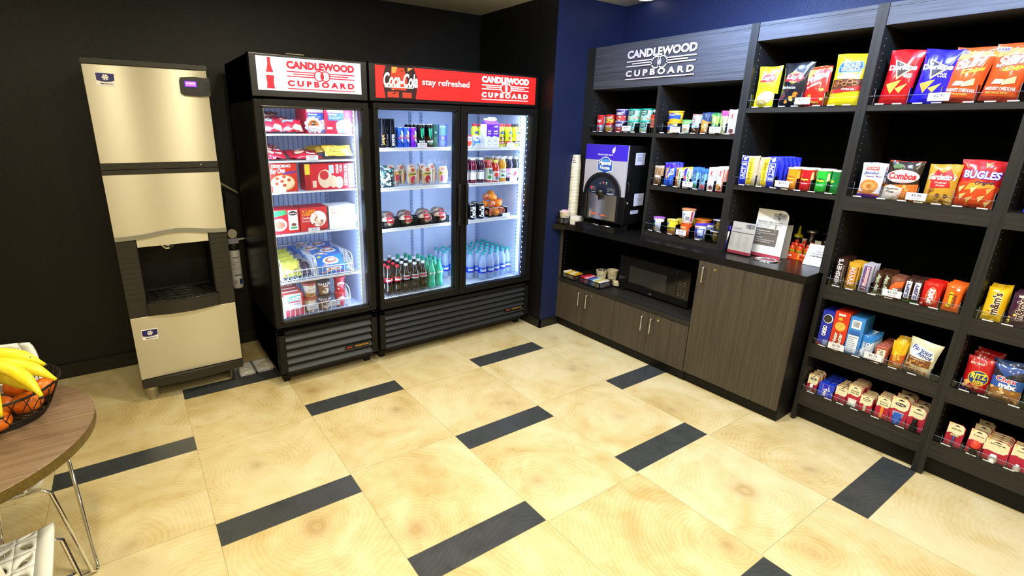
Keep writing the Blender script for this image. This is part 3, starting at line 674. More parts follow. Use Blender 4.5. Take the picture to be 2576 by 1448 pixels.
MB().box(1.862-cx2, 1.898-cx2, 0.03, 0.07, 0.40, 1.76, mat((0.10, 0.16, 0.35), 0.4, name='mullion')).build('centre_mullion', c2)
for z, a in ((1.478, 1), (1.213, 1), (0.932, 1)):
    wire_shelf(c2, 1.285-cx2, 1.885-cx2, z+0.001, 0.115, 0.66, True); wire_shelf(c2, 1.945-cx2, 2.538-cx2, z-0.004, 0.115, 0.66, True)
wire_shelf(c2, 1.285-cx2, 1.90-cx2, 0.430, 0.10, 0.66); wire_shelf(c2, 1.92-cx2, 2.538-cx2, 0.420, 0.10, 0.66)
led(c2, 2.545-cx2, 0.055, 0.43, 1.73, True); led(c2, 1.280-cx2, 0.07, 0.43, 1.73); led(c2, 1.925-cx2, 0.08, 0.43, 1.73)
# the coolers' own lights (inside, behind the door frames)
def cool_light(x, tx, p, y=0.96):
    l = area('cooler_lamp', (x, y, 1.08), (tx, 1.35, 1.08), p, (0.52, 0.70, 1.0), 0.03, 1.25, 'RECTANGLE')
    d = (Vector((tx, 1.35, 1.08))-Vector((x, y, 1.08))).normalized()
    zax = -d; yax = Vector((0, 0, 1)); xax = yax.cross(zax); l.rotation_euler = Matrix((xax, yax, zax)).transposed().to_euler()
cool_light(1.135, 0.85, 4.5); cool_light(0.612, 0.9, 3.0)
cool_light(1.293, 1.6, 3.6); cool_light(1.865, 1.6, 3.0, 0.975); cool_light(1.935, 2.25, 3.0, 0.975); cool_light(2.53, 2.2, 5.5)
for x, ww in ((0.873, 0.5), (1.58, 0.5), (2.24, 0.5)):
    area('cooler_top_lamp', (x, 0.98, 1.728), (x, 1.15, 0.4), 1.8, (0.7, 0.82, 1.0), ww, 0.04, 'RECTANGLE')

# ================================================================== SHELVING (front plane X = 2.958)
XF, XB, XW = 2.958, 3.322, 3.335
M_PIN = mat('#8d8f96', 0.4, 0.6, name='shelf_pin_hole')
def upright(t, y0, y1, z0, z1, pinsides=(1, -1), name='upright'):
    m = MB().box(XF, XW, min(y0, y1), max(y0, y1), z0, z1, M_LAM_Z)
    m.box(XF-0.0006, XF, min(y0, y1)+0.001, max(y0, y1)-0.001, z0, z1, M_LAM_Z)
    yl, yr = max(y0, y1), min(y0, y1)
    z = z0+0.06
    while z < z1-0.12:
        for s_ in pinsides:
            yy = yr if s_ < 0 else yl
            m.box(XF+0.045, XF+0.050, min(yy, yy+s_*0.0012), max(yy, yy+s_*0.0012), z, z+0.005, M_PIN)
        z += 0.032
    return m.build(name, t)
def board(t, yl, yr, z, th=0.026, fascia=0.0):
    m = MB().box(XF+0.004, XB, yr, yl, z-th, z, M_LAM_Y); o = m.build('shelf', t)
    if fascia:
        MB().box(XF, XF+0.018, yr, yl, z-fascia, z, M_LAM_Y).box(XF-0.001, XF, yr, yl, z-fascia, z-fascia+0.014, M_LAM_Y).build('fascia', o)
    return o
def bay(label, yl, yr, z0):
    t = thing('shelving_unit', label, 'shelving unit', ((XF+XW)/2*0+0, 0, 0))
    MB().box(XB, XW, yr, yl, z0, 2.19, M_BACK).build('back_panel', t); return t
b1 = bay('dark wood shelving unit behind the counter, carrying the raised shop sign', 0.755, -0.485, 0.887)
upright(b1, 0.755, 0.676, 0.887, 2.195, (-1,)); upright(b1, 0.103, 0.081, 0.887, 1.902); upright(b1, -0.463, -0.485, 0.887, 2.195, (1,))
MB().box(XF, XB, -0.463, 0.676, 1.902, 2.172, M_HEAD).box(XF-0.001, XB, -0.463, 0.676, 2.172, 2.195, M_HEAD).build('header_board', b1, 0.001)
board(b1, 0.676, 0.103, 1.596); board(b1, 0.081, -0.463, 1.596, 0.028); board(b1, 0.081, -0.463, 1.250, 0.034); board(b1, 0.081, -0.463, 0.928, 0.041)
b2 = bay("dark wood shelving unit of three open levels right of the raised sign", -0.485, -1.060, 0.887)
upright(b2, -0.485, -0.507, 0.887, 2.195, (-1,)); upright(b2, -1.049, -1.070, 0.887, 2.195, (1,))
MB().box(XF+0.006, XB, -1.049, -0.507, 2.100, 2.176, M_HEAD).box(XF+0.004, XB, -1.049, -0.507, 2.176, 2.195, M_HEAD).build('header_board', b2, 0.001)
board(b2, -0.507, -1.049, 1.746, 0.028); board(b2, -0.507, -1.049, 1.308, 0.030)
def tall(label, yl, yr, edge_l, edge_r):
    t = bay(label, edge_l, edge_r, 0.0)
    upright(t, edge_l, yl, 0.0 if edge_l > -1.2 else 0.0, 2.195, (-1,)); upright(t, yr, edge_r, 0.0, 2.195, (1,))
    MB().box(XF+0.006, XB, yr, yl, 2.100, 2.176, M_HEAD).box(XF+0.004, XB, yr, yl, 2.176, 2.195, M_HEAD).build('header_board', t, 0.001)
    board(t, yl, yr, 1.746, 0.028)
    for z, f in ((1.306, 0.072), (0.830, 0.078), (0.485, 0.078), (0.195, 0.090)): board(t, yl, yr, z, 0.02, f)
    MB().box(3.006, 3.03, yr-0.02, yl+0.02, 0, 0.105, M_BLACKM).build('toe_kick', t)
    return t
b3 = tall("tall dark wood shelving unit right of the counter with candy bars mid-height", -1.091, -1.629, -1.070, -1.650)
b4 = tall('tall dark wood shelving unit at the right edge of the picture, partly cut off', -1.672, -2.210, -1.650, -2.232)
# raised sign on the header board
M_SIGN3 = mat('#d2c8d4', 0.35, 0.1, name='raised_sign_face')
ss = MB(); S = flatS((2.9505, 0.377, 1.951), (0, -0.528, 0), (0, 0, 0.190), (-1, 0, 0))
lg = logo(0, 0, 1, 1, M_SIGN3, 528/190, 0.05)
for it in lg:
    if it[0] == 'P': vs = it[1]; fs = [tuple(range(len(vs)))]
    else: tv, fs, _, _ = text2d(it[1], it[7], 0, 1.0); vs = [(it[2]+x*(it[4]-it[2]), it[3]+y*(it[5]-it[3])) for x, y in tv]
    edges = {}
    for f in fs:
        for k in range(len(f)): e = (f[k], f[(k+1) % len(f)]); edges[e] = edges.get(e, 0)+1
    rim = [e for e in edges if (e[1], e[0]) not in edges]
    n0 = len(vs); P3 = [S(x, y, 0.0) for x, y in vs]+[S(x, y, -0.007) for x, y in vs]
    ss.add(P3, [tuple(f) for f in fs], M_SIGN3); ss.add(P3, [(a, b, b+n0, a+n0) for a, b in rim], mat('#23232a', 0.5, name='sign_edge'))
single(ss, 'raised_sign', 'raised silver letter sign with linked rings fixed to the header board above the coffee machine', 'sign')

# ================================================================== BASE CABINETS AND COUNTER
def pull(parent, y, z0, z1, x=2.801):
    MB().tube([(x+0.002, y, z1), (x-0.022, y, z1), (x-0.026, y, z1-0.006), (x-0.026, y, z0+0.006), (x-0.022, y, z0), (x+0.002, y, z0)], 0.0042, M_NICKEL, 8).build('handle', parent)
def lock(parent, y, z, x=2.801):
    MB().lathe([(0.0085, -0.003), (0.0085, 0.0)], mat((0.75, 0.60, 0.35), 0.25, 1.0, name='brass_lock'), (x, y, z), 16, 'X').lathe([(0.004, -0.0045), (0.004, -0.003)], M_NICKEL, (x, y, z), 10, 'X').box(x-0.005, x-0.0045, y-0.0005, y+0.0005, z-0.003, z+0.003, M_DARK).build('lock', parent)
ca = thing('base_cabinet', 'low dark wood base cabinet with four small doors under an open niche', 'base cabinet')
m = MB().box(2.803, 3.32, 0.739, 0.754, 0.075, 0.842, M_DOOR).box(2.818, 3.32, -0.455, 0.739, 0.075, 0.095, M_LAM_Y).box(2.803, 3.32, -0.455, 0.739, 0.405, 0.428, M_LAM_Y).box(2.801, 2.806, -0.455, 0.739, 0.396, 0.428, M_LAM_Y)
m.box(3.31, 3.325, -0.455, 0.754, 0.075, 0.842, M_BACK).box(2.84, 3.3, 0.148, 0.152, 0.095, 0.40, M_BACK).box(2.83, 3.3, -0.455, 0.754, 0.0, 0.075, M_BLACKM)
m.box(2.82, 3.31, 0.7385, 0.739, 0.43, 0.84, M_BACK)
z = 0.47
while z < 0.80: m.box(2.85, 2.855, 0.737, 0.7385, z, z+0.005, M_PIN); z += 0.032
m.build('carcass', ca)
for (yl, yr, hy, ly) in ((0.752, 0.4515, 0.487, None), (0.4485, 0.1495, 0.407, 0.370), (0.1465, -0.1485, -0.114, None), (-0.1515, -0.453, -0.187, -0.231)):
    d = MB().box(2.801, 2.818, yr, yl, 0.075, 0.392, M_DOOR).build('door', ca, 0.001)
    pull(d, hy, 0.253, 0.359)
    if ly is not None: lock(d, ly, 0.361)
cb = thing('base_cabinet', 'dark wood base cabinet with one tall door below the right end of the counter', 'base cabinet')
MB().box(2.820, 3.32, -1.048, -1.030, 0.078, 0.842, M_BLACKM).box(2.820, 3.32, -0.474, -0.457, 0.078, 0.842, M_DOOR).box(2.83, 3.32, -1.03, -0.474, 0.078, 0.095, M_BACK).box(2.835, 3.3, -1.046, -0.457, 0.0, 0.078, M_BLACKM).box(3.3, 3.32, -1.03, -0.474, 0.08, 0.84, M_BACK).build('carcass', cb)
d = MB().box(2.801, 2.818, -1.047, -0.458, 0.079, 0.841, M_DOOR).build('door', cb, 0.001)
pull(d, -0.503, 0.712, 0.810); lock(d, -0.567, 0.804)
pts = [(2.803, -1.054), (2.803, 0.52), (2.792, 0.60), (2.765, 0.67), (2.725, 0.72), (2.70, 0.7545), (3.336, 0.7545), (3.336, -1.048), (2.957, -1.048), (2.957, -1.054)]
single(MB().prism(pts, 0.045, M_COUNTER, frame=((0, 0, 0.842), (1, 0, 0), (0, 1, 0), (0, 0, 1))), 'countertop', 'long black countertop over the dark wood base cabinets', 'countertop', bevel=0.0015)
# microwave in the niche (local frame: front faces -Y, turned to face the room)
RZ = -PI/2
mw = thing('microwave_oven', 'black microwave oven standing in the open niche under the counter', 'microwave', (2.985, -0.018, 0.428), RZ)
H2 = 0.296
MB().rbox(-H2, H2, 0.012, 0.325, 0.012, 0.268, M_BLACK, 0.006).box(-H2+0.03, -H2+0.06, 0.04, 0.07, 0.0, 0.012, M_BLACKM).box(H2-0.06, H2-0.03, 0.04, 0.07, 0, 0.012, M_BLACKM).box(-H2+0.03, -H2+0.06, 0.25, 0.28, 0.0, 0.012, M_BLACKM).box(H2-0.06, H2-0.03, 0.25, 0.28, 0, 0.012, M_BLACKM).build('housing', mw)
M_GLOSS = mat((0.008, 0.008, 0.010), 0.06, name='black_glass')
dr = MB().box(-H2, 0.196, -0.004, 0.012, 0.016, 0.266, M_GLOSS).build('door', mw, 0.003)
wn = MB().box(-0.200, 0.118, -0.0048, -0.004, 0.075, 0.200, mat((0.035, 0.036, 0.040), 0.12, name='window_mesh')); wn.build('window', dr)
lb = MB().lathe([(0.0085, -0.0055), (0.0085, -0.004)], M_NICKEL, (0.0, 0, 0.030), 18, 'Y')
decals(lb, flatS((-0.006, -0.0055, 0.024), (0.012, 0, 0), (0, 0, 0.012), (0, -1, 0)), [T_('GE', 0.2, 0.25, 0.8, 0.75, '#222222', 0.01, 0.3)]); lb.build('maker_badge', dr)
pn = MB().box(0.200, H2, -0.004, 0.012, 0.016, 0.266, M_GLOSS)
S = flatS((0.200, -0.004, 0.016), (0.096, 0, 0), (0, 0, 0.25), (0, -1, 0)); it = []
grey = '#8c8c88'
for r_, row in enumerate(['Popcorn Reheat', 'Potato Cook', '1 2 3', '4 5 6', '7 8 9', 'Power 0 Timer', 'Start Stop']):
    ws = row.split(); 
    for c_, w_ in enumerate(ws): x = 0.14+c_*(0.72/len(ws)); it.append(T_(w_, x, 0.655-r_*0.062, x+(0.05 if len(w_) == 1 else 0.5/len(ws)), 0.68-r_*0.062, grey, 0.02))
decals(pn, S, it); po = pn.build('control_panel', mw, 0.002)
MB().box(0.212, 0.283, -0.007, -0.004, 0.026, 0.060, M_BLACK).build('door_button', po, 0.002)

# coffee machine
cm = thing('coffee_machine', 'black and silver coffee machine with a purple top panel on the counter', 'coffee machine', (2.86, 0.408, 0.887), RZ)
HW = 0.195
MB().rbox(-HW, HW, 0.012, 0.44, 0.055, 0.618, M_BLACK, 0.008).box(-HW+0.01, -HW+0.05, 0.05, 0.09, 0, 0.06, M_BLACKM).box(HW-0.05, HW-0.01, 0.05, 0.09, 0, 0.06, M_BLACKM).box(-HW+0.01, -HW+0.05, 0.38, 0.42, 0, 0.06, M_BLACKM).box(HW-0.05, HW-0.01, 0.38, 0.42, 0, 0.06, M_BLACKM).build('housing', cm)
M_SILV = mat('#c2c3cf', 0.42, 0.25, name='silver_panel'); M_PURP = mat('#3a22c9', 0.35, name='purple_panel')
fr = MB().box(-HW, HW, 0.0, 0.012, 0.26, 0.622, M_SILV); fr.box(-HW, HW, -0.001, 0.0, 0.512, 0.622, M_PURP)
fr.box(-HW, -0.172, -0.001, 0.0, 0.10, 0.26, M_BLACK).box(0.172, HW, -0.001, 0.012, 0.07, 0.26, M_BLACK).box(-HW, -0.172, 0.0, 0.012, 0.07, 0.26, M_BLACK)
S = flatS((0, -0.001, 0.0), (1, 0, 0), (0, 0, 1), (0, -1, 0))
crest = [(-0.072, 0.435), (-0.072, 0.508), (-0.045, 0.515), (-0.03, 0.530), (0.0, 0.538), (0.03, 0.530), (0.045, 0.515), (0.072, 0.508), (0.072, 0.435), (0.04, 0.428), (0.0, 0.415), (-0.04, 0.428)]
ci = [(x*0.92, 0.476+(z-0.476)*0.9) for x, z in crest]
decals(fr, S, [('P', crest, '#e8ecf8'), ('P', ci, '#1f57b8'), ('P', ell(0, 0.50, 0.045, 0.02), '#4f93e0'), T_('Maxwell', -0.056, 0.476, 0.056, 0.508, '#ffffff', 0.03), T_('House', -0.046, 0.444, 0.046, 0.473, '#ffffff', 0.03),
   T_('Good to the Last', -0.075, 0.545, 0.055, 0.558, '#f2f2ff', 0.02), ('P', ell(0.070, 0.583, 0.013, 0.020, rot=-0.3), '#f2f2ff'), ('P', [(0.066, 0.598), (0.085, 0.612), (0.078, 0.59)], '#f2f2ff'), ('P', ell(0.062, 0.551, 0.003, 0.006), '#f2f2ff')])
fro = fr.build('front_panel', cm)
outl = [(-0.172, 0.07), (-0.172, 0.26)]+[(-0.172*math.cos(PI*k/24), 0.26+0.165*math.sin(PI*k/24)) for k in range(1, 24)]+[(0.172, 0.26), (0.172, 0.07)]
inn = [(x*0.86, 0.07+(z-0.07)*0.93) for x, z in outl]
rimm = MB()
for k in range(len(outl)-1):
    rimm.prism([outl[k], outl[k+1], inn[k+1], inn[k]], 0.018, M_BLACK, frame=((0, 0, 0), (1, 0, 0), (0, 0, 1), (0, -1, 0)))
rimm.build('arch_surround', cm)
top = [p for p in inn if p[1] > 0.255]; top = [(top[0][0], 0.262)]+top+[(top[-1][0], 0.262)]
cpn = MB().prism(top, 0.006, mat((0.012, 0.02, 0.045), 0.35, name='navy_panel'), frame=((0, 0, 0), (1, 0, 0), (0, 0, 1), (0, -1, 0)))
S6 = flatS((0, -0.006, 0), (1, 0, 0), (0, 0, 1), (0, -1, 0)); it = []
redl = mat((1.0, 0.05, 0.05), 0.4, emit=4.0, name='red_light'); grnl = mat((0.4, 1.0, 0.3), 0.4, emit=2.0, name='green_light')
def ringd(x, z, c): return [('P', ell(x, z, 0.0095, 0.0095), c), ('P', ell(x, z, 0.0068, 0.0068), '#0c1220')]
for x, c in ((-0.105, redl), (-0.080, '#9a9a9a'), (0.058, '#9a9a9a'), (0.082, '#9a9a9a'), (0.106, '#9a9a9a')): it += ringd(x, 0.305, c)
it += [('P', ell(0.005, 0.350, 0.006, 0.006), redl), ('P', ell(0.035, 0.350, 0.004, 0.004), grnl), ('P', ell(-0.025, 0.350, 0.003, 0.003), '#8888aa')]
it += [T_('CLEAN', -0.03, 0.338, -0.015, 0.342, '#c8c8d8'), T_('READY', 0.028, 0.338, 0.043, 0.342, '#c8c8d8'), T_('OFF', -0.11, 0.288, -0.10, 0.292, '#c8c8d8'), T_('BREW', -0.086, 0.288, -0.072, 0.292, '#c8c8d8'), T_('SMALL', 0.050, 0.288, 0.066, 0.292, '#c8c8d8'), T_('LARGE', 0.098, 0.288, 0.114, 0.292, '#c8c8d8'), R_(0.045, 0.274, 0.115, 0.277, '#c8c8d8'), R_(0.05, 0.268, 0.11, 0.271, '#c8c8d8'), R_(-0.10, 0.274, -0.06, 0.277, '#c8c8d8')]
decals(cpn, S6, it); cpn.build('button_panel', cm)
MB().grid(lambda u, v: (-0.148+0.296*u, 0.004-0.022*math.sin(PI*u)*(1-0.3*v), 0.075+v*0.187), 20, 6, mat((0.85, 0.86, 0.88), 0.28, 1.0, name='polished_steel')).build('splash_panel', cm)
st = MB().box(-0.085, -0.015, -0.0205, -0.0195, 0.108, 0.117, mat('#e8642a', 0.5, name='orange_sticker')).box(0.01, 0.055, -0.0215, -0.0205, 0.104, 0.112, mat('#e8642a', 0.5, name='orange_sticker'))
st.box(-0.012, 0.008, -0.0225, -0.0215, 0.107, 0.112, mat('#1b2f6a', 0.5)).box(0.06, 0.085, -0.021, -0.020, 0.100, 0.106, mat('#5a5a60', 0.5)); st.build('caution_stickers', cm)
nz = MB(); bm_ = bmesh.new(); bmesh.ops.create_uvsphere(bm_, u_segments=20, v_segments=12, radius=0.034)
for v in bm_.verts: v.co = Vector((v.co.x+0.0, v.co.y*0.9-0.030, v.co.z*0.9+0.278))
nz.bm(bm_, M_BLACK, True).lathe([(0.010, 0.0), (0.012, 0.03)], M_BLACKM, (0.0, -0.03, 0.225), 14).box(-0.034, -0.012, -0.034, -0.02, 0.247, 0.255, mat('#e0a020', 0.5, name='yellow_sticker')); nz.build('coffee_nozzle', cm)
n = 18; ar = [(-0.20+0.385*i/n, -0.058-0.030*math.sin(PI*i/n)) for i in range(n+1)]
ty = MB().prism(ar+[(0.185, 0.05), (-0.20, 0.05)], 0.028, M_BLACK, frame=((0, 0, 0.001), (1, 0, 0), (0, 1, 0), (0, 0, 1)))
ty.build('drip_tray', cm, 0.003)
gt = MB().tube([(x*0.9-0.001, y*0.82, 0.031) for x, y in ar], 0.003, M_BLACKM)
for k in range(13): x = -0.16+k*0.026; gt.tube([(x, -0.05, 0.031), (x, 0.04, 0.031)], 0.0022, M_BLACKM, 6)
gt.tube([(-0.02+0.033*math.cos(a*PI/10), -0.03+0.020*math.sin(a*PI/10), 0.034) for a in range(20)], 0.003, M_CHROME, closed=True).tube([(0.03, -0.035, 0.034), (0.10, -0.01, 0.034)], 0.003, M_CHROME, 6).tube([(0.05, -0.045, 0.034), (0.12, -0.02, 0.034)], 0.003, M_CHROME, 6)
gt.build('drip_grate', cm)
sd = MB(); Ss = lambda x0, z0, w_, h_: flatS((HW+0.0015, x0, z0), (0, w_, 0), (0, 0, h_), (1, 0, 0))
for (x0, z0, w_, h_, its) in ((0.085, 0.485, 0.105, 0.085, [T_('Kraft Heinz', 0.2, 0.78, 0.8, 0.88, '#2b4a9c', 0.02)]+tlines(5, 0.2, 0.25, 0.8, 0.7, '#7a7a86')), (0.115, 0.190, 0.11, 0.090, [T_('Only Use Coffee', 0.2, 0.52, 0.8, 0.6, '#555566', 0.01), T_('In This Hopper', 0.25, 0.40, 0.75, 0.48, '#555566', 0.01)]), (0.09, 0.132, 0.09, 0.026, tlines(3, 0.1, 0.1, 0.9, 0.9, '#6a78a8'))):
    S = Ss(x0, z0, w_, h_); decals(sd, S, [R_(0, 0, 1, 1, '#cfd3ea')]+its, d0=0.0008)
sd.lathe([(0.009, 0.0), (0.009, 0.008), (0.006, 0.012)], M_CHROME, (HW+0.001, 0.045, 0.215), 14, 'X').tube([(HW, 0.03, 0.37), (HW+0.012, 0.03, 0.35), (HW+0.012, 0.03, 0.30), (HW, 0.03, 0.28)], 0.005, M_BLACK)
sd.build('side_labels', cm)
MB().tube([(HW-0.02, 0.40, 0.08), (HW+0.02, 0.36, 0.05), (HW+0.05, 0.38, 0.01), (HW+0.06, 0.44, 0.006)], 0.004, M_BLACKM).build('power_cord', cm)

# paper cups
M_CUP = mat('#e4ddc4', 0.55, name='paper_cup')
def cup_prof(rb, rt, h): return [(rb, 0.0), (rt, h-0.002), (rt+0.0022, h), (rt+0.0005, h+0.0015), (rt-0.001, h-0.002), (rb-0.001, 0.004), (0.0001, 0.003)]
def cup_print(mb, rb, rt, h, inv=False, seed=1):
    S = lambda u, v, d: (math.sin((u-0.5)*2.6)*(rb+(rt-rb)*v+d), -math.cos((u-0.5)*2.6)*(rb+(rt-rb)*v+d), v*h)
    decals(mb, S, [T_('sunrise', 0.40, 0.62, 0.75, 0.70, '#4a5070', 0.04), T_('good morning', 0.35, 0.45, 0.8, 0.52, '#30365a', 0.04), R_(0.45, 0.36, 0.72, 0.38, '#70768f'), T_('sunshine', 0.42, 0.22, 0.80, 0.30, '#30365a', 0.04)], 0.08, 0, 0.0006)
# an upside-down cup: wide rim at the base
cp0 = MB(); cp0.lathe([(0.0415, 0.0), (0.0425, 0.0035), (0.0405, 0.006), (0.031, 0.088), (0.0305, 0.092), (0.0001, 0.090)], M_CUP, seg=24)
TWP = Vector((2.905, 0.742, 0.887)); TWL = 'upside-down white paper cup nested in the tall tower beside the coffee machine'
c0 = setp(cp0.build('paper_cup', None, 0, TWP), TWL, 'paper cup', 'nested paper cups in the tower')
for k in range(1, 38):
    c = c0.copy(); COL.objects.link(c); c.location = TWP+Vector((0.0009*math.sin(k*0.7), 0, 0.0115*k))
for k, zz in ((0, 0.472),):
    t2 = MB(); t2.lathe([(0.0415, 0.0), (0.0425, 0.0035), (0.0405, 0.006), (0.031, 0.088), (0.0305, 0.092), (0.0001, 0.090)], M_CUP, seg=24)
    Sx = lambda u, v, d: (-math.cos((u-0.5)*2.6)*(0.0405-0.0095*v+d), -math.sin((u-0.5)*2.6)*(0.0405-0.0095*v+d), 0.006+v*0.082)
    decals(t2, Sx, [T_('FARMS', 0.5, 0.30, 0.8, 0.42, '#55586a', 0.03), T_('BLEND', 0.45, 0.5, 0.75, 0.58, '#55586a', 0.03), ('P', ell(0.62, 0.8, 0.05, 0.07), '#5a78b8')], 0.08, 0, 0.0008)
    setp(t2.build('paper_cup', None, 0, TWP+Vector((0, 0, 0.441))), 'printed white paper cup, topmost of the tall upside-down tower', 'paper cup')
def upcup(x, y, z, label, rz, group=None, sc=1.0, stir=False, napk=False):
    t = thing('paper_cup', label, 'paper cup', (x, y, z), rz, group)
    m_ = MB().lathe(cup_prof(0.031*sc, 0.042*sc, 0.092*sc), M_CUP, seg=28, caps=True); cup_print(m_, 0.031*sc, 0.042*sc, 0.092*sc); m_.build('cup_wall', t)
    return t
# stirrer basket on the counter's left end
def mesh_basket(name, label, x0, x1, y0, y1, z, h, cells=10, group=None):
    t = thing(name, label, 'basket', ((x0+x1)/2, (y0+y1)/2, z)); a, b = (x1-x0)/2, (y1-y0)/2; m_ = MB()
    m_.box(-a, a, -b, b, 0.0, 0.003, M_BLACKM)
    for (p, q, r_, s_) in ((-a, a, -b, -b+0.002), (-a, a, b-0.002, b), (-a, -a+0.002, -b, b), (a-0.002, a, -b, b)):
        m_.box(p, q, r_, s_, 0, 0.010, M_BLACKM).box(p, q, r_, s_, h-0.008, h, M_BLACKM)
    for sx in (-1, 1):
        for sy in (-1, 1): m_.box(sx*a-(0.008 if sx > 0 else 0), sx*a+(0 if sx > 0 else 0.008), sy*b-(0.004 if sy > 0 else 0), sy*b+(0 if sy > 0 else 0.004), 0, h, M_BLACKM); m_.box(sx*a-(0.004 if sx > 0 else 0), sx*a+(0 if sx > 0 else 0.004), sy*b-(0.008 if sy > 0 else 0), sy*b+(0 if sy > 0 else 0.008), 0, h, M_BLACKM)
    st_ = 0.011; hh = h-0.016
    def lat(L, fn):
        k = -int(hh/st_)-1
        while k*st_ < L:
            for sg_ in (0, 1):
                s0, s1 = k*st_, k*st_+hh; z0, z1 = (0, hh) if sg_ == 0 else (hh, 0)
                a0 = max(0, -s0)/hh if s0 < 0 else 0; a1 = 1-max(0, s1-L)/hh
                if a1 > a0+0.05: m_.tube([fn(s0+a0*hh, 0.009+z0+(z1-z0)*a0), fn(s0+a1*hh, 0.009+z0+(z1-z0)*a1)], 0.0016, M_BLACKM, 4, False)
            k += 1
    lat(2*a, lambda s, q: (-a+s, -b+0.001, q)); lat(2*a, lambda s, q: (-a+s, b-0.001, q)); lat(2*b, lambda s, q: (-a+0.001, -b+s, q)); lat(2*b, lambda s, q: (a-0.001, -b+s, q))
    m_.build('mesh_wall', t); return t
mesh_basket('wire_basket', 'small black mesh basket with a cup of stirrers on the left end of the counter', 2.735, 2.835, 0.665, 0.750, 0.887, 0.052)
cu_ = upcup(2.785, 0.708, 0.8905, 'white paper cup full of pink stirrers in the small black mesh basket', -0.6)
stm = MB(); rnd = random.Random(3)
for k in range(26):
    a = rnd.uniform(0, 6.28); r_ = rnd.uniform(0, 0.03); x, y = r_*math.cos(a), r_*math.sin(a)
    stm.tube([(x*0.6, y*0.6, 0.006), (x, y, 0.100+rnd.uniform(0, 0.006))], 0.0026, mat('#e8b8c4' if k % 3 else '#efe6e6', 0.5, name='stirrer'), 6)
setp(stm.build('stirrers', None, 0, (2.785, 0.708, 0.8905)), 'bundle of pink and white stirrers standing in the paper cup at the counter end', 'stirrers', kind='stuff')
npk = MB(); rnd = random.Random(5)
for k in range(26):
    a = rnd.uniform(-0.06, 0.06); z = k*0.0023; q = 0.046+rnd.uniform(-0.002, 0.002)
    c_, s_ = math.cos(a), math.sin(a); P = [(-q, -0.036), (q, -0.036), (q, 0.036), (-q, 0.036)]
    npk.prism([(x*c_-y*s_, x*s_+y*c_) for x, y in P], 0.0019, mat('#e9e6dc', 0.8, name='napkin_paper'), frame=((0, 0, z), (1, 0, 0), (0, 1, 0), (0, 0, 1)))
setp(npk.build('napkin_stack', None, 0, (2.855, 0.640, 0.887), 0.3), 'stack of white paper napkins on the counter in front of the cup tower', 'napkins')
# niche contents
bk1 = mesh_basket('packet_basket', 'black mesh basket of yellow sweetener packets at the left end of the niche', 2.812, 2.925, 0.575, 0.725, 0.428, 0.045)
bk2 = mesh_basket('packet_basket', 'longer black mesh basket of pink and blue packets in front of the paper cups', 2.815, 2.965, 0.315, 0.535, 0.428, 0.050)
def packets(cx, cy, z, wx, wy, cols, label, group, n, seed):
    rnd = random.Random(seed)
    for k in range(n):
        f = (k+0.5)/n; c = cols[min(int(f*len(cols)), len(cols)-1)]
        m_ = MB(); a = rnd.uniform(-0.12, 0.12); tl = rnd.uniform(-0.18, 0.18)
        fn = lambda u, v: (((u-0.5)*wx*0.86), 0.0035*math.sin(PI*u)*math.sin(PI*v), v*0.050)
        m_.grid(fn, 4, 4, ink(c)); m_.grid(lambda u, v: ((u-0.5)*wx*0.86, -0.0035*math.sin(PI*u)*math.sin(PI*v)-0.0002, v*0.050), 4, 4, ink(c), flip=True)
        o = m_.build('sweetener_packet', None, 0, (cx, cy+wy*(0.5-f), z+0.004)); o.rotation_euler = (tl, 0, a)
        setp(o, label, 'packet', group)
packets(2.868, 0.650, 0.428, 0.10, 0.135, ['#efe9d8', '#e7c22a', '#f0ead8', '#e9b91f'], 'white or yellow paper packet standing in the left mesh basket', 'packets in the left niche basket', 16, 3)
packets(2.890, 0.425, 0.428, 0.135, 0.205, ['#c01838', '#e89aa6', '#2a55b0', '#bcd7e6', '#e8d878', '#f0ece0'], 'paper packet standing in the longer mesh basket of the niche', 'packets in the right niche basket', 24, 4)
cA = upcup(2.955, 0.425, 0.445, 'white paper cup holding wrapped items in the niche, left of the pair', -1.2)
cB = upcup(3.02, 0.370, 0.450, 'plain white paper cup in the niche nearest the microwave, right of the pair', -1.2, None, 1.02)
tr_ = MB().box(2.965, 3.20, 0.20, 0.60, 0.429, 0.444, M_BLACKM)
single(tr_, 'black_tray', 'flat black tray under the two paper cups in the niche', 'tray')
cC = MB().lathe(cup_prof(0.034, 0.036, 0.022), M_CUP, seg=24); setp(cC.build('cup_lid_stack', None, 0, (2.995, 0.300, 0.444)), 'short white paper bowl half hidden behind the left edge of the microwave', 'bowl')
it_ = MB(); rnd = random.Random(9)
for k in range(7): a = rnd.uniform(0, 6.3); it_.tube([(0.01*math.cos(a), 0.01*math.sin(a), 0.03), (0.026*math.cos(a), 0.026*math.sin(a), 0.104)], 0.005, mat('#4b4542', 0.5, name='wrapper'), 5)
setp(it_.build('wrapped_items', None, 0, (2.955, 0.425, 0.447)), 'dark wrapped items sticking out of the left paper cup in the niche', 'wrappers', kind='stuff')

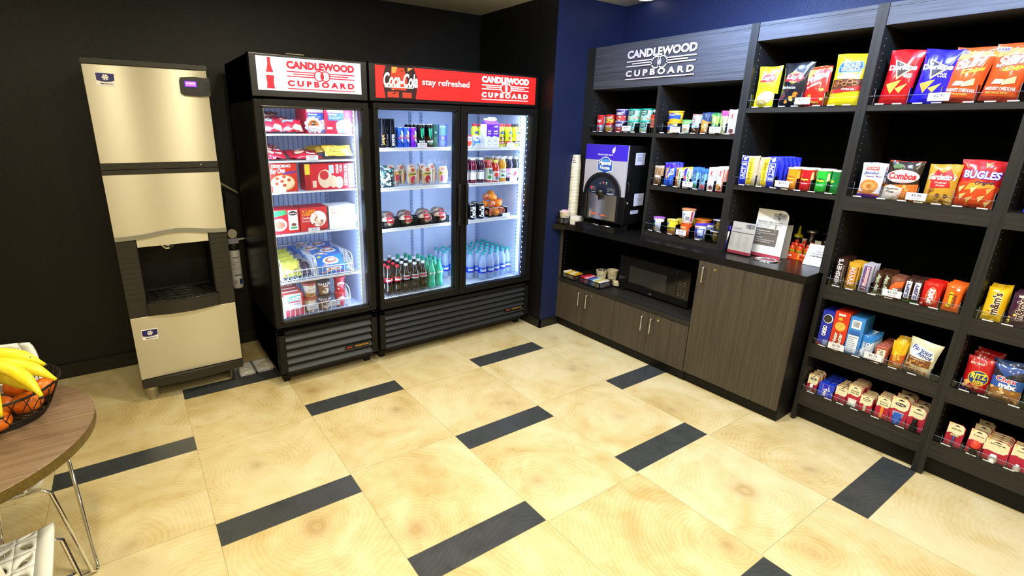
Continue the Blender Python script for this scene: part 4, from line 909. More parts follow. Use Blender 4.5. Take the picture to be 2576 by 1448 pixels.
# counter right: slip holder, sign, slot ring, energy shots, local favourites
hd = thing('slip_holder', 'clear acrylic holder with a pad of charge slips on the counter', 'slip holder', (2.985, -0.592, 0.887), RZ)
def lean(o, a): o.rotation_euler = (a, 0, 0); return o
sh = MB().box(-0.076, 0.076, -0.004, -0.002, 0.0, 0.205, M_ACRYL).box(-0.076, 0.076, 0.004, 0.006, 0.0, 0.205, M_ACRYL).box(-0.095, 0.076, -0.03, 0.05, 0, 0.003, M_ACRYL).box(-0.095, -0.078, -0.012, -0.010, 0, 0.07, M_ACRYL).box(-0.095, -0.093, -0.012, 0.006, 0, 0.07, M_ACRYL)
lean(sh.build('acrylic_shell', hd), -0.12)
sl = MB().box(-0.070, 0.070, -0.0015, 0.003, 0.004, 0.196, mat('#e9e9f2', 0.5, name='paper'))
S = flatS((-0.070, -0.0015, 0.004), (0.14, 0, 0), (0, 0, 0.192), (0, -1, 0)); its = [R_(0, 0, 1, 0.075, '#a83648'), R_(0.03, 0.66, 0.97, 0.675, '#2a2a36'), T_('Charge Slip', 0.06, 0.76, 0.42, 0.81, '#777788', 0.01)]
its += logo(0.58, 0.83, 0.96, 0.95, '#27305a', 0.38*140/(0.12*192), 0.03)
for c_ in (0.05, 0.37, 0.68):
    for r_ in range(12): its.append(R_(c_, 0.61-r_*0.036, c_+0.14, 0.617-r_*0.036, '#9a9aac'))
decals(sl, S, its+tlines(2, 0.05, 0.69, 0.9, 0.74, '#a0a0b0')); lean(sl.build('charge_slip', hd), -0.12)
pe = MB().tube([(-0.087, -0.002, 0.01), (-0.085, 0.004, 0.07)], 0.0045, ink('#2a1a9a')).tube([(-0.085, 0.004, 0.07), (-0.082, 0.010, 0.125)], 0.0045, ink('#e8e8f4')).tube([(-0.082, 0.010, 0.125), (-0.080, 0.013, 0.160)], 0.0045, ink('#3b22d0'))
setp(pe.build('pen', None, 0, (2.985, -0.592, 0.889), RZ), 'blue and white pen standing in the clear holder left of the charge slips', 'pen')
sg_ = thing('counter_sign', 'tall white counter sign with one rounded corner behind the charge slips', 'sign', (3.055, -0.715, 0.887), RZ)
pw, ph = 0.176, 0.285
o_ = [(-pw/2, 0), (pw/2, 0), (pw/2, ph-0.045)]+[(pw/2-0.045+0.045*math.cos(a*PI/16), ph-0.045+0.045*math.sin(a*PI/16)) for a in range(1, 8)]+[(pw/2-0.045, ph), (-pw/2, ph)]
cdm = MB().prism(o_, 0.004, mat('#dcdedc', 0.5, name='sign_board'), frame=((0, 0, 0), (1, 0, 0), (0, 0, 1), (0, -1, 0)))
S = flatS((-pw/2, -0.004, 0), (pw, 0, 0), (0, 0, ph), (0, -1, 0))
its = [('P', [(0.0, 1.0), (0.0, 0.93), (0.99, 0.70), (0.999, 0.84), (0.93, 0.95), (0.75, 0.998)], '#a9a9a3'), R_(0, 0, 1, 0.065, '#a83648'), R_(0.05, 0.24, 0.78, 0.60, '#6d665e')]+logo(0.52, 0.82, 0.93, 0.935, '#1d2750', 0.41*176/(0.115*285), 0.03)
its += [T_('Seriously, help yourself.', 0.08, 0.715, 0.88, 0.765, '#565650', 0.02), T_("We're always open and always on", 0.08, 0.675, 0.88, 0.705, '#7d7d76', 0.01), T_('the honor system.', 0.08, 0.635, 0.50, 0.665, '#7d7d76', 0.01), T_('To charge to your suite:', 0.10, 0.53, 0.55, 0.56, '#f0f0ee', 0.02), T_('Just fill out a charge slip and drop it in', 0.10, 0.49, 0.74, 0.515, '#e0e0dc', 0.01), T_('the slot.', 0.10, 0.455, 0.25, 0.48, '#e0e0dc', 0.01), T_('To pay cash:', 0.10, 0.39, 0.34, 0.42, '#f0f0ee', 0.02), T_('Just drop the correct amount of money', 0.10, 0.345, 0.73, 0.375, '#e0e0dc', 0.01), T_('in the slot. No charge slip needed.', 0.10, 0.305, 0.62, 0.335, '#e0e0dc', 0.01)]
decals(cdm, S, its); lean(cdm.build('printed_card', sg_), -0.08)
MB().box(-pw/2, pw/2, -0.02, 0.05, 0, 0.003, M_ACRYL).build('sign_foot', sg_)
rg = MB().lathe([(0.072, 0.0), (0.070, 0.004), (0.056, 0.005), (0.050, 0.0035), (0.047, -0.001)], M_CHROME, seg=36, caps=False).lathe([(0.047, 0.0006), (0.0001, 0.0005)], mat((0.5, 0.53, 0.6), 0.15, 1.0, name='ring_bowl'), seg=36, caps=False)
setp(rg.build('slot_ring', None, 0, (2.985, -0.763, 0.887)), 'round chrome drop-slot ring set in the counter in front of the white sign', 'slot ring')
# display box of small orange shot bottles
eb = thing('display_box', 'open orange display box of small shot bottles on the counter', 'display box', (3.145, -0.853, 0.887), RZ-0.08)
bx_ = MB().box(-0.068, 0.068, 0.0, 0.002, 0, 0.042, ink('#e8501c')).box(-0.068, 0.068, 0.10, 0.102, 0, 0.115, ink('#e9e2d8')).box(-0.068, -0.066, 0, 0.10, 0, 0.05, ink('#e8501c')).box(0.066, 0.068, 0, 0.10, 0, 0.05, ink('#e8501c')).box(-0.068, 0.068, 0, 0.10, 0, 0.002, ink('#e8501c'))
decals(bx_, flatS((-0.068, 0, 0), (0.136, 0, 0), (0, 0, 0.042), (0, -1, 0)), [T_('5', 0.52, 0.1, 0.60, 0.8, '#f6d020', 0.03, 0.2), T_('hour', 0.63, 0.35, 0.85, 0.7, '#7a1008', 0.03, 0.2), T_('THE TASTE', 0.55, 0.8, 0.95, 0.93, '#ffffff', 0.02), ('P', ell(0.2, 0.5, 0.12, 0.3), '#c93a20'), T_('5-HR', 0.1, 0.35, 0.3, 0.65, '#ffffff', 0.03)]); bx_.build('carton', eb)
e0 = thing('shot_bottle', 'small orange and yellow energy shot bottle standing in the orange display box', 'bottle', (0, 0, 0), RZ-0.08, 'small shot bottles in the display box')
mb = MB().lathe([(0.014, 0), (0.0165, 0.004), (0.0165, 0.030), (0.015, 0.034), (0.0165, 0.038), (0.0165, 0.066), (0.009, 0.078)], film('#e2401a'), seg=16)
Sx = lambda u, v, d: (math.sin((u-0.5)*2.4)*(0.0165+d), -math.cos((u-0.5)*2.4)*(0.0165+d), 0.038+v*0.028)
decals(mb, Sx, [R_(0, 0, 1, 0.6, '#d8c81c'), T_('5 HOUR', 0.1, 0.32, 0.9, 0.56, '#1c1c10', 0.03), T_('ENERGY', 0.1, 0.04, 0.9, 0.28, '#1c1c10', 0.03)], 0.15, 0, 0.0007); mb.build('bottle_body', e0)
MB().lathe([(0.0095, 0.074), (0.0105, 0.076), (0.0105, 0.092), (0.009, 0.094)], film('#c8311a'), seg=14).build('cap', e0)
from itertools import product
M0 = eb.matrix_basis if False else (Matrix.Translation((3.145, -0.853, 0.887)) @ Matrix.Rotation(RZ-0.08, 4, 'Z'))
first = True
for j, i in product(range(2), range(3)):
    p = M0 @ Vector((-0.043+i*0.043, 0.020+j*0.036, 0.003+0.012*j))
    if first: e0.location = p; first = False
    else: dup(e0, p)
lf = MB().box(-0.055, 0.055, -0.0015, 0.0, 0.0, 0.125, mat('#e6e6ea', 0.5, name='card'))
S = flatS((-0.055, -0.0015, 0), (0.11, 0, 0), (0, 0, 0.125), (0, -1, 0))
decals(lf, S, [('P', ell(0.32, 0.78, 0.28, 0.18), '#d4d4dc'), T_('Support local', 0.42, 0.64, 0.9, 0.70, '#777788', 0.01), T_('businesses with our', 0.28, 0.54, 0.9, 0.60, '#777788', 0.01), T_('Local Favorites', 0.2, 0.41, 0.92, 0.49, '#3a3a4c', 0.03)])
lo = lf.build('tent_card', None, 0, (3.075, -0.972, 0.888)); lo.rotation_euler = (-0.42, 0, RZ); setp(lo, "white tent card with bold print leaning at the counter's right end", 'card')
def condiment(x, y, lab, body, cap, kind):
    t = thing('sauce_bottle', lab, 'bottle', (x, y, 0.887))
    MB().lathe([(0.022, 0), (0.026, 0.006), (0.026, 0.105), (0.020, 0.12)], body, seg=18).build('bottle_body', t)
    if kind == 'spout': MB().lathe([(0.024, 0.118), (0.024, 0.132), (0.010, 0.138), (0.004, 0.185), (0.0001, 0.186)], cap, seg=16).build('spout_cap', t)
    else: MB().lathe([(0.012, 0.12), (0.012, 0.15), (0.030, 0.158), (0.032, 0.166), (0.02, 0.17)], cap, seg=18).build('pump_cap', t)
condiment(3.25, -0.80, 'dark bottle with a yellow pointed cap at the back of the counter', M_BLACKM, ink('#c2b32a'), 'spout')
condiment(3.25, -0.872, 'dark bottle with a silver disc cap at the back of the counter', M_BLACK, M_NICKEL, 'pump')
condiment(3.26, -0.945, 'plain dark bottle at the back right of the counter', M_BLACK, M_BLACKM, 'pump')
cat_ = MB(); rnd = random.Random(2)
for k in range(7): y = k*0.006; cat_.box(-0.05+k*0.002, 0.05+k*0.002, y, y+0.0035, 0, 0.20-0.006*k, mat('#7c7a72' if k % 2 else '#a8a69c', 0.6, name='folder'))
co = cat_.build('folder_stack', None, 0, (3.10, -0.775, 0.887)); co.rotation_euler = (0, 0, RZ+0.9); setp(co, 'grey folders standing behind the right side of the white counter sign', 'folders')
bw = MB().box(-0.09, 0.09, 0, 0.12, 0, 0.09, mat('#1c130d', 0.4, name='dark_box')).box(-0.05, 0.09, -0.001, 0, 0.075, 0.095, mat('#c9b59a', 0.6, name='tan_card'))
setp(bw.build('carton', None, 0, (3.19, -0.955, 0.887), RZ), 'dark brown carton with a tan edge behind the tent card', 'carton')

# ================================================================== GOODS: builders (front faces local -Y, base centre at the origin)
def _sp(x, p): return max(x, 0.0)**p
def bag(name, label, cat, W, H, T, base, items, group=None, waist=0.07, flare=0.0, seal=0.045, seed=1, fm=None, wr=1.0, lean=0.0, parts=None):
    s1 = seed*1.7
    def S(u, v, d, back=1):
        vv = min(max((v-seal)/(1-2*seal), 0), 1)
        t = T/2*_sp(math.sin(PI*min(vv*0.92+0.04, 1)), 0.6)*_sp(math.sin(PI*min(max(u, 0), 1)), 0.55) if 0 < vv < 1 else 0.0006
        x = (u-0.5)*W*(1-waist*math.sin(PI*min(max(v, 0), 1))+flare*v*v)
        wv = wr*0.0022*(math.sin(9*u+s1)*math.sin(7*v+s1*2)+0.6*math.sin(21*v+13*u+s1)*_sp(1-abs(2*v-1), 0.3)*abs(2*v-1)+0.5*math.sin(17*u-4*v+s1))
        z = v*H+(0.012*H*math.sin(5*u+s1) if v > 0.9 else 0)*min(1, (v-0.9)*10)
        cr = 0.0016*math.sin(u*40+s1)*(1 if (v < seal or v > 1-seal) else 0)
        return (x, -(t*1.0+wv+cr)*1.0+lean*v*v-d if back == 1 else (t+wv*0.4-cr)+lean*v*v+d, max(z, 0.0))
    m = MB(); f = fm or film(base)
    m.grid(lambda u, v: S(u, v, 0.0), 14, 18, f); m.grid(lambda u, v: S(u, v, 0.0, -1), 10, 12, f, flip=True)
    decals(m, lambda u, v, d: S(u, v, d), items, 0.09, 0.07, 0.0010, 0.00022)
    o = m.build(name); return setp(o, label, cat, group)
def carton(name, label, cat, W, H, D, base, front, group=None, side=None, top=None, sidec=None):
    m = MB().box(-W/2, W/2, -D/2, D/2, 0, H, ink(base))
    if sidec: m.box(-W/2-0.0003, -W/2, -D/2, D/2, 0, H, ink(sidec)).box(W/2, W/2+0.0003, -D/2, D/2, 0, H, ink(sidec))
    decals(m, flatS((-W/2, -D/2, 0), (W, 0, 0), (0, 0, H), (0, -1, 0)), front)
    if side: decals(m, flatS((-W/2, D/2, 0), (0, -D, 0), (0, 0, H), (-1, 0, 0)), side)
    if top: decals(m, flatS((-W/2, -D/2, H), (W, 0, 0), (0, D, 0), (0, 0, 1)), top)
    return setp(m.build(name), label, cat, group)
def cylS(r, z0, h, span=2.6):
    rr = r if callable(r) else (lambda v: r)
    return lambda u, v, d: (math.sin((u-0.5)*span)*(rr(v)+d), -math.cos((u-0.5)*span)*(rr(v)+d), z0+v*h)
def tub(name, label, cat, rb, rt, h, base, items, lid, group=None, lidh=0.008, rim=0.003, lm=None, clear=None, seg=28):
    t = thing(name, label, cat, group=group)
    m = MB().lathe([(rb*0.96, 0), (rb, 0.002), (rt, h-lidh), (rt*0.98, h-lidh+0.001)], clear or film(base), seg=seg)
    decals(m, cylS(lambda v: rb+(rt-rb)*v, 0.0, h-lidh), items, 0.07, 0, 0.0007); m.build('tub_body', t)
    MB().lathe([(rt, h-lidh-0.001), (rt+rim, h-lidh), (rt+rim, h-0.0015), (rt+rim-0.002, h), (rt*0.85, h-0.001), (0.0001, h-0.001)], lm or ink(lid), seg=seg).build('lid', t)
    return t
def can(name, label, r, h, base, items, group=None, rimc=None, metal=0.5):
    t = thing(name, label, 'can', group=group)
    m = MB().lathe([(r*0.78, 0), (r*0.82, 0.003), (r, 0.010), (r, h-0.014), (r*0.86, h-0.003)], mat(base, 0.22, metal, name='can_print'), seg=22)
    decals(m, cylS(r, 0.010, h-0.024), items, 0.09, 0, 0.0007); m.build('can_body', t)
    MB().lathe([(r*0.86, h-0.004), (r*0.88, h-0.001), (r*0.84, h), (r*0.80, h-0.004), (0.0001, h-0.004)], M_NICKEL, seg=22).build('can_end', t)
    return t
def bottle(name, label, prof, bodym, capc, capr, capz, caph, items, lz, lh, lr, labelc, group=None, extra=None, cat='bottle', seg=20):
    t = thing(name, label, cat, group=group)
    m = MB().lathe(prof, bodym, seg=seg); m.build('bottle_body', t)
    if extra: extra(t)
    if labelc:
        m = MB().lathe([(lr, lz), (lr, lz+lh)], ink(labelc), seg=seg, caps=False); decals(m, cylS(lr, lz, lh), items, 0.09, 0, 0.0006); m.build('label_band', t)
    m = MB().lathe([(capr*0.95, capz), (capr, capz+0.001), (capr, capz+caph-0.002), (capr*0.9, capz+caph), (0.0001, capz+caph)], ink(capc), seg=16); m.build('cap', t)
    return t
def put(o, x, y, z, rz=0.0, tilt=0.0, roll=0.0):
    o.location = (x, y, z); o.rotation_euler = (tilt, roll, rz); return o
XS = 2.972
def shelf(o, yl, yr, z, D, rz=0.0, tilt=0.0, roll=0.0, xo=0.0): return put(o, XS+D/2+xo, (yl+yr)/2, z, RZ+rz, tilt, roll)
def rows(o, n, step, label, group, x0=None, drift=0.0, dz=0.0, jit=0.0):
    """copies standing behind o"""
    rnd = random.Random(len(label))
    for k in range(1, n+1):
        p = Vector(o.location)+Vector((step*k, drift*k, dz*k))
        c = dup(o, p, label=label, group=group); c.rotation_euler = (o.rotation_euler[0]+rnd.uniform(-jit, jit), o.rotation_euler[1]+rnd.uniform(-jit, jit), o.rotation_euler[2]+rnd.uniform(-jit, jit))
def price(txt, y, z, where, x=2.951, sub='This shelf'):
    m = MB().box(-0.037, 0.037, -0.0008, 0.0008, 0, 0.035, mat('#e2e2ea', 0.5, name='price_card'))
    decals(m, flatS((-0.037, -0.0008, 0), (0.074, 0, 0), (0, 0, 0.035), (0, -1, 0)), [T_(txt, 0.26, 0.48, 0.74, 0.82, '#3c3c44', 0.012), T_(sub, 0.28, 0.16, 0.72, 0.36, '#6c6c76', 0.0), R_(0.02, 0.02, 0.98, 0.06, '#b8a0a0')], d0=0.0004)
    m.box(-0.01, 0.01, -0.0003, 0.012, -0.008, 0.006, M_ACRYL)
    return setp(m.build('price_card', None, 0, (x, y, z), RZ), 'white price card reading %s, %s' % (txt, where), 'price card')
M_ACEDGE = mat('#8f99ad', 0.3, name='acrylic_edge')
def tray(z, yl, yr, divs, label, h=0.045, dh=0.075, dep=0.13):
    t = thing('shelf_divider_tray', label, 'divider tray')
    MB().box(2.9595, 2.962, yr+0.002, yl-0.002, z, z+h, M_ACRYL).box(2.9595, 2.975, yr+0.002, yl-0.002, z, z+0.003, M_ACRYL).build('front_lip', t)
    for y in divs: MB().box(2.9625, 2.962+dep, y-0.0009, y+0.0009, z, z+dh*0.85, M_ACRYL).box(2.962, 2.9625, y-0.0006, y+0.0006, z, z+dh*0.85, M_ACEDGE).build('divider', t)
    MB().box(2.9593, 2.9622, yr+0.002, yl-0.002, z+h, z+h+0.0008, M_ACEDGE).build('lip_edge', t)
    rnd = random.Random(int(z*1000)); y = yl-0.03
    while y > yr+0.05:
        MB().box(2.9585, 2.9592, y-0.035, y, z+0.001, z+0.006, mat('#d8d8de', 0.5, name='strip_label')).build('strip_label', t); y -= rnd.uniform(0.055, 0.11)
Z1, Z2, Z3, Z4, Z5 = 1.749, 1.309, 0.8315, 0.4865, 0.1965
# ------------------------------------------------------------------ unit 1, upper left shelf
A = 1.597
def stack2(o, h, lab, grp=None): return dup(o, Vector(o.location)+Vector((0, 0, h)), label=lab, group=grp)
o = tub('soup_cup', 'tall red and white soup cup with a red cap, leftmost on its shelf', 'soup cup', 0.030, 0.031, 0.122, '#d9dde8', [R_(0, 0.45, 1, 1, '#c51a24'), T_('Camp', 0.1, 0.55, 0.75, 0.85, '#f4f4f8', 0.02, 0.35), E_(0.55, 0.2, 0.12, 0.14, '#c51a24'), T_('SOUP', 0.3, 0.35, 0.7, 0.43, '#333366', 0.03)], '#d0202a'); shelf(o, 0.640, 0.575, A, 0.064)
o = tub('pasta_cup', 'red-lidded pasta cup at the bottom of the small red stack', 'pasta cup', 0.035, 0.037, 0.062, '#b8302a', [R_(0, 0.1, 1, 0.6, '#d8b03c'), T_('RAVIOLI', 0.2, 0.62, 0.8, 0.86, '#f4e8d0', 0.03)]+chips(8, 0.1, 0.12, 0.9, 0.55, ['#b8402a', '#4f8a3a', '#e8c050'], 0.1, 3), '#d8281c'); shelf(o, 0.560, 0.484, A, 0.076); stack2(o, 0.062, 'red-lidded pasta cup on top of the small red stack')
o = tub('pasta_tub', 'purple and red tub with a grey lid, lower of the two in its stack', 'pasta tub', 0.043, 0.046, 0.080, '#3c2a7c', [R_(0, 0.0, 1, 0.5, '#c0424a'), T_('CHEESY', 0.2, 0.55, 0.8, 0.82, '#f4f4ff', 0.03)]+chips(9, 0.05, 0.05, 0.95, 0.45, ['#e8b060', '#c83a3a', '#f0d8a0'], 0.09, 5), '#9c9ac0'); shelf(o, 0.470, 0.376, A, 0.092); stack2(o, 0.081, 'purple and red tub with a grey lid, upper of the two in its stack')
TE = [R_(0, 0.0, 1, 0.42, '#8fd0bc'), ('P', [(0.25, 0.95), (0.75, 0.95), (0.72, 0.55), (0.5, 0.45), (0.28, 0.55)], '#0e5a4c'), T_('Healthy', 0.32, 0.74, 0.68, 0.88, '#e8f8f0', 0.02), T_('Choice', 0.35, 0.58, 0.65, 0.70, '#e8f8f0', 0.02)]+chips(9, 0.05, 0.05, 0.95, 0.35, ['#f0e6d0', '#c88a4a', '#d05838', '#e8c878'], 0.09, 6)
o = tub('soup_tub', 'teal soup tub at the bottom of the left teal stack', 'soup tub', 0.045, 0.047, 0.080, '#9fdccb', TE, '#18a890'); shelf(o, 0.362, 0.268, A, 0.094); te = o
stack2(o, 0.081, 'teal soup tub on top of the left teal stack')
o2 = dup(te, (XS+0.047, 0.205, A), label='teal soup tub at the bottom of the right teal stack'); stack2(o2, 0.081, 'teal soup tub on top of the right teal stack')
o3 = dup(te, (XS+0.150, 0.180, A), label='teal soup tub in the stack behind the clear bottle', group='teal tubs behind'); stack2(o3, 0.081, 'teal soup tub in the stack behind the clear bottle', 'teal tubs behind')
o = bottle('clear_bottle', 'slim clear bottle with an orange label at the right end of the upper left shelf', [(0.018, 0), (0.024, 0.004), (0.024, 0.11), (0.012, 0.14)], M_PET, '#dfe6f4', 0.012, 0.138, 0.014, [R_(0, 0.7, 1, 1, '#b83226'), T_('BOOST', 0.3, 0.1, 0.7, 0.65, '#333344', 0.03, 0, 90)], 0.035, 0.085, 0.0245, '#e86a4a'); shelf(o, 0.155, 0.107, A, 0.048)
tray(1.596, 0.676, 0.103, (0.57, 0.475, 0.37, 0.265, 0.16), 'clear divider tray of the upper left shelf with soup tubs')
price('$4.00', 0.325, 1.606, 'in front of the teal tubs')
# ------------------------------------------------------------------ unit 1, upper right shelf
MC = [R_(0, 0.30, 1, 0.72, '#2a4fc0'), E_(0.5, 0.72, 0.2, 0.2, '#2746a8'), T_('EASY MAC', 0.34, 0.66, 0.66, 0.78, '#ffffff', 0.03), E_(0.6, 0.2, 0.25, 0.16, '#f2a020')]
o = tub('noodle_cup', 'blue and yellow macaroni cup at the bottom of its stack of two', 'macaroni cup', 0.042, 0.047, 0.070, '#efb62a', MC, '#e0a82c'); shelf(o, 0.030, -0.065, A, 0.094); stack2(o, 0.071, 'blue and yellow macaroni cup on top of its stack of two')
o = tub('noodle_tub', 'white noodle tub with a bright green lid on the upper right shelf', 'noodle tub', 0.036, 0.039, 0.085, '#cfe6cf', [E_(0.5, 0.32, 0.3, 0.25, '#efe6d2'), E_(0.55, 0.32, 0.16, 0.12, '#c8a070'), R_(0, 0.75, 1, 0.9, '#6cb85a')], '#5fcf52'); shelf(o, -0.082, -0.160, A, 0.078)
o = tub('bowl_tub', 'dark bowl with a black lid behind the green-lidded tub', 'noodle bowl', 0.040, 0.058, 0.11, '#2a2018', [E_(0.5, 0.6, 0.25, 0.2, '#8a5a20')], '#141416'); put(o, 3.16, -0.150, A, RZ)
def bar(label, W, H, base, items, seed, T=0.022, group=None, cat='snack bar', name='snack_bar'): return bag(name, label, cat, W, H, T, base, items, group, 0.03, 0.0, 0.07, seed, wr=0.5)
wht = '#ecedf4'
o = bar('brown and pale blue energy bar, leftmost bar on the upper right shelf', 0.056, 0.120, '#8c7466', [R_(0, 0.3, 1, 0.9, '#9cc0d8'), T_('CLIF', 0.1, 0.45, 0.4, 0.85, '#a02828', 0.03, 0, 90), R_(0, 0.05, 1, 0.30, '#4a2a1e')]+chips(7, 0.2, 0.1, 0.8, 0.4, ['#8a5a3a', '#efe0c8'], 0.09, 3, 6, 0.5), 1); shelf(o, -0.163, -0.222, A, 0.022, 0.1); rows(o, 3, 0.028, 'brown energy bar standing behind the front one', 'energy bars behind')
o = bar('navy and orange energy bar, second bar on the upper right shelf', 0.050, 0.128, '#2c4468', [('P', [(0, 0.05), (1, 0.05), (1, 0.55), (0, 0.7)], '#e2863a'), T_('BAR', 0.5, 0.1, 0.8, 0.5, '#f8e6b0', 0.03, 0, 90), E_(0.3, 0.28, 0.2, 0.12, '#e8c24a')], 2); shelf(o, -0.228, -0.279, A, 0.022); rows(o, 4, 0.028, 'navy energy bar standing behind the orange-based one', 'navy bars behind')
o = bar('green granola bar, third bar on the upper right shelf', 0.050, 0.124, '#2f7c3c', [('P', [(0, 0.6), (1, 0.4), (1, 0.8), (0, 0.95)], '#8cc24a'), T_('VALLEY', 0.3, 0.15, 0.6, 0.85, '#f2f8d8', 0.03, 0, 90)], 3); shelf(o, -0.292, -0.345, A, 0.022); rows(o, 3, 0.028, 'green granola bar standing behind the front green one', 'green bars behind')
o = bar('pink topped granola bar with a pale yellow front on the upper right shelf', 0.044, 0.136, '#e6dfa8', [R_(0, 0.78, 1, 1, '#b83a78'), T_('CHEWY', 0.3, 0.15, 0.65, 0.75, '#6a8a3a', 0.03, 0, 90)], 4); shelf(o, -0.352, -0.395, A, 0.022, -0.1); rows(o, 3, 0.028, 'pink topped granola bar behind the front pink one', 'pink bars behind')
K = [T_('K', 0.3, 0.62, 0.7, 0.86, '#c8202c', 0.03, 0.3), R_(0.4, 0.1, 0.6, 0.55, '#d8d8e4'), E_(0.5, 0.15, 0.25, 0.08, '#8a4a3a'), R_(0.0, 0.0, 1, 0.03, '#c8202c')]
o = bar('white cereal bar with a red letter at the right end of the upper right shelf', 0.050, 0.142, wht, K, 5); shelf(o, -0.402, -0.450, A, 0.022, 0.15); rows(o, 4, 0.028, 'white cereal bar standing behind the one with the red letter on the upper right shelf', 'white bars behind, upper')
tray(1.596, 0.081, -0.463, (0.035, -0.073, -0.162, -0.225, -0.285, -0.35, -0.398), 'clear divider tray of the upper right shelf with snack bars')
price('$2.25', -0.068, 1.602, 'in front of the macaroni cups'); price('$1.50', -0.342, 1.604, 'in front of the upper right bars')
# ------------------------------------------------------------------ unit 1, middle right shelf
Bz = 1.2515
o = bag('pretzel_bag', 'clear bag of brown pretzel sticks at the left end of the middle shelf', 'snack bag', 0.076, 0.130, 0.035, '#9a7a58', [R_(0.05, 0.9, 0.95, 0.99, '#ece8e4')]+[('P', [(x, 0.1), (x+0.05, 0.1), (x+0.1, 0.8), (x+0.04, 0.8)], '#b99a72' if k % 2 else '#7d5f42') for k, x in enumerate([0.06, 0.16, 0.27, 0.4, 0.52, 0.63, 0.74, 0.84])]+[R_(0.2, 0.38, 0.8, 0.5, '#e2d6ce')], seed=2); shelf(o, 0.074, 0.0, Bz, 0.035)
o = bag('pastry_pouch', 'blue and violet pastry pouch with a crumpled top on the middle shelf', 'pastry pouch', 0.085, 0.156, 0.03, '#2a5ad0', [R_(0, 0.78, 1, 1, '#4a1fd8'), ('P', [(0.05, 0.35), (0.35, 0.5), (0.45, 0.75), (0.15, 0.8)], '#d8925c'), ('P', [(0.5, 0.45), (0.9, 0.5), (0.85, 0.78), (0.55, 0.7)], '#e8ecfa'), T_('POP', 0.55, 0.52, 0.85, 0.68, '#3a2ac0', 0.04)]+chips(6, 0.1, 0.2, 0.5, 0.5, ['#e8a85c', '#f2e0c0'], 0.07, 2), seed=3, wr=2.0); shelf(o, -0.012, -0.092, Bz, 0.03); rows(o, 2, 0.035, 'blue pastry pouch with a violet crumpled top behind the front one', 'pastry pouches behind', jit=0.05)
BV = lambda c, c2: [R_(0, 0, 0.45, 1, c), T_('belVita', 0.55, 0.2, 0.85, 0.8, '#2a8a4a', 0.03, 0, -90), E_(0.25, 0.5, 0.2, 0.1, c2), ('P', [(0, 0.86), (0.5, 1.0), (1, 0.86), (1, 1), (0, 1)], '#e2d42c')]
o = bar('cream and brown breakfast biscuit pack with a yellow top on the middle shelf', 0.048, 0.126, '#f0ead2', BV('#a86238', '#e0b078'), 6); shelf(o, -0.100, -0.147, Bz, 0.022); rows(o, 2, 0.026, 'brown breakfast biscuit pack behind the front one', 'brown biscuit packs behind')
o = bar('cream and violet breakfast biscuit pack with a yellow top on the middle shelf', 0.052, 0.133, '#f0ead2', BV('#4a3ac0', '#c05868'), 7); shelf(o, -0.157, -0.209, Bz, 0.022); rows(o, 2, 0.026, 'violet breakfast biscuit pack behind the front one', 'violet biscuit packs behind')
NG = lambda c: [R_(0, 0.78, 1, 1, '#2f6ac8'), T_('NUTRI', 0.5, 0.38, 0.75, 0.86, '#16325e', 0.03, 0, -90), T_('GRAIN', 0.22, 0.38, 0.47, 0.86, '#16325e', 0.03, 0, -90), E_(0.55, 0.14, 0.35, 0.12, c), E_(0.3, 0.25, 0.15, 0.08, '#d8a070')]
o = bar('blue cereal bar with a green fruit picture on the middle shelf', 0.046, 0.136, '#7db4e4', NG('#4aa874'), 8); shelf(o, -0.216, -0.262, Bz, 0.022); rows(o, 2, 0.028, 'blue cereal bar behind the one with the green fruit picture', 'blue bars behind, left')
o = bar('blue cereal bar with a pink fruit picture on the middle shelf', 0.046, 0.131, '#7db4e4', NG('#e0687c'), 9); shelf(o, -0.272, -0.318, Bz, 0.022); rows(o, 2, 0.028, 'blue cereal bar behind the one with the pink fruit picture', 'blue bars behind, right')
o = bar('white cereal bar, left of the two white ones on the middle shelf', 0.046, 0.146, wht, K, 10); shelf(o, -0.328, -0.374, Bz, 0.022, 0.2); rows(o, 3, 0.028, 'white cereal bar standing behind the left white one on the middle shelf', 'white bars behind, middle left', drift=-0.006)
o = bar('white cereal bar with an orange picture, right of the two on the middle shelf', 0.046, 0.152, '#f2e6e2', K+[R_(0.8, 0.05, 0.95, 0.9, '#d8583a'), E_(0.3, 0.2, 0.25, 0.12, '#d89a3c')], 11); shelf(o, -0.386, -0.432, Bz, 0.022, 0.12); rows(o, 3, 0.028, 'pale cereal bar standing behind the right white one on the middle shelf', 'white bars behind, middle right', drift=-0.006)
tray(1.250, 0.081, -0.463, (0.0, -0.095, -0.152, -0.213, -0.267, -0.322, -0.380, -0.438), 'clear divider tray of the middle shelf with cereal bars')
price('$1.50', -0.211, 1.261, 'by the violet biscuit pack')
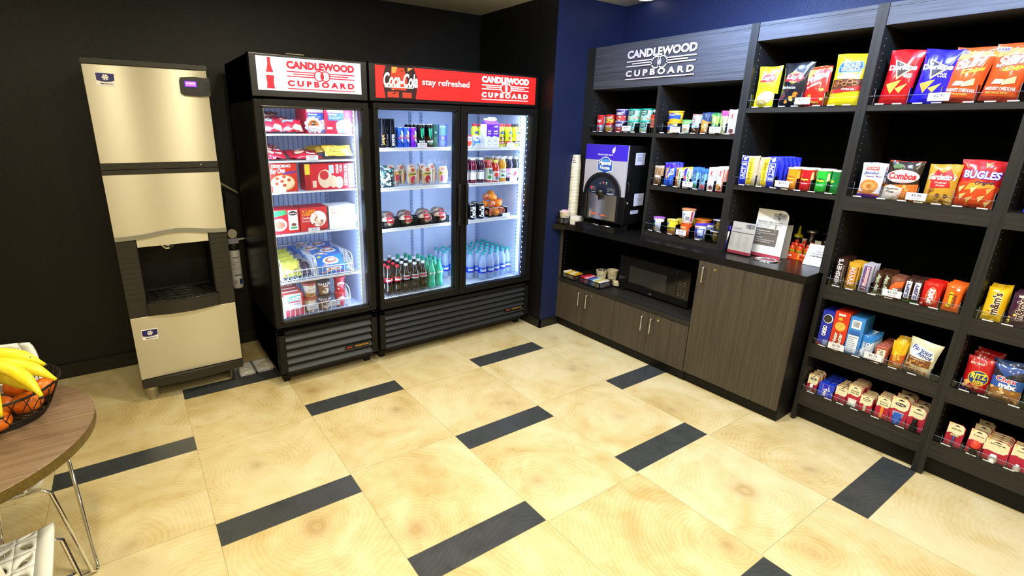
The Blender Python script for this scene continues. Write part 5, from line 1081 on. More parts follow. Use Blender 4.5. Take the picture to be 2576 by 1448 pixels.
# ------------------------------------------------------------------ unit 1, lower shelf on the counter
Cz = 0.929
def ccup(label, items, lid, base='#e6e6ee'): return tub('cereal_cup', label, 'cereal cup', 0.029, 0.037, 0.098, base, items, lid, lidh=0.004, rim=0.003)
o = ccup('cereal cup with a violet lid and rainbow print, leftmost on the counter shelf', [R_(0, 0.1, 0.45, 0.85, '#3a2aa8'), E_(0.25, 0.55, 0.2, 0.14, '#2a8a4a'), E_(0.12, 0.35, 0.12, 0.12, '#e86a9a'), E_(0.3, 0.25, 0.14, 0.1, '#f0d040'), R_(0.55, 0.2, 0.85, 0.75, '#c8ccd8')], '#b86ad0'); put(o, 3.000, -0.002, Cz, RZ)
o = ccup('yellow cereal cup with black lettering on the counter shelf', [R_(0, 0.3, 1, 1, '#f2dc38'), T_('Cheerios', 0.12, 0.38, 0.92, 0.58, '#1a1a1a', 0.03, 0.1), E_(0.3, 0.75, 0.16, 0.1, '#3a8ac8'), R_(0, 0, 1, 0.3, '#c89058')]+chips(12, 0.05, 0.03, 0.95, 0.3, ['#b87840', '#d8a868'], 0.05, 3), '#e8dc6a', '#f2dc38'); put(o, 3.000, -0.112, Cz, RZ); rows(o, 2, 0.085, 'yellow cereal cup behind the front yellow one', 'yellow cereal cups behind', drift=-0.02)
o = ccup('orange chocolate cereal cup under the white upside-down cup', [R_(0, 0.15, 1, 0.9, '#e0541c'), T_('PUFFS', 0.15, 0.32, 0.8, 0.55, '#f8e040', 0.04), T_('REESE', 0.2, 0.62, 0.7, 0.74, '#f8e8a0', 0.03)], '#d8a078', '#d8501c'); put(o, 3.000, -0.213, Cz, RZ)
o = tub('cereal_cup', 'white cup with a barcode stacked upside down on the orange cereal cup', 'cereal cup', 0.034, 0.042, 0.088, '#e2e2ea', [R_(0.55, 0.2, 0.8, 0.5, '#8a8a96'), R_(0.15, 0.3, 0.45, 0.7, '#c2c6d4'), ('P', ell(0.45, 0.68, 0.06, 0.07), '#3a7ac0'), R_(0.88, 0.1, 1.0, 0.9, '#c03838')], '#e08a5a'); put(o, 3.000, -0.218, Cz+0.099, RZ)
o = ccup('blue frosted cereal cup with a white window on the counter shelf', [R_(0, 0.12, 1, 0.78, '#2448b8'), R_(0.5, 0.28, 0.92, 0.72, '#cdd6ea'), T_('FLAKES', 0.12, 0.8, 0.6, 0.9, '#c82830', 0.04), E_(0.2, 0.3, 0.12, 0.14, '#e8843c')], '#3a2fc4', '#e8ecf6'); put(o, 3.000, -0.318, Cz, RZ); rows(o, 1, 0.09, 'blue frosted cereal cup behind the front blue one', 'blue cereal cups behind')
o = tub('cereal_bowl', 'bowl with an orange lid behind the blue cereal cup', 'bowl', 0.040, 0.050, 0.118, '#c8642a', [], '#e8882a'); put(o, 3.10, -0.272, Cz, RZ)
M_PEAR = mat('#c9b45c', 0.2, name='pear_syrup'); 
def pear(label):
    t = thing('fruit_cup', label, 'fruit cup'); m = MB().lathe([(0.024, 0), (0.027, 0.004), (0.033, 0.066), (0.034, 0.070)], M_WRAP, seg=24); m.build('clear_cup', t)
    mm = MB(); rnd = random.Random(4)
    for k in range(10):
        a = rnd.uniform(0, 6.28); r = rnd.uniform(0.006, 0.018); z = 0.012+0.0045*k; bm_ = bmesh.new(); bmesh.ops.create_icosphere(bm_, subdivisions=2, radius=0.0115)
        for v in bm_.verts: v.co = Vector((v.co.x*1.2+r*math.cos(a), v.co.y+r*math.sin(a), v.co.z*0.9+z))
        mm.bm(bm_, M_PEAR, True)
    mm.build('fruit_pieces', t); MB().lathe([(0.034, 0.068), (0.037, 0.069), (0.037, 0.072), (0.0001, 0.072)], mat('#c8ccd4', 0.25, 0.5, name='foil_lid'), seg=24).build('lid', t); return t
o = pear('clear cup of pear pieces, lower of the two stacked on the counter shelf'); put(o, 2.998, -0.425, Cz, RZ); dup(o, (3.004, -0.432, Cz+0.073), label='clear cup of pear pieces stacked on the lower fruit cup')
tray(0.928, 0.081, -0.463, (-0.045, -0.160, -0.262, -0.378), 'clear divider tray of the counter shelf with cereal cups', 0.05, 0.085)
price('$1.75', -0.212, 0.940, 'in front of the orange cereal cup')
# ------------------------------------------------------------------ unit 2, top shelf: crisps
def chipart(seed, x0, y0, x1, y1, cols=('#e8b840', '#f2cf6a', '#d89a30'), r=0.10, n=5, sides=7): return chips(n, x0, y0, x1, y1, list(cols), r, seed, sides, 0.5)
def brandoval(name_, cy, c1, c2): return [E_(0.5, cy, 0.26, 0.13, '#e8c63a'), ('P', [(0.14, cy-0.09), (0.22, cy+0.07), (0.75, cy+0.10), (0.86, cy-0.02), (0.72, cy-0.10)], c1), T_(name_, 0.20, cy-0.07, 0.80, cy+0.07, c2, 0.03, 0.2)]
o = bag('crisp_bag', 'yellow potato crisp bag at the left end of the top shelf', 'crisp bag', 0.120, 0.218, 0.06, '#e6d81e', brandoval("Lay's", 0.70, '#b81c24', '#ffffff')+[T_('Classic', 0.16, 0.45, 0.58, 0.53, '#7a7420', 0.01), E_(0.5, 0.22, 0.36, 0.12, '#efe9c4'), E_(0.35, 0.12, 0.25, 0.07, '#b89a50'), E_(0.6, 0.30, 0.28, 0.08, '#f2ecc8')], seed=1); shelf(o, -0.532, -0.640, Z1, 0.06, 0.1, -0.05)
o = bag('crisp_bag', 'black barbecue potato crisp bag on the top shelf', 'crisp bag', 0.135, 0.225, 0.06, '#14161c', brandoval("Lay's", 0.66, '#c21c28', '#ffffff')+[T_('Barbecue', 0.10, 0.40, 0.65, 0.47, '#c9c9d0', 0.01), ('P', [(0.02, 0.1), (0.3, 0.22), (0.28, 0.3), (0.02, 0.2)], '#5a1a30')]+chipart(4, 0.2, 0.08, 0.8, 0.34, ('#d8892c', '#b8641c', '#f0b860')), seed=2, flare=0.15); shelf(o, -0.655, -0.788, Z1, 0.06, -0.05, -0.04, 0.05)
o = bag('corn_chip_bag', 'red and yellow corn chip bag leaning on the top shelf', 'crisp bag', 0.115, 0.195, 0.05, '#cc2418', [('P', [(0, 0.55), (1, 0.85), (1, 1), (0, 1)], '#e6b234'), ('P', ell(0.5, 0.74, 0.48, 0.13, rot=0.3), '#d02a1c'), T_('Fritos', 0.06, 0.64, 0.94, 0.82, '#ffffff', 0.04, 0.2, 12), T_('The ORIGINAL', 0.08, 0.50, 0.70, 0.56, '#f6e6d0', 0.03, 0, 12)]+chipart(7, 0.1, 0.06, 0.9, 0.42, ('#e8a83c', '#d88a28', '#f4c868'), 0.11, 8, 4), seed=3); shelf(o, -0.795, -0.893, Z1, 0.05, 0.05, -0.06, -0.05)
PB = [('P', [(0.16, 0.62), (0.12, 0.72), (0.2, 0.84), (0.8, 0.84), (0.88, 0.74), (0.8, 0.62)], '#7ab8dc'), ('P', [(0.19, 0.64), (0.16, 0.72), (0.22, 0.82), (0.78, 0.82), (0.84, 0.73), (0.77, 0.64)], '#1d4f96'), T_('ROLD', 0.30, 0.74, 0.76, 0.81, '#f2f6f8', 0.03), T_('GOLD', 0.24, 0.655, 0.78, 0.73, '#f2f6f8', 0.03), E_(0.5, 0.555, 0.36, 0.05, '#f4f2ee'), T_('thins', 0.38, 0.535, 0.62, 0.575, '#8a3a3a', 0.01), R_(0.05, 0.30, 0.95, 0.50, '#5a2f1c'), ('P', [(0.05, 0.22), (0.95, 0.28), (0.95, 0.38), (0.05, 0.28)], '#b8231e'), T_('Original', 0.42, 0.275, 0.80, 0.33, '#f6eee6', 0.02, 0.2)]
for k, (a, b) in enumerate([(0.2, 0.4), (0.35, 0.44), (0.5, 0.4), (0.65, 0.45), (0.8, 0.41), (0.18, 0.2)]): 
    for q in range(10): 
        a0 = q*2*PI/10; r_ = 0.085
        PB.append(('P', [(a+r_*math.cos(a0), b+r_*0.5*math.sin(a0)), (a+r_*math.cos(a0+0.64), b+r_*0.5*math.sin(a0+0.64)), (a+r_*0.72*math.cos(a0+0.64), b+r_*0.33*math.sin(a0+0.64)), (a+r_*0.72*math.cos(a0), b+r_*0.33*math.sin(a0))], '#a8703a'))
o = bag('pretzel_bag', 'large yellow pretzel bag with a brown window at the right of the top shelf', 'pretzel bag', 0.152, 0.245, 0.065, '#e8cc1c', PB, seed=4, flare=0.10); shelf(o, -0.900, -1.040, Z1, 0.065, -0.08, -0.08, 0.03)
tray(1.746, -0.507, -1.049, (-0.524, -0.648, -0.790, -0.897), 'clear divider tray under the crisp bags left of the red corn chip bags', 0.04, 0.085)
price('$2.00', -0.802, 1.757, 'in front of the black crisp bag')
# unit 2, second shelf
AC = [R_(0.0, 0, 0.42, 1, '#1c30b4'), R_(0.08, 0.2, 0.36, 0.8, '#e8e2c8'), R_(0.10, 0.22, 0.34, 0.78, '#20349c'), T_('ACT II', 0.12, 0.25, 0.32, 0.75, '#ffffff', 0.03, 0, 90), ('P', [(0.42, 0.02), (0.74, 0.05), (0.78, 0.5), (0.72, 0.95), (0.42, 0.98), (0.52, 0.5)], '#eac826'), T_('Butter Lovers', 0.50, 0.2, 0.66, 0.8, '#3a2a10', 0.01, 0, 90), R_(0.78, 0, 1, 1, '#b8a888'), E_(0.22, 0.9, 0.10, 0.06, '#efd98a')]
o = bag('popcorn_pack', 'blue and yellow popcorn pack at the left end, sideways lettering reading upward', 'popcorn pack', 0.104, 0.170, 0.024, '#c9bfae', AC, seed=5, waist=0.0); shelf(o, -0.522, -0.624, Z2, 0.024, 0.0)
ACm = [('P', [(1-x, y) for x, y in it[1]], it[2]) if it[0] == 'P' else ('T', it[1], 1-it[4], it[3], 1-it[2], it[5], it[6], it[7], it[8], -90, it[10]) for it in AC]
o = bag('popcorn_pack', 'blue and yellow popcorn pack with lettering reading downward, beside the leftmost pack', 'popcorn pack', 0.098, 0.167, 0.024, '#c9bfae', ACm, seed=6, waist=0.0); shelf(o, -0.628, -0.724, Z2, 0.024)
o = bag('popcorn_pack', 'plain blue backed popcorn pack standing behind and right of the two front ones', 'popcorn pack', 0.098, 0.168, 0.020, '#2430c8', [R_(0.05, 0.05, 0.3, 0.95, '#3a48d8')], 'blue popcorn packs behind', seed=7, waist=0.0); put(o, 3.03, -0.690, Z2, RZ)
for k in range(1, 5): dup(o, (3.03+0.026*k, -0.690-0.010*k, Z2), label='plain blue backed popcorn pack standing behind and right of the two front ones', group='blue popcorn packs behind')
def tubecan(label, base, dark, word, group=None, light=None):
    t = thing('crisp_tube', label, 'crisp can', group=group); r, h = 0.0335, 0.118
    m = MB().lathe([(r, 0), (r, h-0.004)], film(base), seg=28)
    it = [('P', ell(0.42, 0.52, 0.26, 0.12, rot=0.1), dark), T_('Pringles', 0.20, 0.46, 0.68, 0.58, '#f2d840', 0.03, 0.2), T_(word, 0.3, 0.30, 0.65, 0.36, '#f4f4ec', 0.02), R_(0, 0, 1, 0.06, dark)]
    if light: it.append(('P', [(0.78, 0.5), (0.98, 0.55), (0.92, 0.9), (0.8, 0.85)], light))
    decals(m, cylS(r, 0, h-0.004), it, 0.07, 0, 0.0007); m.build('tube_body', t)
    MB().lathe([(r+0.0008, 0), (r+0.0008, 0.004)], M_NICKEL, seg=28, caps=False).build('base_rim', t)
    MB().lathe([(r+0.001, h-0.008), (r+0.0018, h-0.006), (r+0.0018, h-0.001), (r, h), (0.0001, h-0.001)], mat('#d9cdb8', 0.5, name='paper_lid'), seg=28).build('lid', t); return t
o = tubecan('orange crisp can, leftmost of the small crisp cans', '#e8921a', '#b85a10', 'Cheddar', light='#f6c24a'); put(o, 3.008, -0.812, Z2, RZ); pr_ = o
dup(o, (3.082, -0.806, Z2), label='orange crisp can standing behind the leftmost one')
o = tubecan('red crisp can between the orange and the bright green ones', '#cc1420', '#8a0c14', 'Original', light='#f0c890'); put(o, 3.008, -0.882, Z2, RZ); dup(o, (3.082, -0.872, Z2), label='red crisp can standing behind the front red one')
o = tubecan('bright green crisp can, front of the green ones', '#25b83a', '#0f7a28', 'Sour Cream', light='#e8e6c0'); put(o, 3.008, -0.958, Z2, RZ); dup(o, (3.082, -0.948, Z2), label='bright green crisp can behind the front bright green one')
o = tubecan('darker green crisp can turned sideways at the right end of its shelf', '#0e7a34', '#2a9a3c', 'Onion'); put(o, 3.014, -1.026, Z2, RZ-0.7)
tray(1.306, -0.507, -1.049, (-0.626, -0.728, -0.846, -0.918, -0.993), 'clear divider tray under the popcorn packs and crisp cans', 0.045, 0.075)
price('$2.00', -0.781, 1.319, 'in front of the popcorn packs')
# ------------------------------------------------------------------ unit 3, top shelf
def dor(c1, c2, word): return [('P', [(0.20, 0.82), (0.88, 0.66), (0.42, 0.44)], '#e8c070'), ('P', [(0.26, 0.79), (0.80, 0.66), (0.44, 0.49)], c2), T_('Doritos', 0.06, 0.62, 0.94, 0.72, '#ffffff', 0.05), T_(word, 0.62, 0.48, 0.88, 0.56, '#f6ece0', 0.02), ('P', [(0.12, 0.36), (0.6, 0.44), (0.34, 0.18)], '#e89a3c'), ('P', [(0.46, 0.28), (0.82, 0.38), (0.62, 0.20)], '#eda84c')]
o = bag('tortilla_chip_bag', 'red tortilla chip bag at the left end of its top shelf', 'crisp bag', 0.118, 0.240, 0.06, '#b80e16', dor('#b80e16', '#240a0c', 'NACHO'), seed=11, flare=0.10); shelf(o, -1.120, -1.235, Z1, 0.06, 0.06, -0.07, 0.05)
o = bag('tortilla_chip_bag', 'blue tortilla chip bag between the red and the orange bags', 'crisp bag', 0.118, 0.228, 0.055, '#2218b8', dor('#2218b8', '#0c0c2a', 'COOL'), seed=12, flare=0.18); shelf(o, -1.246, -1.352, Z1, 0.055, -0.05, -0.05, 0.10)
def sun(): return [(i_[0], [(min(max(a, 0), 1), min(max(b, 0), 0.965)) for a, b in i_[1]], i_[2]) if i_[0] == 'P' else i_ for i_ in sun_()]
def sun_(): return [('P', [(0, 0.75), (0, 1), (1, 1), (1, 0.85)], '#ef8a3a')]+[('P', [(0.3, 0.8), (0.3+0.7*math.cos(a), 0.8+0.35*math.sin(a)), (0.3+0.7*math.cos(a+0.09), 0.8+0.35*math.sin(a+0.09))], '#f6c08a') for a in (0.1, 0.45, 0.8, 1.2, 1.7, 2.2, 2.7)]+[T_('Sun', 0.12, 0.62, 0.80, 0.80, '#ffffff', 0.04, 0.35, 8), T_('Chips', 0.36, 0.52, 0.92, 0.62, '#f2d428', 0.04, 0.3, 8), R_(0.02, 0.86, 0.34, 0.93, '#c8b8d8'), T_('GRAB', 0.05, 0.87, 0.31, 0.92, '#3a2a8a', 0.03), ('P', [(0.42, 0.34), (0.78, 0.44), (0.80, 0.32), (0.5, 0.28)], '#ecc98a'), T_('HARVEST CHEDDAR', 0.08, 0.19, 0.88, 0.25, '#f6e6d8', 0.03), T_('100% WHOLE GRAIN', 0.14, 0.13, 0.72, 0.17, '#f0c040', 0.02), R_(0, 0, 1, 0.09, '#a8331c')]+[('P', [(0.2+0.06*k, 0.30), (0.26+0.06*k, 0.30), (0.32+0.06*k, 0.38), (0.27+0.06*k, 0.38)], '#f2e2c0') for k in range(4)]
o = bag('multigrain_chip_bag', 'orange multigrain chip bag right beside the blue bag', 'crisp bag', 0.122, 0.226, 0.06, '#d8501e', sun(), seed=13, flare=0.16); shelf(o, -1.350, -1.462, Z1, 0.06, 0.0, -0.06, 0.10)
o = bag('multigrain_chip_bag', 'orange multigrain chip bag at the right end of its top shelf', 'crisp bag', 0.122, 0.226, 0.06, '#d8501e', sun(), seed=14, flare=0.16); shelf(o, -1.472, -1.590, Z1, 0.06, -0.05, -0.06, 0.10)
o = dup(o, (3.075, -1.535, Z1), label='orange multigrain chip bag standing behind the rightmost one'); o.rotation_euler = (-0.06, 0.14, RZ)
tray(1.746, -1.091, -1.629, (-1.112, -1.242, -1.353, -1.468, -1.598), 'clear divider tray under the red, blue and orange chip bags', 0.04, 0.085)
price('$2.00', -1.353, 1.756, 'in front of the blue and orange chip bags')
# unit 3, second shelf
o = bag('pastry_pack', 'white and violet honey bun pack at the left end of the second shelf', 'pastry pack', 0.098, 0.164, 0.04, '#e8e6f2', [R_(0.2, 0.80, 0.75, 0.90, '#b83428'), T_("Freshley's", 0.24, 0.82, 0.72, 0.88, '#f6ead8', 0.01), T_('Jumbo', 0.12, 0.66, 0.78, 0.77, '#3a4c8a', 0.03, 0.3), T_('Honey Bun', 0.25, 0.58, 0.92, 0.65, '#4a3a7a', 0.02, 0.2), E_(0.48, 0.33, 0.40, 0.20, '#c8823c'), E_(0.48, 0.33, 0.28, 0.13, '#dfa25c'), E_(0.5, 0.33, 0.12, 0.06, '#b87030'), R_(0, 0, 1, 0.08, '#6a2fb0'), ('P', [(0, 0.12), (1, 0.05), (1, 0.10), (0, 0.17)], '#e07a2a')], seed=15); shelf(o, -1.124, -1.222, Z2, 0.04); rows(o, 1, 0.045, 'honey bun pack standing behind the front one, its violet edge showing', 'honey bun packs behind', drift=-0.018)
o = bag('pretzel_snack_bag', 'black and orange filled pretzel bag with a white oval name on the second shelf', 'snack bag', 0.135, 0.182, 0.05, '#241a16', [('P', [(0, 0), (1, 0), (1, 0.42), (0, 0.36)], '#d8742a'), ('P', [(0, 0), (0.5, 0), (0.6, 0.3), (0.2, 0.38), (0, 0.3)], '#e8ddd0'), R_(0, 0.965, 1, 1, '#d8441c'), E_(0.5, 0.60, 0.48, 0.17, '#f2efe8'), T_('Combos', 0.08, 0.52, 0.90, 0.70, '#c8202a', 0.05), T_('BAKED SNACKS', 0.3, 0.435, 0.75, 0.475, '#a8302a', 0.02), T_('Pepperoni', 0.08, 0.24, 0.48, 0.30, '#3a2418', 0.02), T_('Pizza', 0.12, 0.17, 0.36, 0.23, '#3a2418', 0.02), E_(0.3, 0.86, 0.16, 0.06, '#3c6a30')]+chips(5, 0.55, 0.1, 0.9, 0.35, ['#e8b468', '#d89848', '#f2d8a0'], 0.08, 8, 6, 0.8), seed=16); shelf(o, -1.228, -1.354, Z2, 0.05, 0.05, -0.05)
o = bag('snack_mix_bag', 'gold and red snack mix bag on the second shelf', 'snack bag', 0.115, 0.176, 0.05, '#c8982c', [('P', [(0.1, 0.6), (0.3, 0.86), (0.5, 0.78), (0.7, 0.88), (0.92, 0.66), (0.5, 0.44)], '#b81c24'), T_("Gardetto's", 0.06, 0.60, 0.95, 0.76, '#ffffff', 0.03, 0.3), ('P', [(0.2, 0.38), (0.85, 0.42), (0.8, 0.58), (0.18, 0.55)], '#c02428'), T_('Original', 0.32, 0.50, 0.72, 0.56, '#f4dcd0', 0.01, 0.2), T_('Recipe', 0.38, 0.43, 0.68, 0.49, '#f4dcd0', 0.01, 0.2)]+chips(12, 0.08, 0.05, 0.92, 0.35, ['#9a6228', '#c48a3c', '#6a3e1a', '#dcb068'], 0.085, 9, 7, 0.7), seed=17); shelf(o, -1.378, -1.487, Z2, 0.05, -0.05, -0.05)
o = bag('corn_snack_bag', 'large red and orange corn snack bag at the right end of the second shelf', 'snack bag', 0.140, 0.200, 0.065, '#c41a20', [('P', [(0, 0), (1, 0), (1, 0.45), (0.5, 0.6), (0, 0.5)], '#d8481c'), ('P', [(0.2, 0.35), (0.9, 0.45), (0.8, 0.56), (0.3, 0.5)], '#f0a030'), T_('BUGLES', 0.08, 0.60, 0.94, 0.78, '#3a2ab0', 0.09), T_('BUGLES', 0.10, 0.61, 0.92, 0.77, '#ffffff', 0.03), T_('Original', 0.42, 0.47, 0.86, 0.57, '#2a1c4a', 0.03, 0.2, 4)]+[('P', [(x, y), (x+0.17, y+0.05), (x+0.05, y-0.12)], c) for x, y, c in ((0.5, 0.95, '#efc070'), (0.12, 0.24, '#f0c878'), (0.35, 0.40, '#f4d48c'), (0.30, 0.18, '#e8b460'), (0.58, 0.22, '#f2cc80'), (0.72, 0.40, '#e4ac58'), (0.05, 0.40, '#eec47c'), (0.75, 0.12, '#f0c878'))], seed=18, flare=0.12); shelf(o, -1.488, -1.614, Z2, 0.065, 0.05, -0.06, 0.04)
tray(1.306, -1.091, -1.629, (-1.115, -1.226, -1.368, -1.492, -1.622), 'clear divider tray under the pastry, pretzel and snack mix bags', 0.04, 0.085)
price('$2.00', -1.368, 1.317, 'in front of the black and orange pretzel bag')
# unit 3, third shelf: candy bars
def candy(label, yl, yr, H, base, items, seed, n=4, rowlab=None, T=0.016, step=0.021, grp=None, rz=0.0, roll=0.0):
    o = bag('candy_bar', label, 'candy bar', (yl-yr)*1.0, H, T, base, items, None, 0.02, 0.0, 0.06, seed, wr=0.4); shelf(o, yl, yr, Z3, T, rz, -0.02, roll)
    if n: rows(o, n, step, rowlab, grp or rowlab, jit=0.02)
    return o
candy('dark brown milk chocolate bar at the left end of the candy shelf', -1.112, -1.160, 0.152, '#2c1612', [T_('HERSHEY\'S', 0.15, 0.04, 0.62, 0.96, '#c4c4c8', 0.04, 0, 90), T_('MILK CHOCOLATE', 0.72, 0.15, 0.82, 0.75, '#a8a8ac', 0.01, 0, 90)], 21, 5, 'dark brown chocolate bar in the row behind the leftmost one')
candy('gold wrapped candy bar with red and white lettering on the candy shelf', -1.168, -1.220, 0.140, '#c89a2c', [R_(0.05, 0.1, 0.9, 0.85, '#6a3a18'), R_(0.15, 0.12, 0.8, 0.85, '#caa23a'), T_('TWIX', 0.22, 0.12, 0.72, 0.84, '#d0282c', 0.09, 0, 90), T_('TWIX', 0.26, 0.13, 0.68, 0.83, '#f6ece0', 0.02, 0, 90)], 22, 4, 'gold wrapped candy bar in the row behind the front gold one')
candy('silver and blue candy bar with white outlined lettering', -1.230, -1.272, 0.142, '#b8b8c8', [R_(0.15, 0.05, 0.85, 0.95, '#5a4a78'), T_('3 Musketeers', 0.28, 0.08, 0.74, 0.92, '#e8383c', 0.06, 0.2, 90), T_('3 Musketeers', 0.30, 0.09, 0.72, 0.91, '#e8e8f4', 0.01, 0.2, 90)], 23, 4, 'silver topped candy bar in the row behind the blue one', rz=0.1)
for k, (yl, yr) in enumerate(((-1.288, -1.319), (-1.321, -1.353))):
    candy(['brown and green candy bar, left of the matching pair', 'brown and green candy bar, right of the matching pair'][k], yl, yr, 0.120, '#3a2014', [T_('Milky Way', 0.25, 0.06, 0.80, 0.90, '#f4f2e4', 0.07, 0.2, 90), T_('Milky Way', 0.27, 0.07, 0.78, 0.89, '#2c7a34', 0.01, 0.2, 90), R_(0, 0, 1, 0.05, '#c8d0c8')], 24+k, 5, ['brown topped bar behind the left green lettered one', 'brown topped bar behind the right green lettered one'][k])
candy('candy bar with an orange arch and a small green badge', -1.354, -1.404, 0.108, '#7a4a3a', [('P', [(0, 0.0), (0, 0.5), (0.4, 0.78), (1, 0.85), (1, 0.6), (0.5, 0.5), (0.3, 0.2), (0.3, 0.0)], '#e8642a'), R_(0.3, 0.25, 0.7, 0.48, '#e8ece8'), R_(0.35, 0.3, 0.65, 0.43, '#2c8a6a'), T_('PEANUT', 0.36, 0.32, 0.64, 0.41, '#ffffff', 0.02)], 26, 4, 'dark topped bar behind the one with the orange arch')
for k, (yl, yr) in enumerate(((-1.410, -1.440), (-1.442, -1.474))):
    candy(['brown bar reading SLEEPY, left of the pair', 'brown bar reading SLEEPY, right of the pair'][k], yl, yr, 0.117, '#3a1f1a', [R_(0.15, 0.14, 0.85, 0.86, '#e6e6f0'), T_('SLEEPY', 0.28, 0.17, 0.72, 0.83, '#2c2c6a', 0.05, 0.2, 90), R_(0, 0, 1, 0.06, '#3c7a48')], 27+k, 4, ['brown topped bar behind the left SLEEPY bar', 'brown topped bar behind the right SLEEPY bar'][k])
candy('red wafer bar with a white oval name', -1.477, -1.543, 0.118, '#cc1c16', [E_(0.55, 0.42, 0.27, 0.38, '#ead8a0'), E_(0.55, 0.42, 0.25, 0.36, '#d8401e'), T_('KitKat', 0.38, 0.12, 0.72, 0.74, '#ffffff', 0.06, 0.2, -90), R_(0.05, 0.04, 0.2, 0.12, '#f0d8d0')], 29, 3, 'red wafer bar standing behind the front red one', 0.02, 0.026)
candy('orange peanut butter cup pack with yellow script at the right end of the candy shelf', -1.556, -1.616, 0.128, '#e8641a', [T_("Reese's", 0.18, 0.12, 0.55, 0.72, '#3a1c08', 0.10, 0.2, 90), T_("Reese's", 0.20, 0.13, 0.53, 0.71, '#f4d020', 0.04, 0.2, 90), R_(0.60, 0.2, 0.72, 0.62, '#7a3a14'), R_(0.62, 0.78, 0.8, 0.86, '#f0e6d8')], 30, 3, 'orange peanut butter cup pack behind the front orange one', 0.022, 0.03)
tray(0.830, -1.091, -1.629, (-1.105, -1.164, -1.225, -1.280, -1.406, -1.475, -1.548, -1.620), 'clear divider tray of the candy bar shelf', 0.038, 0.065)
price('$1.50', -1.377, 0.843, 'on the candy bar shelf')
# unit 3, fourth shelf
o = carton('cookie_box', 'dark blue sandwich cookie box at the left end of the cookie shelf', 'cookie box', 0.053, 0.200, 0.14, '#1c2aa8', [('P', ell(0.55, 0.78, 0.42, 0.13), '#e8eaf4'), ('P', ell(0.52, 0.78, 0.36, 0.11), '#23211f'), ('P', ell(0.52, 0.78, 0.24, 0.07), '#3a3632'), T_('OREO', 0.25, 0.28, 0.62, 0.58, '#ffffff', 0.05, 0, 90), ('P', [(0, 0), (0.5, 0), (0, 0.1)], '#b82030'), R_(0.5, 0.03, 0.9, 0.18, '#8a96d0')]); shelf(o, -1.106, -1.158, Z4, 0.14, 0.04)
o = carton('cookie_box', 'red peanut butter cookie box between the dark blue and light blue boxes', 'cookie box', 0.068, 0.212, 0.14, '#d0341a', [('P', ell(0.5, 0.62, 0.36, 0.12), '#eda834'), ('P', ell(0.5, 0.62, 0.28, 0.09), '#f6c85c')]+[R_(0.3, 0.56+0.035*k, 0.7, 0.57+0.035*k, '#d88a24') for k in range(4)]+[T_('Nutter', 0.16, 0.16, 0.46, 0.46, '#5a1c0c', 0.09, 0, 90), T_('Nutter', 0.18, 0.17, 0.44, 0.45, '#f8ece0', 0.03, 0, 90), T_('Butter', 0.48, 0.12, 0.80, 0.46, '#5a1c0c', 0.09, 0, 90), T_('Butter', 0.50, 0.13, 0.78, 0.45, '#f8ece0', 0.03, 0, 90), R_(0.25, 0.9, 0.7, 0.96, '#f0dcd0'), R_(0.3, 0.78, 0.55, 0.86, '#f0b030')]); shelf(o, -1.162, -1.230, Z4, 0.14, 0.03)
o = carton('cookie_box', 'light blue cookie box showing its nutrition panel and barcode', 'cookie box', 0.064, 0.203, 0.14, '#3a86d4', [R_(0.15, 0.70, 0.78, 0.93, '#dfe4ee')]+[R_(0.24+0.04*k, 0.75, 0.255+0.04*k, 0.90, '#4a4a56') for k in range(11)]+[R_(0.1, 0.05, 0.82, 0.52, '#dde6f2')]+tlines(8, 0.14, 0.07, 0.78, 0.5, '#8896b4')+[R_(0.1, 0.55, 0.82, 0.64, '#2c62b0')]); shelf(o, -1.234, -1.298, Z4, 0.14, 0.03)
o = bag('cereal_treat', 'blue cereal treat bar with outlined lettering on the cookie shelf', 'cereal treat', 0.056, 0.124, 0.022, '#2c7cc4', [('P', [(0, 0.0), (0, 0.3), (1, 0.8), (1, 0)], '#c8d8e8'), T_('TREATS', 0.42, 0.08, 0.72, 0.72, '#1c3a7a', 0.07, 0, 90), T_('TREATS', 0.44, 0.09, 0.70, 0.71, '#ffffff', 0.02, 0, 90), T_('KRISPIES', 0.18, 0.1, 0.36, 0.7, '#e8f2fa', 0.03, 0, 90)], seed=31, waist=0.02); shelf(o, -1.300, -1.356, Z4, 0.022); rows(o, 4, 0.028, 'blue and silver cereal treat bar behind the front one', 'cereal treats behind', jit=0.04)
o = MB().rbox(-0.026, 0.026, -0.011, 0.011, 0.0, 0.090, mat('#a8563e', 0.4, 0.2, name='tin'), 0.006)
decals(o, flatS((-0.026, -0.011, 0), (0.052, 0, 0), (0, 0, 0.09), (0, -1, 0)), [R_(0.18, 0.06, 0.82, 0.82, '#e8e2d0'), T_('ALTOIDS', 0.42, 0.12, 0.66, 0.76, '#2a3a2c', 0.03, 0, -90), ('P', ell(0.3, 0.75, 0.08, 0.04), '#8a3a3a')])
o = setp(o.build('mint_tin'), 'copper coloured mint tin, front of its row on the cookie shelf', 'mint tin'); shelf(o, -1.364, -1.418, Z4, 0.022, 0.15); rows(o, 7, 0.0235, 'copper coloured mint tin in the row behind the front tin', 'mint tins behind', drift=0.0)
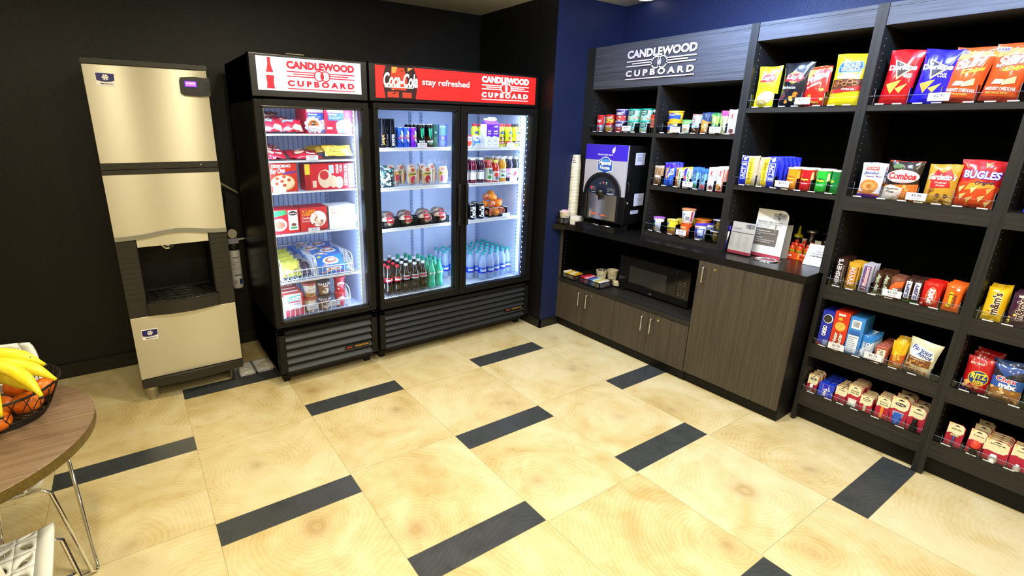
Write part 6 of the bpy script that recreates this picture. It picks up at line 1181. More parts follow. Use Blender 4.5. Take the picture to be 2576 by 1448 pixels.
o = bag('cookie_pack', 'yellow and orange soft cookie pack on the cookie shelf', 'cookie pack', 0.058, 0.138, 0.03, '#e2b41c', [('P', [(0, 0.08), (1, 0.0), (1, 0.55), (0, 0.45)], '#c25a28'), T_('Soft', 0.50, 0.30, 0.75, 0.58, '#f4d84a', 0.03, 0.2, -90), T_('Batch', 0.25, 0.25, 0.50, 0.62, '#f4d84a', 0.03, 0.2, -90), E_(0.6, 0.12, 0.35, 0.10, '#c88a5a')], seed=33, wr=1.4); shelf(o, -1.428, -1.484, Z4, 0.03, 0.06); rows(o, 3, 0.034, 'yellow soft cookie pack behind the front one', 'soft cookie packs behind', jit=0.05)
CK = ['#b8803c', '#8a5424', '#d8a45c', '#7a4820']
o = bag('cookie_bag', 'cream cookie bag with blue script and brown cookies, rightmost on its shelf', 'cookie bag', 0.112, 0.172, 0.045, '#d6d3b4', [('P', [(0.12, 0.5), (0.02, 0.65), (0.2, 0.86), (0.85, 0.76), (0.95, 0.52), (0.6, 0.46)], '#f2f2f0'), T_('Famous', 0.12, 0.66, 0.84, 0.80, '#2c4a9c', 0.03, 0.3, -8), T_('Amos', 0.34, 0.53, 0.88, 0.66, '#2c4a9c', 0.03, 0.3, -8), R_(0.08, 0.26, 0.9, 0.48, '#7a4a24'), T_('Chocolate Chip', 0.14, 0.41, 0.72, 0.46, '#f0e6d2', 0.02)]+chips(14, 0.12, 0.28, 0.86, 0.40, CK, 0.06, 12, 7, 0.7)+[R_(0.05, 0.04, 0.92, 0.24, '#c8b68c')]+chips(18, 0.1, 0.06, 0.88, 0.22, CK, 0.06, 13, 7, 0.7), seed=34, flare=0.12); shelf(o, -1.487, -1.585, Z4, 0.045, -0.1, -0.04, 0.06)
tray(0.485, -1.091, -1.629, (-1.160, -1.232, -1.300, -1.360, -1.423, -1.487, -1.592), 'clear divider tray of the cookie shelf', 0.032, 0.06)
price('$2.50', -1.207, 0.492, 'in front of the cookie boxes'); price('$1.75', -1.370, 0.499, 'in front of the mint tins')
# unit 3, bottom shelf: blister cards
RED = '#b01838'; CRM = '#e6e0b8'
def card(label, W, H, words, prod, n, rowlab, y, z=Z5, x=0.0, step=0.024, rz=0.0, oval=None, grp=None, drift=0.0):
    t = thing('blister_card', label, 'blister card'); m = MB()
    o_ = [(-W/2, 0), (W/2, 0), (W/2, H-0.012), (W/2-0.012, H), (-W/2, H)]
    m.prism(o_, 0.0012, ink(RED), frame=((0, 0, 0), (1, 0, 0), (0, 0, 1), (0, -1, 0)))
    S = flatS((-W/2, -0.0012, 0), (W, 0, 0), (0, 0, H), (0, -1, 0)); cut = 0.50 if H > 0.10 else 0.40
    its = [('P', [(0.02, cut), (0.02, 0.99), (0.78, 0.99), (0.95, 0.90), (0.95, cut+0.14), (0.80, cut+0.03), (0.5, cut+0.02), (0.25, cut+0.06)], CRM), ('P', [(0.35, 0.90), (0.5, 0.94), (0.65, 0.90), (0.65, 0.88), (0.35, 0.88)], '#1c1614'), ('P', ell(0.14, 0.93, 0.05, 0.03), '#e2b840')]
    if oval: its += [E_(0.5, 0.74, 0.30, 0.06, '#161414'), T_(oval, 0.3, 0.71, 0.7, 0.77, '#ececec', 0.03)]
    for k, w_ in enumerate(words): its.append(T_(w_, 0.22, 0.76-k*0.10-(0.04 if cut > 0.45 else 0), 0.80, 0.83-k*0.10-(0.04 if cut > 0.45 else 0), '#3a342c', 0.02))
    decals(m, S, its); m.build('printed_card', t); prod(t)
    shelf(t, y[0], y[1], z, 0.0, rz, -0.06, 0.0, 0.012+x)
    if n: rows(t, n, step, rowlab, grp or rowlab, jit=0.03, drift=drift)
    return t
def pv(name, fn):
    def f(t): m = MB(); fn(m); m.build(name, t)
    return f
card('small red card with a clear hand gel bottle, leftmost on the bottom shelf', 0.052, 0.098, ['Purell'], pv('gel_bottle', lambda m: m.rbox(-0.015, 0.015, -0.020, -0.002, 0.002, 0.028, M_PET, 0.005).lathe([(0.008, 0.028), (0.008, 0.044), (0.0001, 0.045)], M_WHITE, (0, -0.011, 0), 14)), 4, 'cream topped card behind the hand gel card', (-1.105, -1.157), oval='GEL')
for k in range(4):
    tp = carton('tampon_box', 'bright blue box reading TAM at the front of its row' if k == 0 else 'blue box in the row behind the front blue box', 'small box', 0.070, 0.076-0.001*k, 0.034, '#1a3ad0', [R_(0.28, 0, 0.62, 1, '#2a1ac8'), R_(0.26, 0, 0.28, 1, '#a8c8f0'), R_(0.62, 0, 0.64, 1, '#a8c8f0'), T_('TAM', 0.34, 0.1, 0.56, 0.7, '#ffffff', 0.05, 0, -90), ('P', [(0.64, 0.5), (0.8, 0.56), (1, 0.1), (1, 0.3), (0.72, 0.66), (0.66, 0.95)], '#c0d4f4')], None if k == 0 else 'blue boxes behind', top=[R_(0.0, 0.0, 1, 0.06, '#8ab0f0')]) if k == 0 else dup(tp0, label='blue box in the row behind the front blue box', group='blue boxes behind')
    if k == 0: tp0 = tp
    shelf(tp, -1.166, -1.238, Z5, 0.034, 0.12, 0, 0, k*0.050)
card('small red card with tweezers on the bottom shelf', 0.056, 0.088, ['Tweezer'], pv('tweezers', lambda m: m.tube([(-0.004, -0.004, 0.004), (-0.003, -0.005, 0.034), (0.0, -0.004, 0.044)], 0.002, M_CHROME, 6).tube([(0.004, -0.004, 0.004), (0.003, -0.005, 0.034), (0.0, -0.004, 0.044)], 0.002, M_CHROME, 6)), 5, 'cream topped card behind the tweezer card', (-1.243, -1.300))
card('taller red card with a first aid packet on the bottom shelf', 0.060, 0.120, ['Small', 'First Aid'], pv('first_aid_packet', lambda m: m.box(-0.018, 0.018, -0.006, -0.002, 0.004, 0.044, ink('#dcdcd0')).box(-0.010, 0.012, -0.0065, -0.006, 0.016, 0.032, ink('#f4f4ec')).box(-0.018, 0.006, -0.0065, -0.006, 0.004, 0.009, ink('#5a8a7a'))), 8, 'cream topped card behind the first aid card', (-1.298, -1.356), step=0.016)
card('small red card with nail clippers on the bottom shelf', 0.056, 0.088, ['Nail', 'Clipper'], pv('nail_clipper', lambda m: m.box(-0.005, 0.005, -0.008, -0.002, 0.004, 0.036, M_CHROME).box(-0.007, 0.007, -0.010, -0.002, 0.028, 0.038, M_CHROME)), 5, 'cream topped card behind the nail clipper card', (-1.357, -1.413), step=0.018)
card('red card with an orange emery board on the bottom shelf', 0.058, 0.114, ['Emery', 'Boards'], pv('emery_board', lambda m: m.box(-0.006, 0.006, -0.005, -0.002, 0.002, 0.062, ink('#e8842a'))), 4, 'cream topped card behind the emery board card', (-1.426, -1.485), step=0.022)
def tube_prod(m): m.grid(lambda u, v: ((u-0.5)*(0.030+0.014*v), -0.012*math.sin(PI*u)*(1-v)**0.5-0.003, 0.002+v*0.062), 10, 6, film('#2a5ab8')); m.grid(lambda u, v: ((u-0.5)*(0.040+0.006*v), -0.005*math.sin(PI*u)*(1-v)-0.0035, 0.042+v*0.024), 10, 3, film('#a8a0b8'))
card('large red card with a blue gel tube and a black oval', 0.074, 0.142, [], pv('gel_tube', tube_prod), 2, 'large dark card behind the gel tube card', (-1.486, -1.552), step=0.055, oval='Dep')
card('red card with a small black bottle at the right end of the bottom shelf', 0.066, 0.124, ['Theratears'], pv('dark_bottle', lambda m: m.lathe([(0.014, 0.002), (0.015, 0.004), (0.015, 0.030), (0.009, 0.038), (0.009, 0.042), (0.010, 0.062), (0.0001, 0.064)], M_BLACKM, (0, -0.014, 0), 16)), 2, 'cream topped card behind the small black bottle card', (-1.558, -1.622), step=0.05)
tray(0.195, -1.091, -1.629, (-1.100, -1.161, -1.240, -1.298, -1.355, -1.420, -1.487, -1.555, -1.626), 'clear divider tray of the bottom shelf with blister cards', 0.030, 0.05)
# ------------------------------------------------------------------ unit 4 (partly outside the picture)
o = bag('snack_mix_bag', 'bright blue bag at the right edge of the picture on the second shelf', 'snack bag', 0.11, 0.17, 0.05, '#1c3ad0', [E_(0.5, 0.7, 0.3, 0.15, '#e8ecf8'), R_(0, 0.5, 1, 0.55, '#18a0c0')]+chips(6, 0.1, 0.1, 0.9, 0.4, ['#e0b060', '#2a7ac0'], 0.1, 2), seed=41); shelf(o, -1.715, -1.815, Z2, 0.05)
MM = lambda c: [R_(0.3, 0.20, 0.75, 0.84, c), T_("m&m's", 0.26, 0.18, 0.76, 0.86, '#f4ece0', 0.08, 0, 90), T_("m&m's", 0.28, 0.19, 0.74, 0.85, '#3a1c14', 0.03, 0, 90), R_(0.25, 0.87, 0.5, 0.93, '#d8e0b8')]+chips(5, 0.06, 0.05, 0.35, 0.35, ['#e8c020', '#e8e060', '#c83a28'], 0.08, 4, 8, 0.5)
def candy4(label, yl, yr, H, base, items, seed, n, rowlab, T=0.024, step=0.03):
    o = bag('candy_bag', label, 'candy bag', yl-yr, H, T, base, items, None, 0.02, 0.0, 0.06, seed, wr=0.8); shelf(o, yl, yr, Z3, T, 0.05, -0.02)
    rows(o, n, step, rowlab, rowlab, jit=0.04)
candy4('yellow chocolate candy bag at the left end of the rightmost candy shelf', -1.690, -1.754, 0.148, '#e6b814', MM('#e8c020'), 42, 3, 'yellow candy bag behind the front yellow one')
candy4('dark purple chocolate candy bag on the rightmost candy shelf', -1.768, -1.830, 0.143, '#3c2034', MM('#5a2c4a'), 43, 3, 'dark purple candy bag behind the front dark one')
candy4('brown chocolate candy bag at the right edge of the picture', -1.842, -1.904, 0.143, '#4a2a1c', MM('#6a3c24'), 44, 2, 'brown candy bag behind the front brown one')
tray(0.830, -1.672, -2.210, (-1.683, -1.760, -1.836, -1.91), 'clear divider tray of the rightmost candy shelf', 0.038, 0.065)
RZB = [('P', [(0, 0.35), (0.45, 0.0), (0, 0)], '#4a2c6a'), E_(0.55, 0.42, 0.38, 0.22, '#f0d030'), E_(0.55, 0.42, 0.35, 0.20, '#24407c'), T_('RITZ', 0.26, 0.40, 0.86, 0.56, '#f4dc3a', 0.04, 0.1), T_('bits', 0.40, 0.26, 0.78, 0.38, '#f4dc3a', 0.03, 0.1), T_('BIG BAG', 0.12, 0.80, 0.62, 0.86, '#f6dcd0', 0.02)]+chips(5, 0.1, 0.06, 0.7, 0.3, ['#d89a40', '#e8b868', '#c07a2c'], 0.12, 5, 9, 0.6)
o = bag('cracker_bag', 'red cracker bag with a dark blue and yellow name oval on the rightmost cookie shelf', 'cracker bag', 0.092, 0.160, 0.045, '#b8161c', RZB, seed=45); shelf(o, -1.700, -1.782, Z4, 0.045, 0.1, -0.12); rows(o, 2, 0.05, 'red cracker bag behind the front red one', 'red cracker bags behind', dz=0.008, jit=0.05)
CX = [('P', [(0, 0.95), (0.4, 0.7), (1, 1), (1, 0.6), (0, 0.6)], '#1c1c24'), R_(0.0, 0.36, 1, 0.66, '#2a5ab0'), T_('Chex', 0.14, 0.54, 0.80, 0.70, '#ffffff', 0.08), T_('Chex', 0.16, 0.55, 0.78, 0.69, '#c82830', 0.02), T_('mix', 0.28, 0.38, 0.84, 0.53, '#f2f4fa', 0.05), R_(0, 0, 1, 0.36, '#a07038')]+chips(14, 0.05, 0.03, 0.95, 0.34, ['#c8954a', '#e0bc78', '#9a6428', '#f0d8a0'], 0.09, 6, 6, 0.7)
o = bag('snack_mix_bag', 'blue and brown snack mix bag on the rightmost cookie shelf', 'snack bag', 0.105, 0.158, 0.05, '#2a4a90', CX, seed=46, flare=0.1); shelf(o, -1.785, -1.885, Z4, 0.05, -0.05, -0.06); rows(o, 1, 0.055, 'snack mix bag standing behind the blue and brown one', 'snack mix bags behind', dz=0.012, jit=0.08)
o = bag('snack_bag', 'dark green bag at the right edge of the picture on the rightmost cookie shelf', 'snack bag', 0.09, 0.15, 0.05, '#26402a', [R_(0.1, 0.5, 0.9, 0.7, '#d8a040'), E_(0.4, 0.25, 0.3, 0.15, '#c89040')], seed=47); shelf(o, -1.892, -1.975, Z4, 0.05)
tray(0.485, -1.672, -2.210, (-1.700, -1.786, -1.888, -1.98), 'clear divider tray of the rightmost cookie shelf', 0.032, 0.07)
card('red card with a blue handled razor on the rightmost bottom shelf', 0.060, 0.112, ['Gillette'], pv('razor', lambda m: m.box(-0.014, 0.014, -0.006, -0.002, 0.050, 0.058, M_CHROME).tube([(0, -0.005, 0.052), (0.0, -0.006, 0.004)], 0.004, ink('#3a4a8a'), 8)), 0, '', (-1.704, -1.764))
card('red card with an orange foam can, front of its pair', 0.058, 0.118, ['Foamy'], pv('foam_can', lambda m: m.lathe([(0.013, 0.002), (0.013, 0.034), (0.014, 0.034), (0.018, 0.040), (0.016, 0.060), (0.008, 0.068), (0.0001, 0.069)], ink('#d8402a'), (0, -0.015, 0), 16).lathe([(0.0135, 0.002), (0.0135, 0.032)], M_BLACK, (0, -0.015, 0), 16)), 2, 'cream topped card behind the orange foam can card', (-1.780, -1.838), step=0.07)
card('wide red card with a white capped mouthwash bottle, front of its row', 0.085, 0.100, ['scope'], pv('mouthwash_bottle', lambda m: m.lathe([(0.014, 0.002), (0.014, 0.016), (0.011, 0.018), (0.011, 0.034), (0.0001, 0.035)], M_WHITE, (0, -0.013, 0), 16)), 4, 'cream topped card behind the mouthwash card', (-1.832, -1.914), step=0.024)
card('red card with a small white toothpaste tube at the right edge of the picture', 0.062, 0.116, ['Colgate'], pv('toothpaste', lambda m: m.lathe([(0.012, 0.002), (0.011, 0.018), (0.006, 0.022), (0.006, 0.030), (0.0001, 0.031)], M_WHITE, (0, -0.013, 0), 16)), 1, 'cream topped card behind the toothpaste card', (-1.918, -1.980), step=0.04)
tray(0.195, -1.672, -2.210, (-1.700, -1.772, -1.830, -1.916, -1.985), 'clear divider tray of the rightmost bottom shelf', 0.030, 0.05)

# ================================================================== GOODS IN THE COOLERS (fronts face -Y)
def cprice(txt, x, z, where, y=0.984): 
    m = MB().box(-0.037, 0.037, -0.0008, 0.0008, 0, 0.030, mat('#dfe4f2', 0.5, name='price_card'))
    decals(m, flatS((-0.037, -0.0008, 0), (0.074, 0, 0), (0, 0, 0.030), (0, -1, 0)), [T_(txt, 0.28, 0.48, 0.72, 0.80, '#54586a', 0.0), T_('This shelf', 0.30, 0.18, 0.70, 0.34, '#8a8ea0', 0.0)], d0=0.0004)
    m.box(-0.008, 0.008, -0.0003, 0.014, -0.014, 0.004, M_ACRYL)
    return setp(m.build('price_card', None, 0, (x, y, z)), 'white price card %s' % where, 'price card')
# ---- freezer, top shelf
z = 1.5685
ET = [('P', [(0.12, 0.62), (0.62, 0.66), (0.66, 0.92), (0.14, 0.88)], '#6a9ae0'), ('P', [(0.5, 0.2), (0.7, 0.5), (0.95, 0.45), (0.98, 0.1), (0.6, 0.05)], '#e0a878'), E_(0.72, 0.25, 0.14, 0.16, '#f0dcc0'), R_(0.1, 0.08, 0.4, 0.22, '#f0e0e4'), T_('El Mont', 0.2, 0.70, 0.58, 0.84, '#f0f4ff', 0.03)]
def lay(o, x, y, zz, rz=0.0, tilt=-1.15): o.location = (x, y, zz); o.rotation_euler = (tilt, 0, rz); return o
o = bag('burrito_pack', 'red frozen burrito pack at the front left of the top freezer shelf', 'frozen pack', 0.13, 0.12, 0.035, '#b0182c', ET, seed=51, wr=1.6); lay(o, 0.665, 1.01, z+0.010, 0.1, -0.95); bu = o
o = dup(bu, (0.775, 1.01, z+0.010), label='red frozen burrito pack right of the front left one on the top freezer shelf'); o.rotation_euler = (-0.95, 0, -0.08)
for k, (x, y, zz) in enumerate(((0.665, 1.09, 0.035), (0.77, 1.10, 0.035), (0.66, 1.17, 0.06), (0.74, 1.18, 0.06), (0.65, 1.25, 0.085), (0.70, 1.33, 0.09))):
    o = dup(bu, (x, y, z+zz), label='dark red frozen burrito pack heaped behind the two front packs on the top freezer shelf', group='heaped red packs'); o.rotation_euler = (-1.25, 0.05, 0.2-0.1*k)
t = thing('wrapped_roll', 'round wrapped pastry roll with an orange and white round label', 'wrapped pastry', (0.898, 1.02, z))
def blob(u, v):
    a = 2*PI*u; r = (0.047+0.0045*math.sin(9*a+1)+0.003*math.sin(17*a))*_sp(math.sin(PI*v), 0.5)
    return (r*math.cos(a), -0.02*math.cos(PI*v), 0.050+r*math.sin(a)*1.02)
MB().grid(blob, 40, 10, mat('#d9d6e4', 0.2, coat=0.5, name='frosted_wrap')).build('wrapped_body', t)
m = MB(); S = flatS((0, -0.0215, 0.047), (1, 0, 0), (0, 0, 1), (0, -1, 0))
decals(m, S, [('P', ell(0, 0, 0.034, 0.034, 28), '#b08850'), ('P', ell(0, 0, 0.032, 0.032, 28), '#eeeef4'), ('P', ell(0, 0.0, 0.032, 0.032, 16, 0, PI), '#d8743a'), R_(-0.013, 0.002, 0.013, 0.026, '#5a3018'), T_('BELLA', -0.010, 0.010, 0.010, 0.018, '#e8e0c0', 0.02), T_('CINNABON', -0.016, -0.022, 0.016, -0.016, '#55607a', 0.02)], d0=0.0003); m.build('round_label', t)
BF = [R_(0, 0, 1, 1, '#d81c3c'), R_(0.04, 0.84, 0.66, 1.0, '#eceef6'), T_('BREAKFAST BOWL', 0.07, 0.87, 0.62, 0.91, '#6a7088', 0.02), R_(0.06, 0.52, 0.66, 0.82, '#3a62b8'), T_('Sausage', 0.09, 0.72, 0.42, 0.80, '#f4f4fa', 0.04), T_('Eggs, Potatoes, Sausage', 0.10, 0.64, 0.56, 0.69, '#dfe6f6', 0.01), T_('& Cheddar Cheese', 0.10, 0.58, 0.48, 0.63, '#dfe6f6', 0.01), ('P', [(0.34, 0.28), (0.42, 0.02), (0.98, 0.02), (0.98, 0.3)], '#e4e8f4'), ('P', [(0.5, 0.02), (0.98, 0.02), (0.98, 0.22), (0.6, 0.16)], '#6a86c0'), E_(0.68, 0.36, 0.33, 0.20, '#e8e6ea')]+chips(16, 0.42, 0.3, 0.94, 0.62, ['#e8e2d4', '#c8b8a8', '#8a6a5a', '#f0e8e0'], 0.055, 7, 6)+[R_(0.0, 0.18, 0.2, 0.27, '#f0e4ec'), T_('21g', 0.06, 0.20, 0.15, 0.25, '#9a4a5a', 0.02)]
o = carton('breakfast_box', 'red frozen breakfast bowl box at the front right of the top freezer shelf', 'frozen meal box', 0.165, 0.150, 0.04, '#c41c34', BF); put(o, 1.066, 1.03, z); 
for k in range(5): c = dup(o, (0.962-0.0, 1.10+0.045*k, z), label='red frozen breakfast box in the row behind the round wrapped roll', group='breakfast boxes behind')
# ---- freezer, second shelf
z = 1.4135
PZ = [('P', [(0.1, 0.2), (0.9, 0.35), (0.85, 0.75), (0.15, 0.7)], '#8a1c2c'), E_(0.35, 0.45, 0.16, 0.16, '#e8c8b0'), R_(0.55, 0.3, 0.85, 0.45, '#e8e4f0')]
o = bag('frozen_sandwich_pack', 'red and clear frozen sandwich pack at the left of the second freezer shelf', 'frozen pack', 0.125, 0.13, 0.04, '#b81c34', PZ, seed=55, wr=2.0); lay(o, 0.665, 1.0, z+0.012, 0.05, -1.25)
for k in range(3): c = dup(o, (0.665, 1.05+0.06*k, z+0.035+0.012*k), label='dark red frozen sandwich pack stacked behind the front left one', group='second shelf left packs'); c.rotation_euler = (-1.35, 0, 0.1*k)
o = bag('frozen_sandwich_pack', 'red frozen sandwich pack behind the price card of the second freezer shelf', 'frozen pack', 0.20, 0.14, 0.04, '#c01c38', PZ, seed=56, wr=2.0); lay(o, 0.842, 1.0, z+0.010, 0.0, -1.30)
c = dup(o, (0.85, 1.08, z+0.022), label='red frozen sandwich pack lying behind the one at the price card'); c.rotation_euler = (-1.4, 0, 0.05)
YL = [('P', ell(0.5, 0.5, 0.32, 0.30), '#4a5230'), ('P', ell(0.5, 0.5, 0.30, 0.27), '#e6d23c'), T_('GOURMET', 0.30, 0.56, 0.70, 0.68, '#4a5a2a', 0.02), T_('BURRITO', 0.28, 0.38, 0.72, 0.52, '#c8622c', 0.03)]
o = bag('yellow_burrito', 'yellow wrapped frozen burrito with an oval label at the right of the second freezer shelf', 'frozen burrito', 0.185, 0.085, 0.045, '#d8bc48', YL, seed=57, wr=1.2); lay(o, 1.050, 1.0, z+0.020, 0.0, -0.75)
for k, (x, y, dz) in enumerate(((1.02, 1.08, 0.040), (1.05, 1.16, 0.045), (1.0, 1.2, 0.040))): c = dup(o, (x, y, z+dz), label='yellow wrapped frozen burrito stacked behind the front yellow one', group='yellow burritos behind'); c.rotation_euler = (-1.25, 0, 0.05*k)
# ---- freezer, third shelf
z = 1.2275
DG = [R_(0, 0, 1, 1, '#c8281c'), T_('DIGIORNO', 0.08, 0.86, 0.78, 0.97, '#f6f0ec', 0.04), T_('For One', 0.02, 0.66, 0.55, 0.84, '#f6f0ec', 0.03, 0.3, 4), ('P', [(0.5, 0.62), (0.96, 0.68), (0.96, 0.74), (0.5, 0.68)], '#4a3a9c'), E_(0.46, 0.32, 0.45, 0.29, '#d8a060'), E_(0.46, 0.33, 0.41, 0.25, '#ecd0a8')]+[E_(x, y, 0.07, 0.055, '#b84a2c') for x, y in ((0.25, 0.48), (0.5, 0.54), (0.68, 0.42), (0.22, 0.30), (0.5, 0.24), (0.42, 0.38))]
o = carton('pizza_box', 'red frozen pizza box for one, at the left of the third freezer shelf', 'frozen pizza box', 0.160, 0.168, 0.045, '#b8241c', DG); put(o, 0.697, 1.03, z)
for k in range(3): dup(o, (0.697, 1.08+0.05*k, z), label='red frozen pizza box in the row behind the front pizza box', group='pizza boxes behind')
HP = [R_(0, 0, 1, 1, '#c8182c'), R_(0, 0, 0.10, 1, '#a81424'), R_(0.0, 0.6, 0.10, 1.0, '#e0cc3c'), R_(0.14, 0.1, 0.22, 0.36, '#e8c8b8'), E_(0.40, 0.42, 0.15, 0.36, '#e2c8b0'), E_(0.38, 0.56, 0.09, 0.18, '#c02838'), E_(0.56, 0.30, 0.09, 0.24, '#dcc0a4'), E_(0.68, 0.26, 0.09, 0.24, '#dcc0a4'), R_(0.48, 0.62, 0.58, 0.95, '#b0c8d8'), T_('PEPPERONI', 0.62, 0.62, 0.68, 0.96, '#f4e4dc', 0.02, 0, -90), T_('PIZZA', 0.70, 0.66, 0.75, 0.94, '#f4e4dc', 0.03, 0, -90), ('P', [(0.78, 0.1), (0.86, 0.1), (0.86, 0.98), (0.78, 0.98)], '#8a1020'), T_('HOT POCKETS', 0.785, 0.12, 0.855, 0.94, '#ffffff', 0.04, 0, -90), R_(0.88, 0.05, 1.0, 0.97, '#b8d860'), T_('17 VALUE PACK', 0.905, 0.12, 0.975, 0.9, '#2a7a4a', 0.03, 0, -90)]
o = carton('sandwich_box', 'large red frozen sandwich box with a green value strip on the third freezer shelf', 'frozen sandwich box', 0.318, 0.160, 0.12, '#c0182a', HP); put(o, 0.984, 1.07, z, 0.0)
# ---- freezer, fourth shelf
z = 0.9695
ST = [R_(0, 0, 1, 1, '#c8202c'), ('P', [(0, 0.7), (0.55, 0.8), (0.5, 0.98), (0, 0.95)], '#3a9a5a'), E_(0.22, 0.38, 0.30, 0.26, '#e8dcd4'), E_(0.24, 0.36, 0.2, 0.15, '#a86a50'), R_(0.58, 0.12, 0.95, 0.95, '#f2f0f2'), E_(0.77, 0.82, 0.17, 0.09, '#161414'), T_("Stouffer's", 0.64, 0.79, 0.90, 0.85, '#f4f0e8', 0.02, 0.2), E_(0.78, 0.35, 0.10, 0.07, '#7a4a3a'), R_(0.66, 0.18, 0.9, 0.26, '#3a9a5a')]
o = carton('frozen_meal_box', 'red and white frozen meal box with a black oval name', 'frozen meal box', 0.155, 0.150, 0.035, '#c0202c', ST); put(o, 0.690, 1.03, z)
for k in range(3): dup(o, (0.690, 1.07+0.04*k, z), label='red frozen meal box in the row behind the one with the black oval name', group='red meal boxes behind')
LC = lambda bg, tc: [R_(0, 0, 1, 1, bg), T_('Lean', 0.22, 0.80, 0.56, 0.95, tc, 0.03), T_('+', 0.08, 0.80, 0.18, 0.92, tc, 0.04), T_('cuisine', 0.08, 0.66, 0.56, 0.82, tc, 0.03), T_('Comfort', 0.08, 0.52, 0.40, 0.62, '#f4e4e0', 0.02, 0.2), T_('Roasted', 0.08, 0.40, 0.36, 0.47, '#f0dcd8', 0.01), E_(0.66, 0.5, 0.30, 0.34, '#f0ece8')]+chips(14, 0.42, 0.25, 0.9, 0.75, ['#e8c8a8', '#d0a078', '#b85a40', '#f4e8d8'], 0.06, 8, 7)+[R_(0.3, 0, 1, 0.08, '#8a1c24')]
o = carton('frozen_meal_box', 'red frozen meal box with orange lettering in the middle of the fourth freezer shelf', 'frozen meal box', 0.178, 0.150, 0.035, '#b8202c', LC('#cc2c34', '#f0a02c')); put(o, 0.862, 1.035, z, 0.06)
for k in range(3): dup(o, (0.862+0.004*k, 1.075+0.04*k, z), label='red frozen meal box in the row behind the one with orange lettering', group='middle meal boxes behind')
LW = [R_(0, 0, 1, 1, '#e6ebf4'), T_('Lean', 0.22, 0.80, 0.52, 0.95, '#d8b8a0', 0.03), T_('+', 0.08, 0.80, 0.16, 0.92, '#d8b8a0', 0.04), T_('cuisine', 0.08, 0.66, 0.52, 0.82, '#d8b8a0', 0.03), E_(0.80, 0.42, 0.26, 0.36, '#cfe0d0')]+chips(12, 0.6, 0.2, 0.98, 0.7, ['#b8d0a8', '#d8e4c8', '#a0b890'], 0.07, 9, 7)+[('P', [(0.05, 0.05), (0.5, 0.15), (0.45, 0.25), (0.1, 0.12)], '#e8c8bc')]
o = carton('frozen_meal_box', 'white frozen meal box with pale lettering at the right of the fourth freezer shelf', 'frozen meal box', 0.180, 0.150, 0.035, '#e0e6f0', LW); put(o, 1.054, 1.035, z-0.002)
for k in range(3): dup(o, (1.054, 1.075+0.04*k, z-0.002), label='white frozen meal box in the row behind the front white one', group='white meal boxes behind')
# ---- freezer baskets
def freezer_basket(label, x0, x1, y0, y1, z, hf, hb):
    t = thing('freezer_basket', label, 'wire basket', ((x0+x1)/2, y0, z)); w = (x1-x0)/2; D = y1-y0; m = MB()
    def top(y): return hf+(hb-hf)*min(max((y-0.05)/(D*0.25), 0), 1)
    m.tube([(-w, 0, hf), (w, 0, hf)], 0.0035, M_WIRE); m.tube([(-w, 0, 0.003), (w, 0, 0.003)], 0.003, M_WIRE); m.tube([(-w, D, hb), (w, D, hb)], 0.003, M_WIRE)
    for sx in (-1, 1):
        m.tube([(sx*w, 0, hf), (sx*w, 0.02, hb*0.92), (sx*w, 0.05, hb), (sx*w, D, hb)], 0.0035, M_WIRE); m.tube([(sx*w, 0, 0.003), (sx*w, D, 0.003)], 0.003, M_WIRE)
        for k in range(int(D/0.022)): y = 0.022*k+0.006; m.tube([(sx*w, y, 0.003), (sx*w, y, top(y+0.05) if y > 0.02 else hf)], 0.0019, M_WIRE, 5, False)
    for k in range(int(2*w/0.030)+1): x = -w+0.030*k+0.005; m.tube([(x, 0, hf), (x, 0, 0.003), (x, D, 0.003), (x, D, hb)], 0.002, M_WIRE, 5, False)
    m.build('wire_frame', t); return t
freezer_basket('white wire freezer basket on the left of the fifth shelf holding yellow and dark packs', 0.628, 0.842, 0.985, 1.45, 0.670, 0.060, 0.125)
freezer_basket('white wire freezer basket on the right of the fifth shelf holding blue packs', 0.850, 1.095, 0.985, 1.45, 0.670, 0.060, 0.125)
freezer_basket('white wire freezer basket on the freezer floor holding ice cream', 0.622, 1.065, 0.985, 1.45, 0.410, 0.078, 0.150)
GR = [('P', [(0.1, 0.45), (0.9, 0.5), (0.9, 0.85), (0.1, 0.8)], '#c8cc4a')]+chips(8, 0.1, 0.1, 0.9, 0.4, ['#8a6a3a', '#e8e4a0', '#5a4a2a'], 0.08, 4)
o = bag('yellow_green_pack', 'yellow green frozen snack pack at the front of the left wire basket', 'frozen pack', 0.12, 0.10, 0.04, '#c2c65a', GR, seed=61, wr=2); lay(o, 0.700, 1.02, 0.685, 0, -0.5)
for k in range(4): c = dup(o, (0.70, 1.07+0.055*k, 0.700+0.012*k), label='yellow green frozen snack pack behind the front one in the left wire basket', group='yellow green packs behind'); c.rotation_euler = (-0.8, 0, 0.1*(k-1))
o = bag('dark_pack', 'dark violet wrapped frozen pack in the right half of the left wire basket', 'frozen pack', 0.10, 0.10, 0.03, '#3c3250', chips(9, 0.1, 0.1, 0.9, 0.9, ['#7a5a8a', '#c8b8d8', '#2a2238'], 0.1, 5), 'dark packs in the left wire basket', seed=62, wr=2); lay(o, 0.785, 1.03, 0.680, 0.1, -1.1)
for k in range(4): c = dup(o, (0.785-0.01*k, 1.10+0.06*k, 0.690+0.006*k), label='dark violet wrapped frozen pack in the right half of the left wire basket'); c.rotation_euler = (-1.2, 0, 0.3*(k-1))
